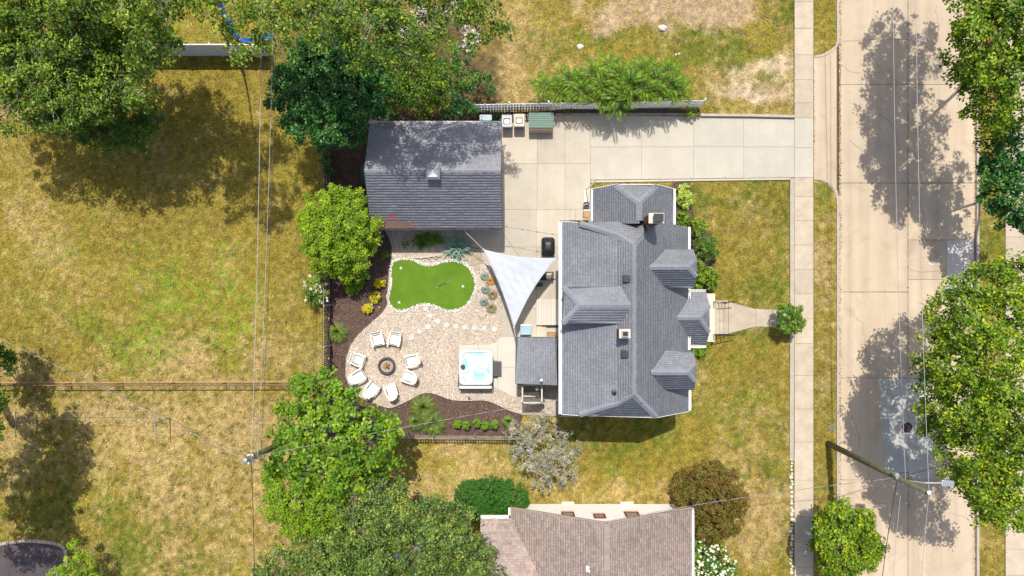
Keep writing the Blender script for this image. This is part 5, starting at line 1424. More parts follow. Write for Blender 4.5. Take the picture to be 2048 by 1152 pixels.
fme = None
for i, c in enumerate(hyp[::3][:230]):
    if fme is None:
        f0 = fl.build("flower_head", LV['white'], None, smooth=False); f0.parent = hy; fme = f0.data; f0.location = Vector(c) - ORG[hy.name]; continue
    f = bpy.data.objects.new("flower_head", fme); COL.objects.link(f); f.parent = hy; f.location = Vector(c) - ORG[hy.name]
    s = random.uniform(.6, 1.15); f.scale = (s, s*random.uniform(.85,1.1), s); f.rotation_euler = (random.uniform(-.4,.4), random.uniform(-.4,.4), random.uniform(0, 3))
fs_ = [o for o in COL.objects if o.name.startswith("flowering_shrub")][0]
wp, _, _, _ = crown_points([(P(a,b,z).x, P(a,b,z).y, z, r/PPM) for a,b,r,z in [(628,572,22,1.5),(640,590,18,1.3),(618,590,12,1.0),(642,560,14,1.5)]], .02, 1, .03, inner=0, low=.1)
leaf_mesh("flowers", np.repeat(wp, 5, axis=0) + RNG.normal(0, .035, (len(wp)*5, 3)), np.tile([0,0,1.], (len(wp)*5, 1)) + RNG.normal(0, .4, (len(wp)*5, 3)), .08, .06, LV['white'], fs_, kind='stuff')
# small globe tree by the front path, round tree at the bottom
tree("globe_tree", "small clipped round tree at the end of the front path by the sidewalk", "tree", (1563, 634),
     [(1580,636,22,1.7),(1570,622,14,1.6),(1592,622,14,1.6),(1594,648,15,1.6),(1572,650,15,1.5),(1583,660,11,1.4),(1600,636,9,1.5)], 'mid', (.12,.075), .17, 30, 5.5, inner=.1, low=-.6, trunk_r=.07, gain=.12, twigs=6)
tree("street_tree", "round bright green tree on the grass verge below the utility pole", "tree", (1655, 1045),
     [(1690,1040,34,4.2),(1655,1060,28,3.6),(1670,1090,36,4.4),(1715,1060,32,4.2),(1740,1090,26,3.8),(1710,1105,34,4.2),(1660,1120,26,3.4),(1690,1130,26,3.4),(1735,1115,22,3.4),(1640,1085,16,3.2),(1725,1040,20,3.8),(1755,1080,12,3.4)],
     'maple', (.16,.11), .32, 26, 4.8, inner=.2, low=-.5, trunk_r=.1, gain=.05, mul=(2.2,2.0))
# street trees beyond the road
tree("street_tree", "tall street tree beyond the road at the top corner with a sunlit yellow-green crown", "tree", (1980, 90),
     [(1935,30,50,8.5),(1930,95,40,8),(1985,70,60,10),(1960,150,45,8.5),(2010,130,55,10),(1925,170,24,7),(1950,205,34,7.5),(2000,200,48,9),(2050,40,70,10.5),(2050,160,60,10),(1990,0,60,9.5),(1960,-50,70,9),(2060,-50,90,10),(2040,240,40,8),(1975,245,26,7),(1910,140,14,7),(2120,100,80,10),(2000,270,18,6.5),(1950,-70,45,8.5),(1965,-150,60,9),(2020,-150,70,10),(1960,-230,60,9),(2060,-240,80,10)],
     'maple', (.20,.13), .42, 22, 4.0, inner=.4, trunk_r=.24, twigs=8, mul=(1.7,1.6), low=-.5)
tree("street_tree", "shaded dark green street tree beyond the road between its two brighter neighbours", "tree", (1990, 340),
     [(1990,300,34,5.4),(2030,290,45,6),(2000,350,34,5.6),(2040,350,45,6.2),(1995,400,30,5.2),(2030,410,40,5.8),(2060,440,30,5),(1975,330,14,5),(2015,440,22,4.8)],
     'dark', (.19,.14), .40, 24, 4.4, inner=.3, trunk_r=.2)
tree("street_tree", "huge bright yellow-green street tree overhanging the road by the grey patch", "tree", (1990, 760),
     [(1925,600,42,7.5),(1975,570,42,7.5),(2020,620,60,9),(1890,645,34,7),(1950,660,56,9),(1870,700,34,7.5),(1920,730,56,9.5),(1990,720,64,11),(1880,780,40,8),(1850,725,18,7),(1865,820,34,7.5),(1930,810,56,9.5),(2000,820,64,10.5),(1895,860,36,8),(1950,890,52,9),(2020,910,58,9),(1915,935,36,8),(1980,970,50,8.5),(2040,980,50,8.5),(1940,990,30,7.5),(2000,1030,36,7.5),(2040,540,34,7.5),(2060,740,60,10),(2080,860,70,9.5),(1995,535,20,7),(1848,850,14,7),(1860,605,14,7),(2060,1040,34,7.5),(1955,545,16,7)],
     'maple', (.21,.12), .44, 20, 3.9, inner=.45, trunk_r=.30, twigs=6, gain=.05, mul=(2.6,1.9), low=-.6)
# corner and edge trees
tree("young_tree", "small feathery bright green tree beside the dark driveway corner", "tree", (165, 1120),
     [(150,1115,22,2.6),(135,1135,22,2.6),(165,1140,24,2.6),(185,1150,20,2.2),(120,1150,20,2.2),(150,1165,30,2.6),(148,1096,10,2.4)], 'bright', (.15,.06), .24, 24, 4.4, trunk_r=.06)
tree("shade_tree", "tree mostly outside the picture casting its shade over the clothesline corner", "tree", (-20, 760),
     [(-40,790,44,7),(-90,830,70,8),(-60,880,58,7.5),(-100,930,70,8),(-150,870,80,9),(-170,970,80,8.5),(-90,1000,60,7.5),(-10,860,16,6),(-18,930,22,6),(-60,1050,48,7),(-150,1070,60,7.5),(-5,820,12,6),(-130,760,60,7.5),(-40,970,30,6.5),(-210,900,80,9),(-40,1085,40,6.5)], 'mid', (.2,.13), .42, 22, 4.2, trunk_r=.3, gain=.1)
tree("shade_tree", "leafy branches reaching in over the end of the rail fence at the lawn edge", "tree", (-40, 690),
     [(-8,715,20,3.2),(-35,690,36,4.2),(14,735,12,2.6),(-15,750,22,3.0),(22,716,9,2.6),(-60,720,46,4.6),(6,700,12,3.0)], 'mid', (.16,.10), .34, 24, 4.4, trunk_r=.14)
# foundation planting along the street side
for i, (lab, base, bl, kd, lf) in enumerate((
    ("variegated hosta at the driveway end of the front flower bed", (1362,385), [(1362,385,15,.35)], 'hosta', (.20,.11)),
    ("second variegated hosta further along the house wall", (1366,410), [(1367,404,16,.4)], 'hosta', (.20,.11)),
    ("lighter yellow-green plant beside the hostas", (1366,425), [(1366,428,16,.5),(1356,440,9,.5)], 'maple', (.16,.09)),
    ("green shrub at the step in the front wall", (1384,452), [(1380,452,18,.9),(1396,448,14,.8),(1370,442,10,.7)], 'maple', (.14,.08)),
    ("dark purple-green shrub with thin twigs by the first street dormer", (1415,485), [(1403,475,18,1.1),(1420,487,20,1.2),(1405,500,18,1.1),(1425,505,14,.9)], 'mid', (.11,.06)),
    ("bright spreading shrub below the first street dormer", (1412,540), [(1405,535,18,1.0),(1420,545,16,1.0),(1398,555,14,.9),(1412,562,18,1.0),(1432,556,10,.8)], 'maple', (.15,.08)),
    ("small shrub between the dormer and the porch roof", (1404,572), [(1400,572,12,.7),(1422,575,10,.6)], 'mid', (.13,.08)),
    ("tiny green shrub in the shade beside the porch steps", (1400,690), [(1396,700,14,.4),(1408,692,9,.4),(1385,702,9,.3)], 'box', (.12,.08)))):
    tree("garden_shrub", lab, "shrub", base, bl, kd, lf, .2, 22, 4.6, trunk_r=.03, low=-.2, group="plants along the front of the house", twigs=5)
for i, (lab, c, r_) in enumerate((("yellow shrub nearest the putting green, topmost of three", (758,566), 11), ("middle one of three yellow shrubs in the mulch", (750,594), 13), ("yellow shrub nearest the stepping stones, lowest of three", (735,617), 11.5))):
    tree("yellow_shrub", lab, "shrub", c, [(c[0],c[1],r_*.75,.3),(c[0]+5,c[1]-3,r_*.45,.35),(c[0]-5,c[1]+3,r_*.45,.3)], 'yellow', (.10,.065), .11, 22, 5.2, trunk_r=.02, group="yellow shrubs in the mulch bed", twigs=4)
tree("garden_shrub", "low bright green shrub under the edge of the yellow-green tree in the mulch", "shrub", (708,574), [(706,573,15,.45),(718,568,8,.4),(697,568,8,.4)], 'box', (.13,.08), .16, 24, 4.8, trunk_r=.03, twigs=4)
tree("garden_shrub", "tiny pale green plant in the mulch near the top of the putting green", "plant", (770,511), [(770,510,7,.18)], 'box', (.08,.05), .09, 18, 5, trunk_r=.012, twigs=2)
tree("garden_shrub", "straggly plant growing at the end of the white picket fence by the driveway", "shrub", (1382,232), [(1380,222,9,.6),(1386,232,9,.5),(1372,226,8,.5)], 'maple', (.11,.06), .16, 14, 4, trunk_r=.02, twigs=8)
for i, c in enumerate(((914.5,848),(932.5,851),(953,846),(970.5,851.5),(988.5,849.5))):
    nm_ = ("box globe at the tall-grass end of the row of five", "second box globe from the tall ornamental grasses", "box globe standing in the middle of the row of five", "box globe fourth from the tall ornamental grasses", "box globe at the silvery shrub end of the row of five")[i]
    tree("box_globe", nm_, "shrub", (c[0], c[1]+2), [(c[0],c[1],7.4,.55)], 'box', (.07,.04), .06, 26, 7.5, inner=.0, low=-.7, trunk_r=.03, group="box globes along the dark fence", twigs=2)
tree("garden_shrub", "mound of dark strappy leaves with yellow tips below the garage eave", "plant", (853,484), [(838,484,12,.3),(852,480,13,.35),(868,476,12,.35),(880,480,7,.3)], 'mid', (.20,.03), .14, 34, 5, trunk_r=.02, gain=.15, twigs=3)
tree("garden_shrub", "small yellowish plant at the edge of the gravel below the garage eave", "plant", (812,489), [(811,489,6,.2)], 'maple', (.10,.03), .09, 22, 5, trunk_r=.012, gain=.3, twigs=2)
for i, (px_, py_) in enumerate(((1003,236),(977,239),(1140,224))):
    tree("garden_shrub", ("ivy patch in the gap behind the trash bins", "ivy patch beside the blue bin behind the garage", "small weed sprouting from the timber border")[i], "plant", (px_, py_-4), [(px_,py_-6,8 if i < 2 else 5,.35),(px_-8,py_-3,6 if i < 2 else 3,.3)], 'dark' if i < 2 else 'mid', (.10,.07), .12, 20, 4.5, trunk_r=.015, twigs=2)

# ornamental grasses: arching blades
def tuft(name, label, px, py, r, n, kind, hgt=.7, w=.012, group=None, cat="ornamental grass", stiff=.5, droop=.5, lean=(0, 0)):
    c = P(px, py, 0); m = n
    th = RNG.uniform(0, 2*np.pi, m); L = r*RNG.uniform(.55, 1.05, m); hh = hgt*RNG.uniform(.6, 1.1, m)*(1.15 - .5*L/r)
    bx = c.x + np.cos(th)*r*.10*RNG.random(m); by = c.y + np.sin(th)*r*.10*RNG.random(m)
    V = []; prof = [(0, 0, 1), (.3, .75, 1), (.65, 1.0, .75), (1.0, 1.0-droop, .12)]
    for (u, v, ww) in prof:
        x = bx + np.cos(th)*L*u + lean[0]*u; y = by + np.sin(th)*L*u + lean[1]*u; z = hh*v*1.0
        V.append(np.stack([x - np.sin(th)*w*ww, y + np.cos(th)*w*ww, z+.01], -1)); V.append(np.stack([x + np.sin(th)*w*ww, y - np.cos(th)*w*ww, z+.01], -1))
    V = np.stack(V, 1).reshape(-1, 3); k = np.arange(m)*8
    Q = np.concatenate([np.stack([k+2*i, k+2*i+1, k+2*i+3, k+2*i+2], -1) for i in range(3)])
    t = thing(name, label, cat, c, group)
    np_mesh("blades", V, Q, LV[kind], t, tone=np.repeat(RNG.random(m), 8), tone_dom='POINT')
    MB().lathe((c.x, c.y, -.01), [(r*.14, 0), (r*.12, .05), (r*.05, .09)], 8).build("root_clump", MAT['mulch_bed'], t)
    return t
GG = "clumps of ornamental grass"
tuft("ornamental_grass", "spiky green grass clump beside the dark fence in the long mulch bed", 677, 665, .70, 620, 'tuft', .75, group=GG)
tuft("ornamental_grass", "tall feathery grass clump nearest the gravel above the fence", 848, 815, .92, 800, 'tuft', 1.0, group=GG)
tuft("ornamental_grass", "wide grass clump touching the dark fence near the box globes", 868, 845, .88, 700, 'tuft', .85, group=GG)
tuft("ornamental_grass", "smaller thin grass clump next to the big leafy tree", 833, 843, .60, 420, 'tuft', .7, group=GG)
tuft("ornamental_grass", "small spiky grass clump between the box globes and the silvery shrub", 1017, 842, .48, 340, 'tuft', .55, group=GG)
tuft("blue_fescue", "blue fescue tuft nearest the flagstones", 969.5, 553, .30, 420, 'fescue', .25, .008, "blue fescue tufts beside the putting green", droop=.7)
tuft("blue_fescue", "blue fescue tuft between the other two", 971, 579.5, .29, 420, 'fescue', .25, .008, "blue fescue tufts beside the putting green", droop=.7)
tuft("blue_fescue", "blue fescue tuft nearest the stepping stones", 968, 604.5, .29, 420, 'fescue', .25, .008, "blue fescue tufts beside the putting green", droop=.7)
tuft("dry_grass", "orange-tan dry grass tuft beside the first blue fescue", 981, 562, .34, 200, 'tanorange', .3, .009, "dry grass tufts by the shade sail")
tuft("dry_grass", "straw-coloured grass tuft beside the middle blue fescue", 985, 589, .38, 300, 'straw', .35, .008, "dry grass tufts by the shade sail")
tuft("dry_grass", "straw-green grass tuft beside the lowest blue fescue", 983, 616, .38, 300, 'straw', .35, .008, "dry grass tufts by the shade sail")
# yucca with separate sword leaves
yu = thing("yucca", "pale blue-green yucca with long sword leaves at the top of the putting green", "yucca", P(914, 494, 0))
c = P(914, 494, 0)
bm_ = MB(); bm_.add([(0,-.012,0),(0,.012,0),(.3,.026,.16),(.3,-.026,.16),(.62,.020,.20),(.62,-.020,.20),(.92,0,.08),(.3,0,.145),(.62,0,.185)], [(0,1,2,7),(0,7,3),(7,2,4,8),(3,7,8,5),(8,4,6),(5,8,6)])
l0 = None
for i in range(110):
    if l0 is None: l0 = bm_.build("leaf", LV['blue'], None); l0.parent = yu; f = l0
    else: f = bpy.data.objects.new("leaf", l0.data); COL.objects.link(f); f.parent = yu
    f.location = (random.uniform(-.3,.3), random.uniform(-.16,.16), random.uniform(.02, .12)); s = random.uniform(.75, 1.2)
    f.scale = (s, s*1.5, s); f.rotation_euler = (random.uniform(-.3,.3), random.uniform(-.75, .1), random.uniform(0, 6.28))
# sumac stems with feather fronds
FRN = MB(); nl = 11
FRN.tube([(0,0,0),(.35,0,.10),(.7,0,.08),(1.0,0,-.06)], [.012,.009,.007,.003], 4, .1)
for k in range(nl):
    u = .14 + .84*k/(nl-1); z = .10*math.sin(min(1, u*1.3)*math.pi*.62) - .09*max(0, u-.6)**1.2; l = .25*math.sin((.18+.80*u)*math.pi*.92)**.55*(.95 if u < .95 else .6); w = .042
    for s in (-1, 1):
        dx = .07 + .10*u
        b0_ = (u, s*.01, z); mdl = (u+dx*.45-w, s*l*.5, z-.005); mdr = (u+dx*.45+w, s*l*.45, z-.005); tp = (u+dx, s*l, z-.05)
        FRN.add([b0_, mdl, tp, mdr], [(0,1,2),(0,2,3)], random.uniform(.2, 1))
fr0 = None
SUM = [(1090,178,2.2),(1120,195,2.2),(1140,160,2.6),(1185,148,3.2),(1165,190,2.8),(1205,175,3.2),(1200,205,2.6),(1240,150,3.4),(1235,205,2.8),(1262,165,3.6),(1290,180,3.4),(1285,140,3.4),(1315,160,3.2),(1345,172,3.0),(1340,145,3.0),(1265,205,2.8),(1235,228,2.2),(1320,195,2.8),(1155,172,2.4),(1360,190,2.2),(1215,135,2.6)]
WH = ["nearest the garage", "beside the green deck box", "at the lawn side of the thicket near its garage end", "at the tall spiky top of the thicket", "over the fence above the deck box shade", "second in from the spiky top", "leaning over the middle of the fence", "in the upper middle of the thicket", "hanging low over the timber border", "highest in the centre of the thicket", "just street side of the centre", "at the upper edge facing the lawn", "upper street-side part of the thicket", "nearest the street end of the fence", "at the lawn-facing street corner", "draping across the white pickets in the middle", "lowest over the driveway", "over the fence towards the street", "small and low among its taller neighbours", "outermost at the street end", "at the bright tip facing the brush"]
for i, (a, b, z) in enumerate(SUM):
    b = b - 4 - max(0, b-165)*.28
    top = P(a, b, z); base = P(1024+(a-1024)*.93, 576+(b-576)*.95, 0) if b < 215 else P(a, 214, 0)
    t = thing("sumac", "feather-leaved sumac stem " + WH[i], "sumac", (base.x, base.y, 0), "sumac thicket over the white picket fence")
    MB().tube([(base.x, base.y, -.05), (base.x*.5+top.x*.5+random.uniform(-.1,.1), base.y*.5+top.y*.5, z*.55), (top.x, top.y, z)], [.035,.028,.016], 6).build("stem", MAT['bark_red'], t)
    nfr = random.randint(15, 19)
    for k in range(nfr):
        if fr0 is None: fr0 = FRN.build("frond", LV['sumac'], None); fr0.parent = t; f = fr0
        else: f = bpy.data.objects.new("frond", fr0.data); COL.objects.link(f); f.parent = t
        an = 2*math.pi*k/nfr*1.62 + random.uniform(-.25, .25); s = random.uniform(.66, 1.0)
        f.location = (top.x-base.x + math.cos(an)*.05, top.y-base.y + math.sin(an)*.05, z - k*.045)
        f.scale = (s, s*random.uniform(.85, 1.1), s); f.rotation_euler = (random.uniform(-.3, .3), random.uniform(-.35, .35), an)
# separate large leaves on the outside of the catalpa
lv = MB().add([(-.15,0,0),(-.04,-.10,.02),(.15,0,-.02),(-.04,.10,.02),(-.02,-.0,.0)], [(0,1,4),(1,2,4),(2,3,4),(3,0,4)])
cbl = [(P(a,b,z).x, P(a,b,z).y, z, r/PPM*(1-z/H)) for a, b, r, z in [(700,830,46,6),(740,880,48,6.2),(680,890,52,6.8),(620,850,46,6),(590,900,44,5.8),(640,940,46,6.4),(700,950,44,6.2),(650,790,38,5),(780,860,34,5)]]
cp, cn, _, _ = crown_points(cbl, .3, 3, .6, low=.15, inner=0); o_ = ORG[CAT.name]; l0 = None
for c, n_ in list(zip(cp, cn))[:280]:
    if l0 is None: l0 = lv.build("leaf", LV['catalpa'], None, smooth=False); l0.parent = CAT; f = l0
    else: f = bpy.data.objects.new("leaf", l0.data); COL.objects.link(f); f.parent = CAT
    f.location = Vector(c) + Vector((0,0,.1)) - o_; f.rotation_euler = (random.uniform(-.45,.45), random.uniform(-.2,.5), random.uniform(0, 6.28)); s = random.uniform(.8, 1.25); f.scale = (s, s, s)
# ------------------------------------------------------------------ fences
def picket_fence(name, label, a, b, hgt, spacing, pw, pt, mat, rails, rail_mat, post_every, rail_side=1, post_w=.09, gap_from=.05, cat="fence", topshape=False, rail_sz=(.04,.08), post_h=.08):
    A = P(a[0], a[1], 0); B = P(b[0], b[1], 0); d = (B-A); L = d.length; d.normalize(); s = Vector((-d.y, d.x, 0))*rail_side
    t = thing(name, label, cat, A)
    n = int(L/spacing); me = None; an = math.atan2(d.y, d.x)
    pm = MB().box(-pw/2, pw/2, -pt/2, pt/2, gap_from, hgt)
    for k in range(n+1):
        if me is None: o = pm.build("picket", mat, None, bevel=0); o.parent = t; me = o.data
        else: o = bpy.data.objects.new("picket", me); COL.objects.link(o); o.parent = t
        p = d*(k*spacing) + Vector((0, 0, random.uniform(-.008, .008)))
        o.location = p; o.rotation_euler = (random.uniform(-.012,.012), random.uniform(-.012,.012), an)
    for z in rails:
        MB().beam(A + s*(pt/2+rail_sz[0]/2+.001) + Vector((0,0,z)), B + s*(pt/2+rail_sz[0]/2+.001) + Vector((0,0,z)), rail_sz[0], rail_sz[1]).build("rail", rail_mat, t)
    k = 0.0
    while k <= L + .1:
        p = A + d*k + s*(pt/2 + rail_sz[0] + post_w/2 + .002)
        MB().obox((p.x, p.y, (hgt+post_h)/2), (post_w, post_w, hgt+post_h), an).build("post", rail_mat, t, bevel=.008); k += post_every
    return t
picket_fence("picket_fence", "white picket fence between the driveway and the grassy lot, overgrown by sumac", (944,224), (1394,216), 1.72, .178, .135, .022, MAT['fence_white'], (.35,.95,1.5), MAT['fence_white'], 2.35, 1, rail_sz=(.04,.09))
# dark garden fence, two runs
picket_fence("garden_fence", "dark slatted garden fence with pale rails along the mulch bed and box globes", (1030,871.5), (795,870), 1.25, .165, .07, .03, MAT['wood_dark'], (.35,.75,1.12), MAT['wood_grey'], 2.5, -1, rail_sz=(.035,.05), gap_from=.0, post_h=.15)
picket_fence("garden_fence", "dark slatted garden fence with three pale rails along the back lawn", (660.5,850), (660.5,292), 1.75, .125, .06, .03, MAT['wood_dark'], (.35,.98,1.62), MAT['wood_grey'], 2.5, -1, rail_sz=(.035,.06), gap_from=.0)
# cross arms that show over the long fence
g_ = [o for o in COL.objects if o.name == "garden_fence.001"][0]
for yy in (637, 717):
    A = P(642, yy, 1.8); B = P(660.5, yy, .3); MB().beam(P(660.5,yy,.25)+Vector((-.09,0,0)), P(660.5,yy,1.78)+Vector((-.09,0,0)), .10, .06).build("brace", MAT['wood_grey'], g_)
# white vinyl panel fence
vf = thing("panel_fence", "solid white panel fence at the top of the back lawn under the trees", "fence", P(420, 111, 0))
A = P(-250, 110, 0); B = P(549, 111.5, 0); L = (B-A).length; d = (B-A).normalized(); k = 0; an = math.atan2(d.y, d.x); step = 1.98
while k < L:
    a = A + d*k; b = A + d*min(k+step, L)
    MB().obox((a.x, a.y, 1.03), (.13, .13, 2.06), an).build("post", MAT['vinyl'], vf, bevel=.01)
    nb_ = 10; w_ = ((b-a).length-.13)/nb_
    for j in range(nb_):
        c = a + d*(.065 + w_*(j+.5)); MB().obox((c.x, c.y, 1.0), (w_-.008, .04, 1.8), an).build("board", MAT['vinyl'], vf)
    for z in (.12, 1.93):
        MB().beam(a + d*.065 + Vector((0,0,z)), b - d*.065 + Vector((0,0,z)), .06, .09).build("rail", MAT['vinyl'], vf)
    k += step
# low rail fence across the lawns
rf = thing("rail_fence", "low rusty brown rail fence running across the back lawn", "fence", P(300, 765, 0))
prev = None
for i, x in enumerate((-160,-60,40,143,246,349,452,548,600)):
    p = P(x, 765 + (.8*(7-i))*.3, 0)
    MB().tube([p, p+Vector((0,0,1.08))], .03, 8).build("post", MAT['rust'], rf)
    if prev is not None:
        MB().tube([prev+Vector((0,0,1.08)), p+Vector((0,0,1.08))], .042, 8).build("top_rail", MAT['rust'], rf)
        m = MB()
        for z in (.08, .3, .55, .8): m.tube([prev+Vector((0,0,z)), p+Vector((0,0,z))], .006, 4)
        m.build("fence_wire", MAT['wire_dark'], rf)
    prev = p
sheet("worn_soil_strip", [(-60,763),(200,763.5),(400,762),(600,761),(600,765),(400,766.5),(200,768),(-60,769)], -.03, .018, MAT['wood_tan'])

# ------------------------------------------------------------------ clothesline
cl_ = thing("clothesline", "metal clothesline with two T posts and lines across the dry lawn", "clothesline", P(200, 840, 0))
ends = []
for (bx, by) in ((339,836),(72,838)):
    b = P(bx, by, 0); t = b + Vector((0,0,1.75))
    MB().tube([b, t], .03, 8).build("post", MAT['galv'], cl_)
    MB().tube([t+Vector((0,.80,0)), t+Vector((0,-.78,0))], .026, 8).build("crossbar", MAT['galv'], cl_)
    ends.append(t)
for yo in (.78, .28):
    pa, pb = ends[0]+Vector((0,yo,.03)), ends[1]+Vector((0,yo,.03))
    MB().tube([pa.lerp(pb, k/8) - Vector((0,0,.10*math.sin(math.pi*k/8))) for k in range(9)], .011, 5).build("line", MAT['wire'], cl_)

# ------------------------------------------------------------------ utility poles and cables
p1 = thing("utility_pole", "wooden utility pole with a street lamp arm on the verge beside the street", "utility pole", P(1656, 887, 0))
base = P(1656, 887, 0); zt = 10.3; top = P(1853, 984, zt)
MB().tube([base - Vector((0,0,.3)), base.lerp(top, .5), top], [.19,.155,.12], 12).build("shaft", MAT['pole'], p1, smooth=True)
MB().lathe((top.x+.02, top.y+.02, top.z), [(.05, -.1), (.05, .12), (.10, .14), (.10, .2), (.03, .24)], 12).build("insulator", MAT['pipe_white'], p1)
fr = lambda t: base.lerp(top, t)
q = fr(.77)
MB().obox((q.x-.12, q.y+.12, q.z), (.22, .3, .3), .4).build("bracket", MAT['galv'], p1, bevel=.02)
la = fr(.80); lb = P(1883, 966, 9.0)
MB().tube([la, la.lerp(lb, .5)+Vector((0,0,.25)), lb], [.035,.032,.03], 8).build("lamp_arm", MAT['galv'], p1)
lamp = MB().obox(lb+Vector((.30,-.02,0)), (.62, .30, .10), -.08).build("lamp_head", flat_mat("lamp_grey", (0.42,0.48,0.56), .4, .3), p1, bevel=.03)
MB().obox(lb+Vector((.36,-.02,-.055)), (.4, .22, .02), -.08).build("lens", MAT['glass'], lamp)
m = MB()
for k in range(7): m.obox(lb+Vector((.08+.08*k,-.02,.06)), (.02, .26, .03), -.08)
m.build("cooling_fin", MAT['galv'], lamp)
m = MB(); m.tube([fr(.74)+Vector((.1,.15,0)), fr(.76)+Vector((.45,.35,.2)), fr(.79)+Vector((.6,.1,-.1)), fr(.8)+Vector((.1,.05,0))], .02, 6)
m.build("cable_loop", MAT['wire_dark'], p1)
p2 = thing("utility_pole", "leaning utility pole at the corner of the back lawn half hidden by the large-leaved tree", "utility pole", P(592, 872, 0))
base2 = P(592, 872, 0); top2 = P(490, 921, 9.4)
MB().tube([base2 - Vector((0,0,.3)), base2.lerp(top2, .5), top2], [.2,.165,.14], 12).build("shaft", MAT['pole'], p2, smooth=True)
MB().lathe((top2.x, top2.y, top2.z), [(.12, -.02), (.12, .05), (.03, .07)], 12).build("cap", MAT['galv'], p2)
q2 = base2.lerp(top2, .9)
MB().obox((q2.x, q2.y-.05, q2.z+.1), (.3, .45, .08), .1).build("bracket", MAT['pipe_white'], p2, bevel=.01)
for k, (ox, oy, r_) in enumerate(((-.25,.35,.32),(.3,-.35,.36))):
    MB().tube([(q2.x+ox+math.cos(t)*r_, q2.y+oy+math.sin(t)*r_*.8, q2.z+.05*math.sin(3*t)) for t in np.linspace(.3, 5.9, 14)], .014, 5).build("cable_loop", MAT['wire_dark'], p2)
def cable(label, a, b, sag=.5, r=.011, mat=None, twist=False, group=None, name="overhead_cable"):
    pts = []
    for k in range(25):
        t = k/24; q = Vector(a).lerp(Vector(b), t); q.z -= sag*4*t*(1-t); pts.append(q)
    m = MB()
    root = thing(name, label, "cable", a, group)
    m.tube(pts, r, 6); m.build("wire", mat or MAT['wire'], root)
    if twist:
        m = MB(); N = int((Vector(b)-Vector(a)).length*5); pp = []
        for k in range(N+1):
            t = k/N; q = Vector(a).lerp(Vector(b), t); q.z -= sag*4*t*(1-t); an = k*1.25
            pp.append(q + Vector((0, math.cos(an), math.sin(an)))*r*1.5)
        m.tube(pp, r*.75, 4); m.build("twisted_wire", MAT['wire_dark'], root)
CG = "cables from the street pole"
cable("pale overhead cable along the street, nearer the house", P(1786,-200,8.2), fr(.80)+Vector((.12,0,.1)), .3, .014, group=CG)
cable("pale overhead cable along the street to the white insulator on the pole top", P(1831,-200,9.6), top+Vector((0,0,.2)), .25, .014, group=CG)
cable("overhead cable going on from the pole top past the round tree", top+Vector((0,0,.2)), P(1835,1400,9.8), .2, .014, group=CG)
cable("overhead cable going on from the lamp bracket past the round tree", fr(.80), P(1775,1400,8.6), .2, .014, group=CG)
cable("black cable dropping away from the pole bracket towards the round tree", fr(.76), P(1742,1400,7.5), .3, .02, MAT['wire_dark'], group=CG)
cable("black cable from the pole into the huge street tree", fr(.77), P(2120,880,7.6), .4, .02, MAT['wire_dark'], group=CG)
cable("twisted service cable from the street pole to the neighbouring house", fr(.76), P(1205,1044,4.6), .5, .011, twist=True, group=CG)
CB = "cables from the back lawn pole"
cable("pale overhead cable running up the back lawn from the leaning pole", top2+Vector((.3,0,0)), P(524,-250,9.3), .35, .015, group=CB)
cable("first of the close pair of cables beside the fence over the back lawn", q2+Vector((.3,0,0)), P(551,-250,7.0), .4, .012, group=CB)
cable("second of the close pair of cables beside the fence over the back lawn", q2+Vector((.45,0,-.1)), P(557,-250,6.8), .4, .011, MAT['wire_dark'], group=CB)
cable("overhead cable running down the dry lawn from the leaning pole", top2+Vector((.3,0,0)), P(508,1500,9.0), .3, .016, MAT['wire_dark'], twist=True, group=CB)
cable("slanting service cable across the back lawn over the clothesline", top2, P(-180,595,8.0), .35, .010, twist=True, group=CB)
cable("twisted service cable from the leaning pole to the main house", q2, P(1116,800,5.6), .45, .011, twist=True, group=CB)

# ------------------------------------------------------------------ shade sail
sl_ = thing("shade_sail", "large white triangular shade sail stretched between garage and house over the patio", "shade sail", P(1030, 560, 0))
SA, SB, SCc = P(967,499,1.95), P(1112,516,2.75), P(1028,655,2.1)
N = 44; vs = []; idx_ = {}
for i in range(N+1):
    for j in range(N+1-i):
        u, v = i/N, j/N; w = 1-u-v
        q = SA*w + SB*u + SCc*v; cen = (SA+SB+SCc)/3
        # edges curve inwards
        pull = (u*w)*.50 + (v*w)*.42 + (u*v)*.62 - 3.6*u*v*w
        q = q + (cen - q)*pull*1.0
        q.z -= 1.2*u*v*w - .10*math.sin(u*9)*v*w
        q.z += .05*math.sin(u*46+v*9+3*math.sin(v*7))*(u*v+w*v+u*w)*.9 + .035*math.sin(v*38-u*16)*(w*v+u*w)
        idx_[(i, j)] = len(vs); vs.append(q)
fs = []
for i in range(N):
    for j in range(N-i):
        fs.append((idx_[(i,j)], idx_[(i+1,j)], idx_[(i,j+1)]))
        if i+j < N-1: fs.append((idx_[(i+1,j)], idx_[(i+1,j+1)], idx_[(i,j+1)]))
o = MB().add(vs, fs).build("cloth", MAT['sail'], sl_, smooth=True)
so = o.modifiers.new("solid", 'SOLIDIFY'); so.thickness = .006
for ring in ([idx_[(i,0)] for i in range(N+1)], [idx_[(0,j)] for j in range(N+1)], [idx_[(N-j,j)] for j in range(N+1)]):
    MB().tube([Vector(vs[k]) for k in ring], .016, 5).build("hem", MAT['sail'], sl_)
for jj in (8, 16, 24, 32):
    MB().tube([Vector(vs[idx_[(i, jj)]]) + Vector((0,0,.003)) for i in range(N+1-jj)], .007, 4).build("seam", MAT['wire'], sl_)
ga = P(926, 459, 2.5)
MB().tube([SA, SA.lerp(ga, .5), ga], .016, 6).build("rope", MAT['sail'], sl_)
MB().tube([SB, P(1117,516.5,2.9)], .014, 6).build("rope", MAT['wire'], sl_)
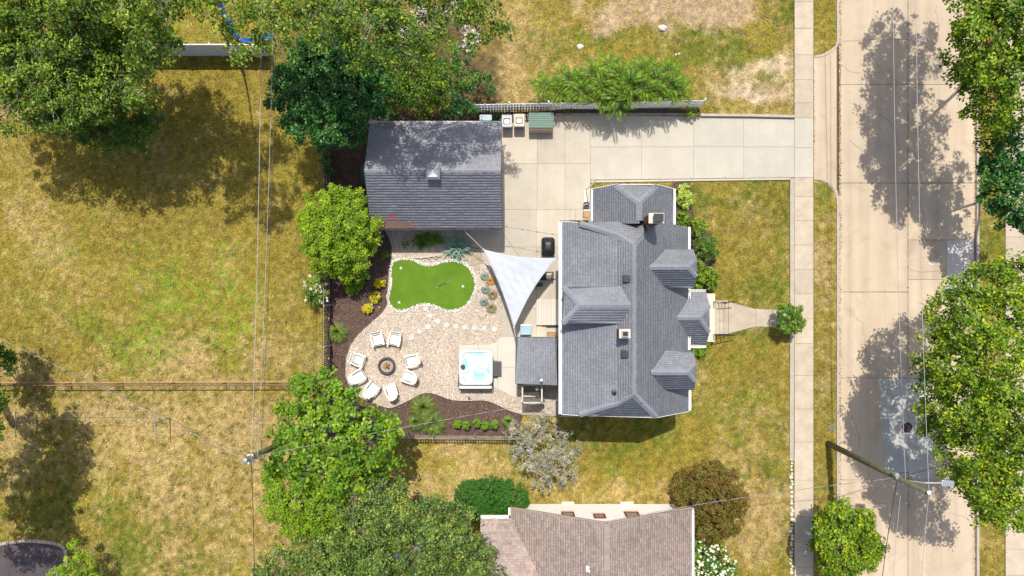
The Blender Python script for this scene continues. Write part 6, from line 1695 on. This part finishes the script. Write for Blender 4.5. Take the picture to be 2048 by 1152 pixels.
MB().tube([SCc, P(1031,674,2.45)], .016, 6).build("rope", MAT['sail'], sl_)
for c in (SA, SB, SCc): MB().lathe((c.x, c.y, c.z-.01), [(.03,0),(.05,.0),(.05,.02),(.03,.02)], 10).build("ring", MAT['galv'], sl_)
# string of lights
st_ = thing("string_lights", "string of small dark bulbs strung from the garage to the house over the patio", "string lights", P(1000,452,2.4))
A = P(1004,452,2.4); B = P(1117,470,2.7); pts = []
for k in range(13):
    t = k/12; q = A.lerp(B, t); q.z -= .22*4*t*(1-t); pts.append(q)
MB().tube(pts, .008, 5).build("wire", MAT['wire_dark'], st_)
for t in (.08, .36, .63, .89):
    q = A.lerp(B, t); q.z -= .22*4*t*(1-t)
    MB().lathe((q.x, q.y, q.z-.10), [(.012, 0), (.035, .02), (.038, .05), (.02, .08), (.02, .11)], 10).build("bulb", MAT['black_metal'], st_, smooth=True)
cable("thin dark cable slanting from the garage corner under the shade sail", P(999,457.5,2.5), P(1062,545,1.6), .05, .008, MAT['wire_dark'], name="patio_cable")

# ------------------------------------------------------------------ fire pit and chairs
fpq = P(774.4, 731, 0)
fpit = thing("fire_pit", "round dark steel fire pit ring with charred logs inside the circle of white chairs", "fire pit", fpq)
MB().lathe((fpq.x, fpq.y, .02), [(.50,0),(.53,.02),(.53,.30),(.50,.33),(.43,.33),(.415,.30),(.415,.03),(.42,0)], 40).build("ring", flat_mat("dark_slate_steel", (0.065,0.068,0.085), .5, .2), fpit, smooth=False)
MB().lathe((fpq.x, fpq.y, .02), [(.41,0),(.41,.10),(.1,.11)], 30).build("ash_bed", MAT['gravel_bed'], fpit)
for k, (an, l, z, off, mt) in enumerate(((.5,.46,.18,.02,'wood_tan'),(1.9,.42,.22,-.05,'char'),(2.8,.40,.20,.06,'wood_tan'),(-.7,.34,.26,0,'char'),(1.2,.3,.27,.05,'wood_tan'),(4.4,.3,.16,.12,'char'))):
    dxy = Vector((math.cos(an), math.sin(an), 0)); cc = fpq + Vector((-math.sin(an)*off, math.cos(an)*off, z))
    MB().tube([cc-dxy*l/2, cc, cc+dxy*l/2+Vector((0,0,.05))], [.05,.055,.045], 7).build("log", MAT[mt], fpit)
def make_chair():
    t = thing("garden_chair", "x", "garden chair", (0, 0, 0), "white chairs round the fire pit")
    W = MAT['chair_white']
    m = MB()
    for k in range(5):                                     # seat, facing +Y
        y = -.18 + k*.115; z = .30 + .018*k
        m.obox((0, y, z), (.54, .117, .022), 0, .14)
    m.box(-.26, .26, .385, .41, .27, .385)
    m.build("seat", W, t, bevel=.008)
    m = MB()
    for k, hh in enumerate((.60,.69,.74,.69,.60)):
        x = (k-2)*.106; b = Vector((x*.92, -.20, .28)); e = Vector((x*1.12, -.20-.40*hh/.74, .28+.62*hh/.74))
        m.beam(b, e, .022, .116, up=(1,0,0))
    m.beam(Vector((-.27,-.33,.50)), Vector((.27,-.33,.50)), .06, .025); m.beam(Vector((-.28,-.46,.72)), Vector((.28,-.46,.72)), .05, .025)
    m.build("backrest", W, t, bevel=.008)
    for s in (-1, 1):
        m = MB(); pr = [(s*.265,-.40),(s*.29,.0),(s*.27,.40),(s*.34,.44),(s*.40,.40),(s*.405,.0),(s*.345,-.40)]
        m.prism(pr, .525, .552); m.build("armrest", W, t, bevel=.01)
        m = MB(); m.obox((s*.315, .34, .26), (.035, .11, .53), 0, 0); m.build("front_leg", W, t, bevel=.008)
        m = MB(); m.beam((s*.285,-.52,.0), (s*.285,.38,.34), .03, .11, up=(0,0,1)); m.build("rear_leg", W, t, bevel=.008)
    return t
ch0 = make_chair(); note_children(ch0)
CHAIRS = [(756,678,"white garden chair nearest the mulch curve on the stepping stone side"), (790,677.5,"white garden chair beside the two greenish flagstones"), (717.6,719,"white garden chair closest to the long dark fence"),
          (717.6,752,"white garden chair next to the low leafy branches and the mulch"), (745,777,"white garden chair with its back to the large-leaved tree"), (783,780,"white garden chair with its back to the tall feathery grasses"),
          (818,753,"white garden chair facing the fire pit from the hot tub side, lower one"), (825,720.4,"white garden chair facing the fire pit from the hot tub side, upper one")]
for i, (a, b, lab) in enumerate(CHAIRS):
    q = P(a, b, .3); q.z = .045; d = Vector((fpq.x-q.x, fpq.y-q.y, 0)); rz = math.atan2(d.y, d.x) - math.pi/2 + random.uniform(-.18, .18)
    if i == 0: ch0.location = q; ch0.rotation_euler = (0, 0, rz); ch0["label"] = lab
    else: copy_tree(ch0, q, rz, lab)

# ------------------------------------------------------------------ hot tub
a = P(918.5, 770, .9); b = P(985, 699.8, .9)
ht = thing("hot_tub", "square white hot tub full of pale bubbling water on a concrete pad", "hot tub", ((a.x+b.x)/2, (a.y+b.y)/2, .05))
def rrect(x0, x1, y0, y1, r, n=6):
    out = []
    for cx, cy, s in ((x1-r, y1-r, 0), (x0+r, y1-r, 1), (x0+r, y0+r, 2), (x1-r, y0+r, 3)):
        for k in range(n+1):
            t = (s + k/n)*math.pi/2; out.append((cx + math.cos(t)*r, cy + math.sin(t)*r))
    return out
MB().prism(rrect(a.x+.05, b.x-.05, a.y+.05, b.y-.05, .22), .05, .72).build("cabinet", MAT['grey_plastic'], ht)
def loops(mb, lst):
    n = len(lst[0][0]); base = []
    for pts, z in lst: base.append(len(mb.v)); mb.v.extend([(p[0], p[1], z) for p in pts])
    for i in range(len(lst)-1):
        for k in range(n):
            mb.f.append((base[i]+k, base[i]+(k+1) % n, base[i+1]+(k+1) % n, base[i+1]+k)); mb.c.append(.5)
    mb.f.append(tuple(base[-1]+k for k in range(n))); mb.c.append(.5)
m = MB(); X0, X1, Y0, Y1 = a.x, b.x, a.y, b.y
loops(m, [(rrect(X0,X1,Y0,Y1,.28), .80), (rrect(X0-.01,X1+.01,Y0-.01,Y1+.01,.29), .86), (rrect(X0+.03,X1-.03,Y0+.03,Y1-.03,.27), .90), (rrect(X0+.15,X1-.15,Y0+.17,Y1-.13,.34), .895), (rrect(X0+.20,X1-.20,Y0+.22,Y1-.18,.36), .80), (rrect(X0+.24,X1-.24,Y0+.26,Y1-.22,.36), .50), (rrect(X0+.55,X1-.55,Y0+.55,Y1-.50,.36), .45), (rrect(X0+.6,X1-.6,Y0+.6,Y1-.55,.3), .20)])
m.build("shell", MAT['tub_shell'], ht, smooth=True)
def water_mat():
    m, nt, b_ = _nodes("bubbly_water")
    n = noise(nt, 1.5, 5, .6, dist=.5); r = ramp(nt, n.outputs[0], [(.40,(0.26,0.58,0.55)),(.52,(0.52,0.70,0.67)),(.66,(0.74,0.78,0.76))])
    nt.links.new(r.outputs[0], b_.inputs["Base Color"]); b_.inputs["Roughness"].default_value = .12
    n2 = noise(nt, 14, 3, .6); bp = nt.nodes.new("ShaderNodeBump"); bp.inputs["Strength"].default_value = .5; bp.inputs["Distance"].default_value = .03
    nt.links.new(n2.outputs[0], bp.inputs["Height"]); nt.links.new(bp.outputs[0], b_.inputs["Normal"]); return m
MB().prism(rrect(X0+.205,X1-.205,Y0+.225,Y1-.185,.35), .74, .79).build("water", water_mat(), ht, smooth=False)
c = P(925.5, 734, .92); MB().lathe((c.x, c.y, .895), [(.15,0),(.15,.02),(.12,.03),(.05,.022)], 20).build("filter_lid", MAT['dark_plastic'], ht)
for (px_, py_) in ((979.5,744),(927,755),(929,758),(936,764),(963,764)):
    c = P(px_, py_, .9); MB().lathe((c.x, c.y, .89), [(.035,0),(.035,.02),(.015,.022)], 12).build("jet_control", MAT['galv'], ht)
# folded cover and lifter behind the tub
hc = thing("tub_cover", "folded white cover hanging on a dark lifter frame behind the hot tub", "hot tub cover", P(951, 776, 0))
ca = P(916, 774.5, .9); cb = P(986, 774.5, .9)
MB().box(ca.x+.08, cb.x-.08, ca.y-.09, ca.y+.07, .10, .93).build("cover_panel", MAT['tub_shell'], hc, bevel=.03)
for s, xx in ((-1, ca.x+.03), (1, cb.x-.03)):
    MB().tube([(xx, ca.y+.75, .55), (xx, ca.y+.05, .98), (xx, ca.y-.02, .25)], .03, 8).build("lifter_arm", MAT['black_metal'], hc)
MB().tube([(ca.x+.03, ca.y-.13, .82), (cb.x-.03, ca.y-.13, .82)], .035, 8).build("lifter_bar", MAT['black_metal'], hc)
# tub steps
ts = thing("tub_steps", "two-tread dark grey plastic steps beside the hot tub", "steps", P(995, 737, 0))
for (x0, x1, h) in ((986,995.5,.58),(995.5,1003,.30)):
    A = P(x0, 752, h); B = P(x1, 723, h)
    s_ = MB().box(A.x, B.x-.003, A.y, B.y, .05, h).build("step", MAT['grey_plastic'], ts, bevel=.03)
    for k in range(3):
        w_ = (B.x-A.x-.06)/3; MB().box(A.x+.03+k*w_+.01, A.x+.03+(k+1)*w_-.01, A.y+.05, B.y-.05, h+.001, h+.008).build("tread_rib", MAT['dark_plastic'], s_)
gl = thing("garden_light", "small metal post light on the gravel behind the hot tub", "garden light", P(938, 790, 0)); c = P(938, 792, 0)
MB().lathe((c.x, c.y, 0), [(.07,0),(.07,.04),(.025,.05),(.025,.38)], 12).build("stem", MAT['galv'], gl)
MB().lathe((c.x, c.y, .38), [(.06,0),(.07,.08),(.02,.15)], 12).build("cap", MAT['galv'], gl)

# ------------------------------------------------------------------ patio furniture
gr_ = thing("covered_grill", "barbecue grill under a black fitted cover against the house", "grill", P(1096, 492, 0))
c = P(1096.5, 493, 1.0); m = MB()
secs = [(0.05,.38,.50,0),(.60,.40,.53,0),(.86,.41,.54,.0),(.98,.33,.44,0),(1.12,.24,.30,.02),(1.16,.15,.2,.02)]
rings = []
for z, hx, hy, o_ in secs:
    rings.append(([(c.x + p[0]*1.0, c.y + p[1]) for p in rrect(-hx, hx, -hy, hy, min(hx, hy)*.35, 4)], z))
loops(m, rings); go = m.build("cover", MAT['black_metal'], gr_, smooth=True)
for s in (-1, 1):
    MB().obox((c.x, c.y + s*.50, .80), (.62, .16, .10), 0, s*-.12).build("covered_shelf", MAT['black_metal'], gr_, bevel=.04)
for xx in (-.3, .3):
    for yy in (-.45, .45): MB().lathe((c.x+xx, c.y+yy, .05), [(.05,0),(.05,.06)], 10).build("caster", MAT['dark_plastic'], gr_)
# table and seats below the sail
tb = thing("patio_table", "low black patio table half under the shade sail", "table", P(1082, 551, 0))
A = P(1066, 560, .5); B = P(1091, 545, .5)
MB().box(A.x, B.x, A.y, B.y, .46, .50).build("tabletop", MAT['black_metal'], tb, bevel=.01)
for x_ in (A.x+.05, B.x-.05):
    for y_ in (A.y+.05, B.y-.05): MB().box(x_-.025, x_+.025, y_-.025, y_+.025, .05, .46).build("leg", MAT['black_metal'], tb)
pc = thing("patio_chair", "black slatted patio chair beside the low table near the house", "patio chair", P(1099, 552, 0))
A = P(1092, 560, .42); B = P(1106, 544.5, .42)
for k in range(5):
    w_ = (B.x-A.x-.08)/5; MB().box(A.x+.04+k*w_+.012, A.x+.04+(k+1)*w_-.012, A.y+.04, B.y-.12, .41, .435).build("slat", MAT['chair_white'] if k < 4 else MAT['black_metal'], pc)
m = MB()
for q in (((A.x,A.y,.42),(B.x,A.y,.42)),((B.x,A.y,.42),(B.x,B.y,.42)),((A.x,B.y,.42),(B.x,B.y,.42)),((A.x,A.y,.42),(A.x,B.y,.42)),((A.x,B.y-.02,.85),(B.x,B.y-.02,.85)),((B.x,A.y,.64),(B.x,B.y,.64)),((A.x,A.y,.64),(A.x,B.y,.64))): m.beam(q[0], q[1], .045, .04)
m.build("frame", MAT['black_metal'], pc)
for x_ in (A.x, B.x):
    for y_ in (A.y, B.y): MB().box(x_-.022, x_+.022, y_-.022, y_+.022, .05, .85 if y_ == B.y else .64).build("leg", MAT['black_metal'], pc)
ot = thing("footstool", "small black padded stool in the shade of the sail", "stool", P(1078, 569, 0))
A = P(1070.5, 573.5, .4); B = P(1086, 565.5, .4)
MB().box(A.x, B.x, A.y, B.y, .30, .40).build("cushion", MAT['dark_plastic'], ot, bevel=.04)
for x_ in (A.x+.05, B.x-.05):
    for y_ in (A.y+.05, B.y-.05): MB().box(x_-.02, x_+.02, y_-.02, y_+.02, .05, .30).build("leg", MAT['black_metal'], ot)
cb_ = thing("cooler_box", "pale blue cooler chest with a darker rim beside the lean-to roof", "cooler", P(1051, 660, 0))
A = P(1040.5, 669.5, .6); B = P(1062, 652.5, .6)
MB().box(A.x, B.x, A.y, B.y, .08, .50).build("body", MAT['grey_plastic'], cb_, bevel=.04)
MB().box(A.x-.01, B.x+.01, A.y-.01, B.y+.01, .50, .60).build("lid", MAT['cooler_blue'], cb_, bevel=.04)
MB().box(A.x, B.x, B.y+.02, B.y+.12, .05, .62).build("handle", MAT['chair_white'], cb_, bevel=.02)
for xx in (A.x+.08, B.x-.08): MB().tube([(xx-.03, A.y+.02, .11), (xx+.03, A.y+.02, .11)], .06, 12).build("wheel", MAT['black_metal'], cb_)
ct = thing("wooden_crate", "small tan wooden crate against the house beside the lean-to", "crate", P(1104, 670, 0))
A = P(1094.5, 673.5, .5); B = P(1112, 665.5, .5)
MB().box(A.x, B.x, A.y, B.y, .05, .30).build("box", MAT['wood_dark'], ct)
for k in range(3): MB().box(A.x+.01, B.x-.01, A.y+.01+k*(B.y-A.y)/3, A.y-.01+(k+1)*(B.y-A.y)/3, .302, .325).build("slat", MAT['wood_tan'], ct)
# patio deck steps by the house door
ds = thing("deck_steps", "pale wooden deck platform with dark stepped edge along the patio side of the house", "deck steps", P(1095, 630, 0))
for k in range(9):
    x0 = 1073 + k*5; A = P(x0, 650, .28); B = P(x0+4.7, 598, .28)
    MB().box(A.x, B.x, A.y, B.y, .22, .28).build("board", MAT['concrete_pad'], ds)
A = P(1074, 649.5, .2); B = P(1117, 599, .2); MB().box(A.x, B.x, A.y, B.y, .05, .219).build("base", MAT['wood_dark'], ds)
for (x0, x1, y0, y1, h) in ((1084,1117,652,649.8,.22),(1093,1117,655,652.2,.14)):
    A = P(x0, y0, h); B = P(x1, y1, h); MB().box(A.x, B.x, A.y, B.y, .05, h).build("step", MAT['wood_dark'], ds)
# side door stoop on the driveway side
sd_ = thing("door_stoop", "pale concrete stoop with two steps and a tan wooden mat by the driveway side door", "stoop", P(1158, 430, 0))
for (x0, x1, h) in ((1166,1182,.45),(1151,1166,.30),(1140,1151,.15)):
    A = P(x0, 440.5, h); B = P(x1, 419, h); MB().box(A.x, B.x-.003, A.y, B.y, .03, h).build("step", MAT['concrete_warm'], sd_, bevel=.01)
A = P(1167, 440, .47); B = P(1181, 422, .47); MB().box(A.x, B.x, A.y, B.y, .451, .475).build("mat", MAT['wood_tan'], sd_)
MB().tube([P(1168,420,.46), P(1168,420,1.3), P(1181,420,1.3)], .02, 8).build("handrail", MAT['trim_white'], sd_)
bt_ = thing("black_planter", "small curved black planter beside the driveway side door", "planter", P(1173, 411, 0)); c = P(1173, 411, .3)
MB().lathe((c.x, c.y, .05), [(.15,0),(.2,.25),(.22,.32),(.18,.32),(.16,.2)], 18).build("pot", MAT['black_metal'], bt_)
MB().tube([(c.x-.18, c.y, .36), (c.x, c.y+.1, .42), (c.x+.18, c.y+.02, .37)], .02, 6).build("handle", MAT['chair_white'], bt_)
dl = thing("downspout", "white wall downspout beside the driveway wing gutter", "downspout", P(1177, 378, 0)); A = P(1177, 372, 1.8)
MB().tube([(A.x+.02, A.y, .05), (A.x+.10, A.y-.02, 2.2), (A.x+.2, A.y-.02, 4.9)], .045, 8).build("pipe", MAT['trim_white'], dl)
MB().box(A.x-.06, A.x+.10, A.y-.75, A.y-.0, .05, .14).build("elbow", MAT['trim_white'], dl, bevel=.02)

# ------------------------------------------------------------------ bins and storage by the driveway
def bin_(label, x0, x1, y0, y1, lidmat, inmat):
    z = 1.05; A = P(x0, y1, z); B = P(x1, y0, z)
    t = thing("trash_bin", label, "trash bin", ((A.x+B.x)/2, (A.y+B.y)/2, .05), "trash bins beside the garage")
    m = MB(); s = .06
    loops(m, [(rrect(A.x+s,B.x-s,A.y+s,B.y-s,.06), .07), (rrect(A.x+.01,B.x-.01,A.y+.01,B.y-.01,.07), .95)])
    m.build("body", MAT['grey_plastic'], t)
    m = MB(); loops(m, [(rrect(A.x-.01,B.x+.01,A.y-.02,B.y+.0,.07), .95), (rrect(A.x-.01,B.x+.01,A.y-.02,B.y+.0,.07), 1.02), (rrect(A.x+.03,B.x-.03,A.y+.04,B.y-.10,.07), 1.06), (rrect(A.x+.10,B.x-.10,A.y+.12,B.y-.2,.05), 1.055), (rrect(A.x+.12,B.x-.12,A.y+.14,B.y-.22,.05), 1.02)])
    l = m.build("lid", lidmat, t)
    cx, cy = (A.x+B.x)/2, (A.y+B.y)/2 - .03
    MB().prism(rrect(cx-.20, cx+.20, cy-.19, cy+.17, .05), 1.0205, 1.032).build("lid_recess", MAT['dark_plastic'], l)
    MB().prism(rrect(cx-.15, cx+.15, cy-.14, cy+.12, .05), 1.033, 1.045).build("lid_panel", inmat, l)
    MB().tube([(A.x+.05, B.y+.04, 1.0), (B.x-.05, B.y+.04, 1.0)], .018, 8).build("handle", MAT['dark_plastic'], t)
    for xx in (A.x+.03, B.x-.03): MB().tube([(xx-.03, B.y-.06, .17), (xx+.03, B.y-.06, .17)], .12, 16).build("wheel", MAT['black_metal'], t)
    return t
bin_("grey trash bin with white glare painted into its lid panel, next to the garage corner", 1003.5, 1024, 229.5, 253.5, flat_mat("bin_lid_grey", (0.42,0.42,0.44), .35), flat_mat("bin_panel_glare", (0.8,0.8,0.84), .2))  # white of this panel paints in the glare on the grey lid
bin_("trash bin with a tan-brown rimmed lid, next to the deck box", 1027.5, 1049, 227.5, 252.5, flat_mat("bin_lid_tan", (0.55,0.44,0.36), .4), flat_mat("bin_panel_cream", (0.75,0.68,0.58), .3))
A = P(960, 244, .9); B = P(983, 233.5, .9)
t = thing("recycling_bin", "translucent blue-grey bin tucked between the garage and the picket fence", "bin", ((A.x+B.x)/2, (A.y+B.y)/2+.25, 0))
A.y += .1; B.y += .1
m = MB(); loops(m, [(rrect(A.x+.06,B.x-.06,A.y+.04,B.y-.04,.05), .0), (rrect(A.x,B.x,A.y,B.y,.06), .9)]); m.build("body", flat_mat("bin_blue_grey", (0.14,0.22,0.25), .4), t)
MB().prism(rrect(A.x-.02,B.x+.02,A.y-.02,B.y+.02,.06), .9, .95).build("lid", flat_mat("bin_lid_bluegrey", (0.25,0.34,0.38), .4), t, bevel=.01)
A = P(1057.5, 256, 1.1); B = P(1107, 225.5, 1.1)
db = thing("deck_box", "large resin deck box with a ribbed dark green lid and tan front beside the driveway", "deck box", ((A.x+B.x)/2, (A.y+B.y)/2, .05))
MB().box(A.x+.03, B.x-.03, A.y-.06, B.y-.02, .05, 1.0).build("body", MAT['box_tan'], db, bevel=.03)
lid = MB(); lid.obox(((A.x+B.x)/2, (A.y+B.y)/2, 1.09), (B.x-A.x, B.y-A.y, .05), 0, .06); lid = lid.build("lid", MAT['box_green'], db, bevel=.012)
for k in range(7):
    y = A.y + .06 + k*(B.y-A.y-.12)/6; z = 1.115 + (y-(A.y+B.y)/2)*.06
    MB().obox(((A.x+B.x)/2, y, z+.012), (B.x-A.x-.06, .055, .03), 0, .06).build("rib", MAT['box_green'], lid, bevel=.008)
MB().box((A.x+B.x)/2-.08, (A.x+B.x)/2+.08, A.y-.09, A.y-.06, .85, .97).build("latch", MAT['dark_plastic'], db)
for s in (0, 1):
    for k in range(3):
        x0_ = A.x+.08 + k*(B.x-A.x-.1)/3; MB().box(x0_, x0_+(B.x-A.x-.2)/3-.02, A.y-.075, A.y-.061, .15+.42*s, .5+.42*s).build("front_panel", MAT['box_tan'], db)
# tank, planks behind the garage
tk = thing("storage_tank", "long dark green rounded tank lying against the end wall of the garage", "tank", P(731, 348, 0))
c0, c1 = P(723.5, 330, 1.0), P(723.5, 367, 1.0); c0.z = c1.z = .42; c0.x += .18; c1.x += .18
MB().tube([c0+Vector((0,.06,0)), c0, c0.lerp(c1,.5), c1, c1-Vector((0,.06,0))], [.24,.42,.43,.42,.24], 18).build("shell", MAT['teal'], tk, smooth=True)
for t_ in (.2, .8):
    q = c0.lerp(c1, t_); MB().box(q.x-.35, q.x+.35, q.y-.05, q.y+.05, 0, .14).build("cradle", MAT['wood_dark'], tk)
for i, (p, q, lab) in enumerate((((684,276),(727,248),"longer pale timber post lying in the leaf litter beside the garage"), ((713,256),(731,238),"shorter timber post lying beside the longer one near the garage"))):
    A = P(*p, .1); B = P(*q, .16)
    t = MB().beam(A, B, .12, .10).build("timber_post", MAT['wood_grey'], None, bevel=.008)
    tag(t, lab, "timber post", "posts lying beside the garage")
# things under the trees at the top
bs = thing("blue_play_strip", "crumpled blue plastic play strip on the grass under the thin-crowned tree", "plastic strip", P(470, 50, 0))
line = smooth_line([(443,8,0),(449,28,0),(462,44,0),(468,66,0),(480,80,0),(506,84,0),(548,73,0)], 2)
m = MB(); rg = random.Random(3); L_ = []
for i, p in enumerate(line):
    q = P(p[0], p[1], .2); q0 = P(*line[max(i-1,0)][:2], .2); q1 = P(*line[min(i+1,len(line)-1)][:2], .2); dd = (q1-q0).normalized(); nn = Vector((-dd.y, dd.x, 0))
    z = .15 + .12*rg.random(); L_.append([q+nn*.13+Vector((0,0,z)), q+Vector((0,0,z*.4)), q-nn*.13+Vector((0,0,z*rg.uniform(.8,1.2)))])
for A_, B_2 in zip(L_[:-1], L_[1:]): m.add(A_ + B_2, [(0,1,4,3),(1,2,5,4)])
o = m.build("strip", MAT['blue_plastic'], bs); so = o.modifiers.new("solid", 'SOLIDIFY'); so.thickness = .02
for p in line[::6]:
    q = P(p[0], p[1], .1); MB().lathe((q.x, q.y, 0), [(.06,0),(.04,.28)], 8).build("peg", MAT['dark_plastic'], bs)
for i, (cx_, cy_, rr, lab, nn) in enumerate(((795,60,1.5,"pile of pale brush and rubble under the open-crowned tree",120),(945,70,.95,"pile of whitish broken rubble at the sunny edge of the trees",80),(850,25,1.1,"pale heap of broken branches at the top of the lot",80))):
    c = P(cx_, cy_, 0); t = thing("brush_pile", lab, "rubble pile", c, "pale debris piles under the trees"); m = MB(); s2 = MB()
    for k in range(nn):
        a_ = random.uniform(0, 6.28); r_ = rr*abs(random.gauss(0, .75))*(1+.6*math.sin(a_*3+i)); x_, y_ = c.x + math.cos(a_)*r_, c.y + math.sin(a_)*r_*.8; z_ = .3*max(0, 1-r_/rr)
        if k % 2: q = Vector((x_, y_, z_+.05)); d = Vector((random.uniform(-1,1), random.uniform(-1,1), random.uniform(-.2,.3))).normalized()*random.uniform(.2,.55); m.tube([q-d, q+d*.1+Vector((0,0,.05)), q+d], [.03,.025,.012], 5)
        else: s2.obox((x_, y_, z_+.05), (random.uniform(.06,.28), random.uniform(.05,.2), random.uniform(.04,.14)), random.uniform(0,3), random.uniform(-.5,.5), random.uniform(-.5,.5))
    m.build("sticks", MAT['bark_pale'], t, kind="stuff"); s2.build("rubble", MAT['rock'], t, kind="stuff")
for i, (a_, b_, s_, lab) in enumerate(((1160,94,.28,"whitish rock on the grass of the open lot above the sumac thicket"),(1352,109,.10,"smaller white stone of the pair in the grass near the sumac"),(1358,107,.11,"larger white stone of the pair in the grass near the sumac"),(1325,57,.35,"flat pale stone at the edge of the bare soil"),(1557,50,.15,"dark clod on the grass near the sidewalk at the top"),(743,609,.12,"small white rock on the mulch below the yellow shrubs"),(759,615,.09,"tiny white rock between mulch and gravel"))):
    c = P(a_, b_, 0); rr2 = random.Random(i); m = MB()
    m.lathe((c.x, c.y, -.02), [(s_*.6,0),(s_*.7,s_*.25),(s_*.5,s_*.5),(s_*.2,s_*.6)], 8, sx=1.2, sy=.9)
    m.v = [(x+rr2.uniform(-.1,.1)*s_, y+rr2.uniform(-.1,.1)*s_, z+(rr2.uniform(-.06,.06)*s_ if z > 0 else 0)) for x, y, z in m.v]
    tag(m.build("rock", MAT['rock'] if i != 4 else MAT['bark'], None), lab, "rock", "loose rocks")
MAT['driftwood'] = rough_mat('bleached_wood', (0.50,0.46,0.40), (0.66,0.61,0.54), 6, 50, .9, .5)
# driftwood by the putting green
dwd = thing("driftwood", "bleached branching driftwood lying along the top of the putting green", "driftwood", P(850, 513, 0))
def pz(a_, b_, z): return P(660+a_/3.84, 440+b_/3.84, z)
MB().tube([pz(610,290,.08), pz(690,290,.12), pz(770,280,.16), pz(850,268,.2)], [.03,.05,.06,.03], 7).build("stem", MAT['driftwood'], dwd)
m = MB()
for p in ([(700,290),(735,272),(790,262),(830,258)], [(740,285),(770,300),(780,312)], [(790,278),(810,292),(820,300)], [(690,288),(710,298)], [(800,275),(835,280),(858,275)]):
    m.tube([pz(a_, b_, .14+.03*i) for i, (a_, b_) in enumerate(p)], [.035,.028,.02,.012][:len(p)], 6)
m.build("branch", MAT['driftwood'], dwd)
# small rocks between mulch and flagstones
for i, (a_, b_, s_) in enumerate(((1075,210,.16),(1095,230,.2),(1060,250,.14),(1045,300,.15),(1080,255,.18),(1150,225,.12))):
    c = pz(a_, b_, 0); m = MB().lathe((c.x, c.y, 0), [(s_*.8,0),(s_,s_*.3),(s_*.7,s_*.7),(s_*.2,s_*.8)], 7, sx=random.uniform(.8,1.3))
    m.build("stone", MAT['flag'], fp)
# leftover branch by the end of the picket fence
t = thing("fallen_branch", "thin reddish branch lying in the brush beside the picket fence end", "branch", P(990, 200, 0))
MB().tube([P(978,204,.1), P(995,198,.2), P(1016,191,.15)], [.02,.018,.01], 5).build("stem", MAT['bark_red'], t)
MB().tube([P(985,185,.05), P(992,196,.15), P(984,203,.1)], [.018,.015,.01], 5).build("twig", MAT['bark_red'], t)
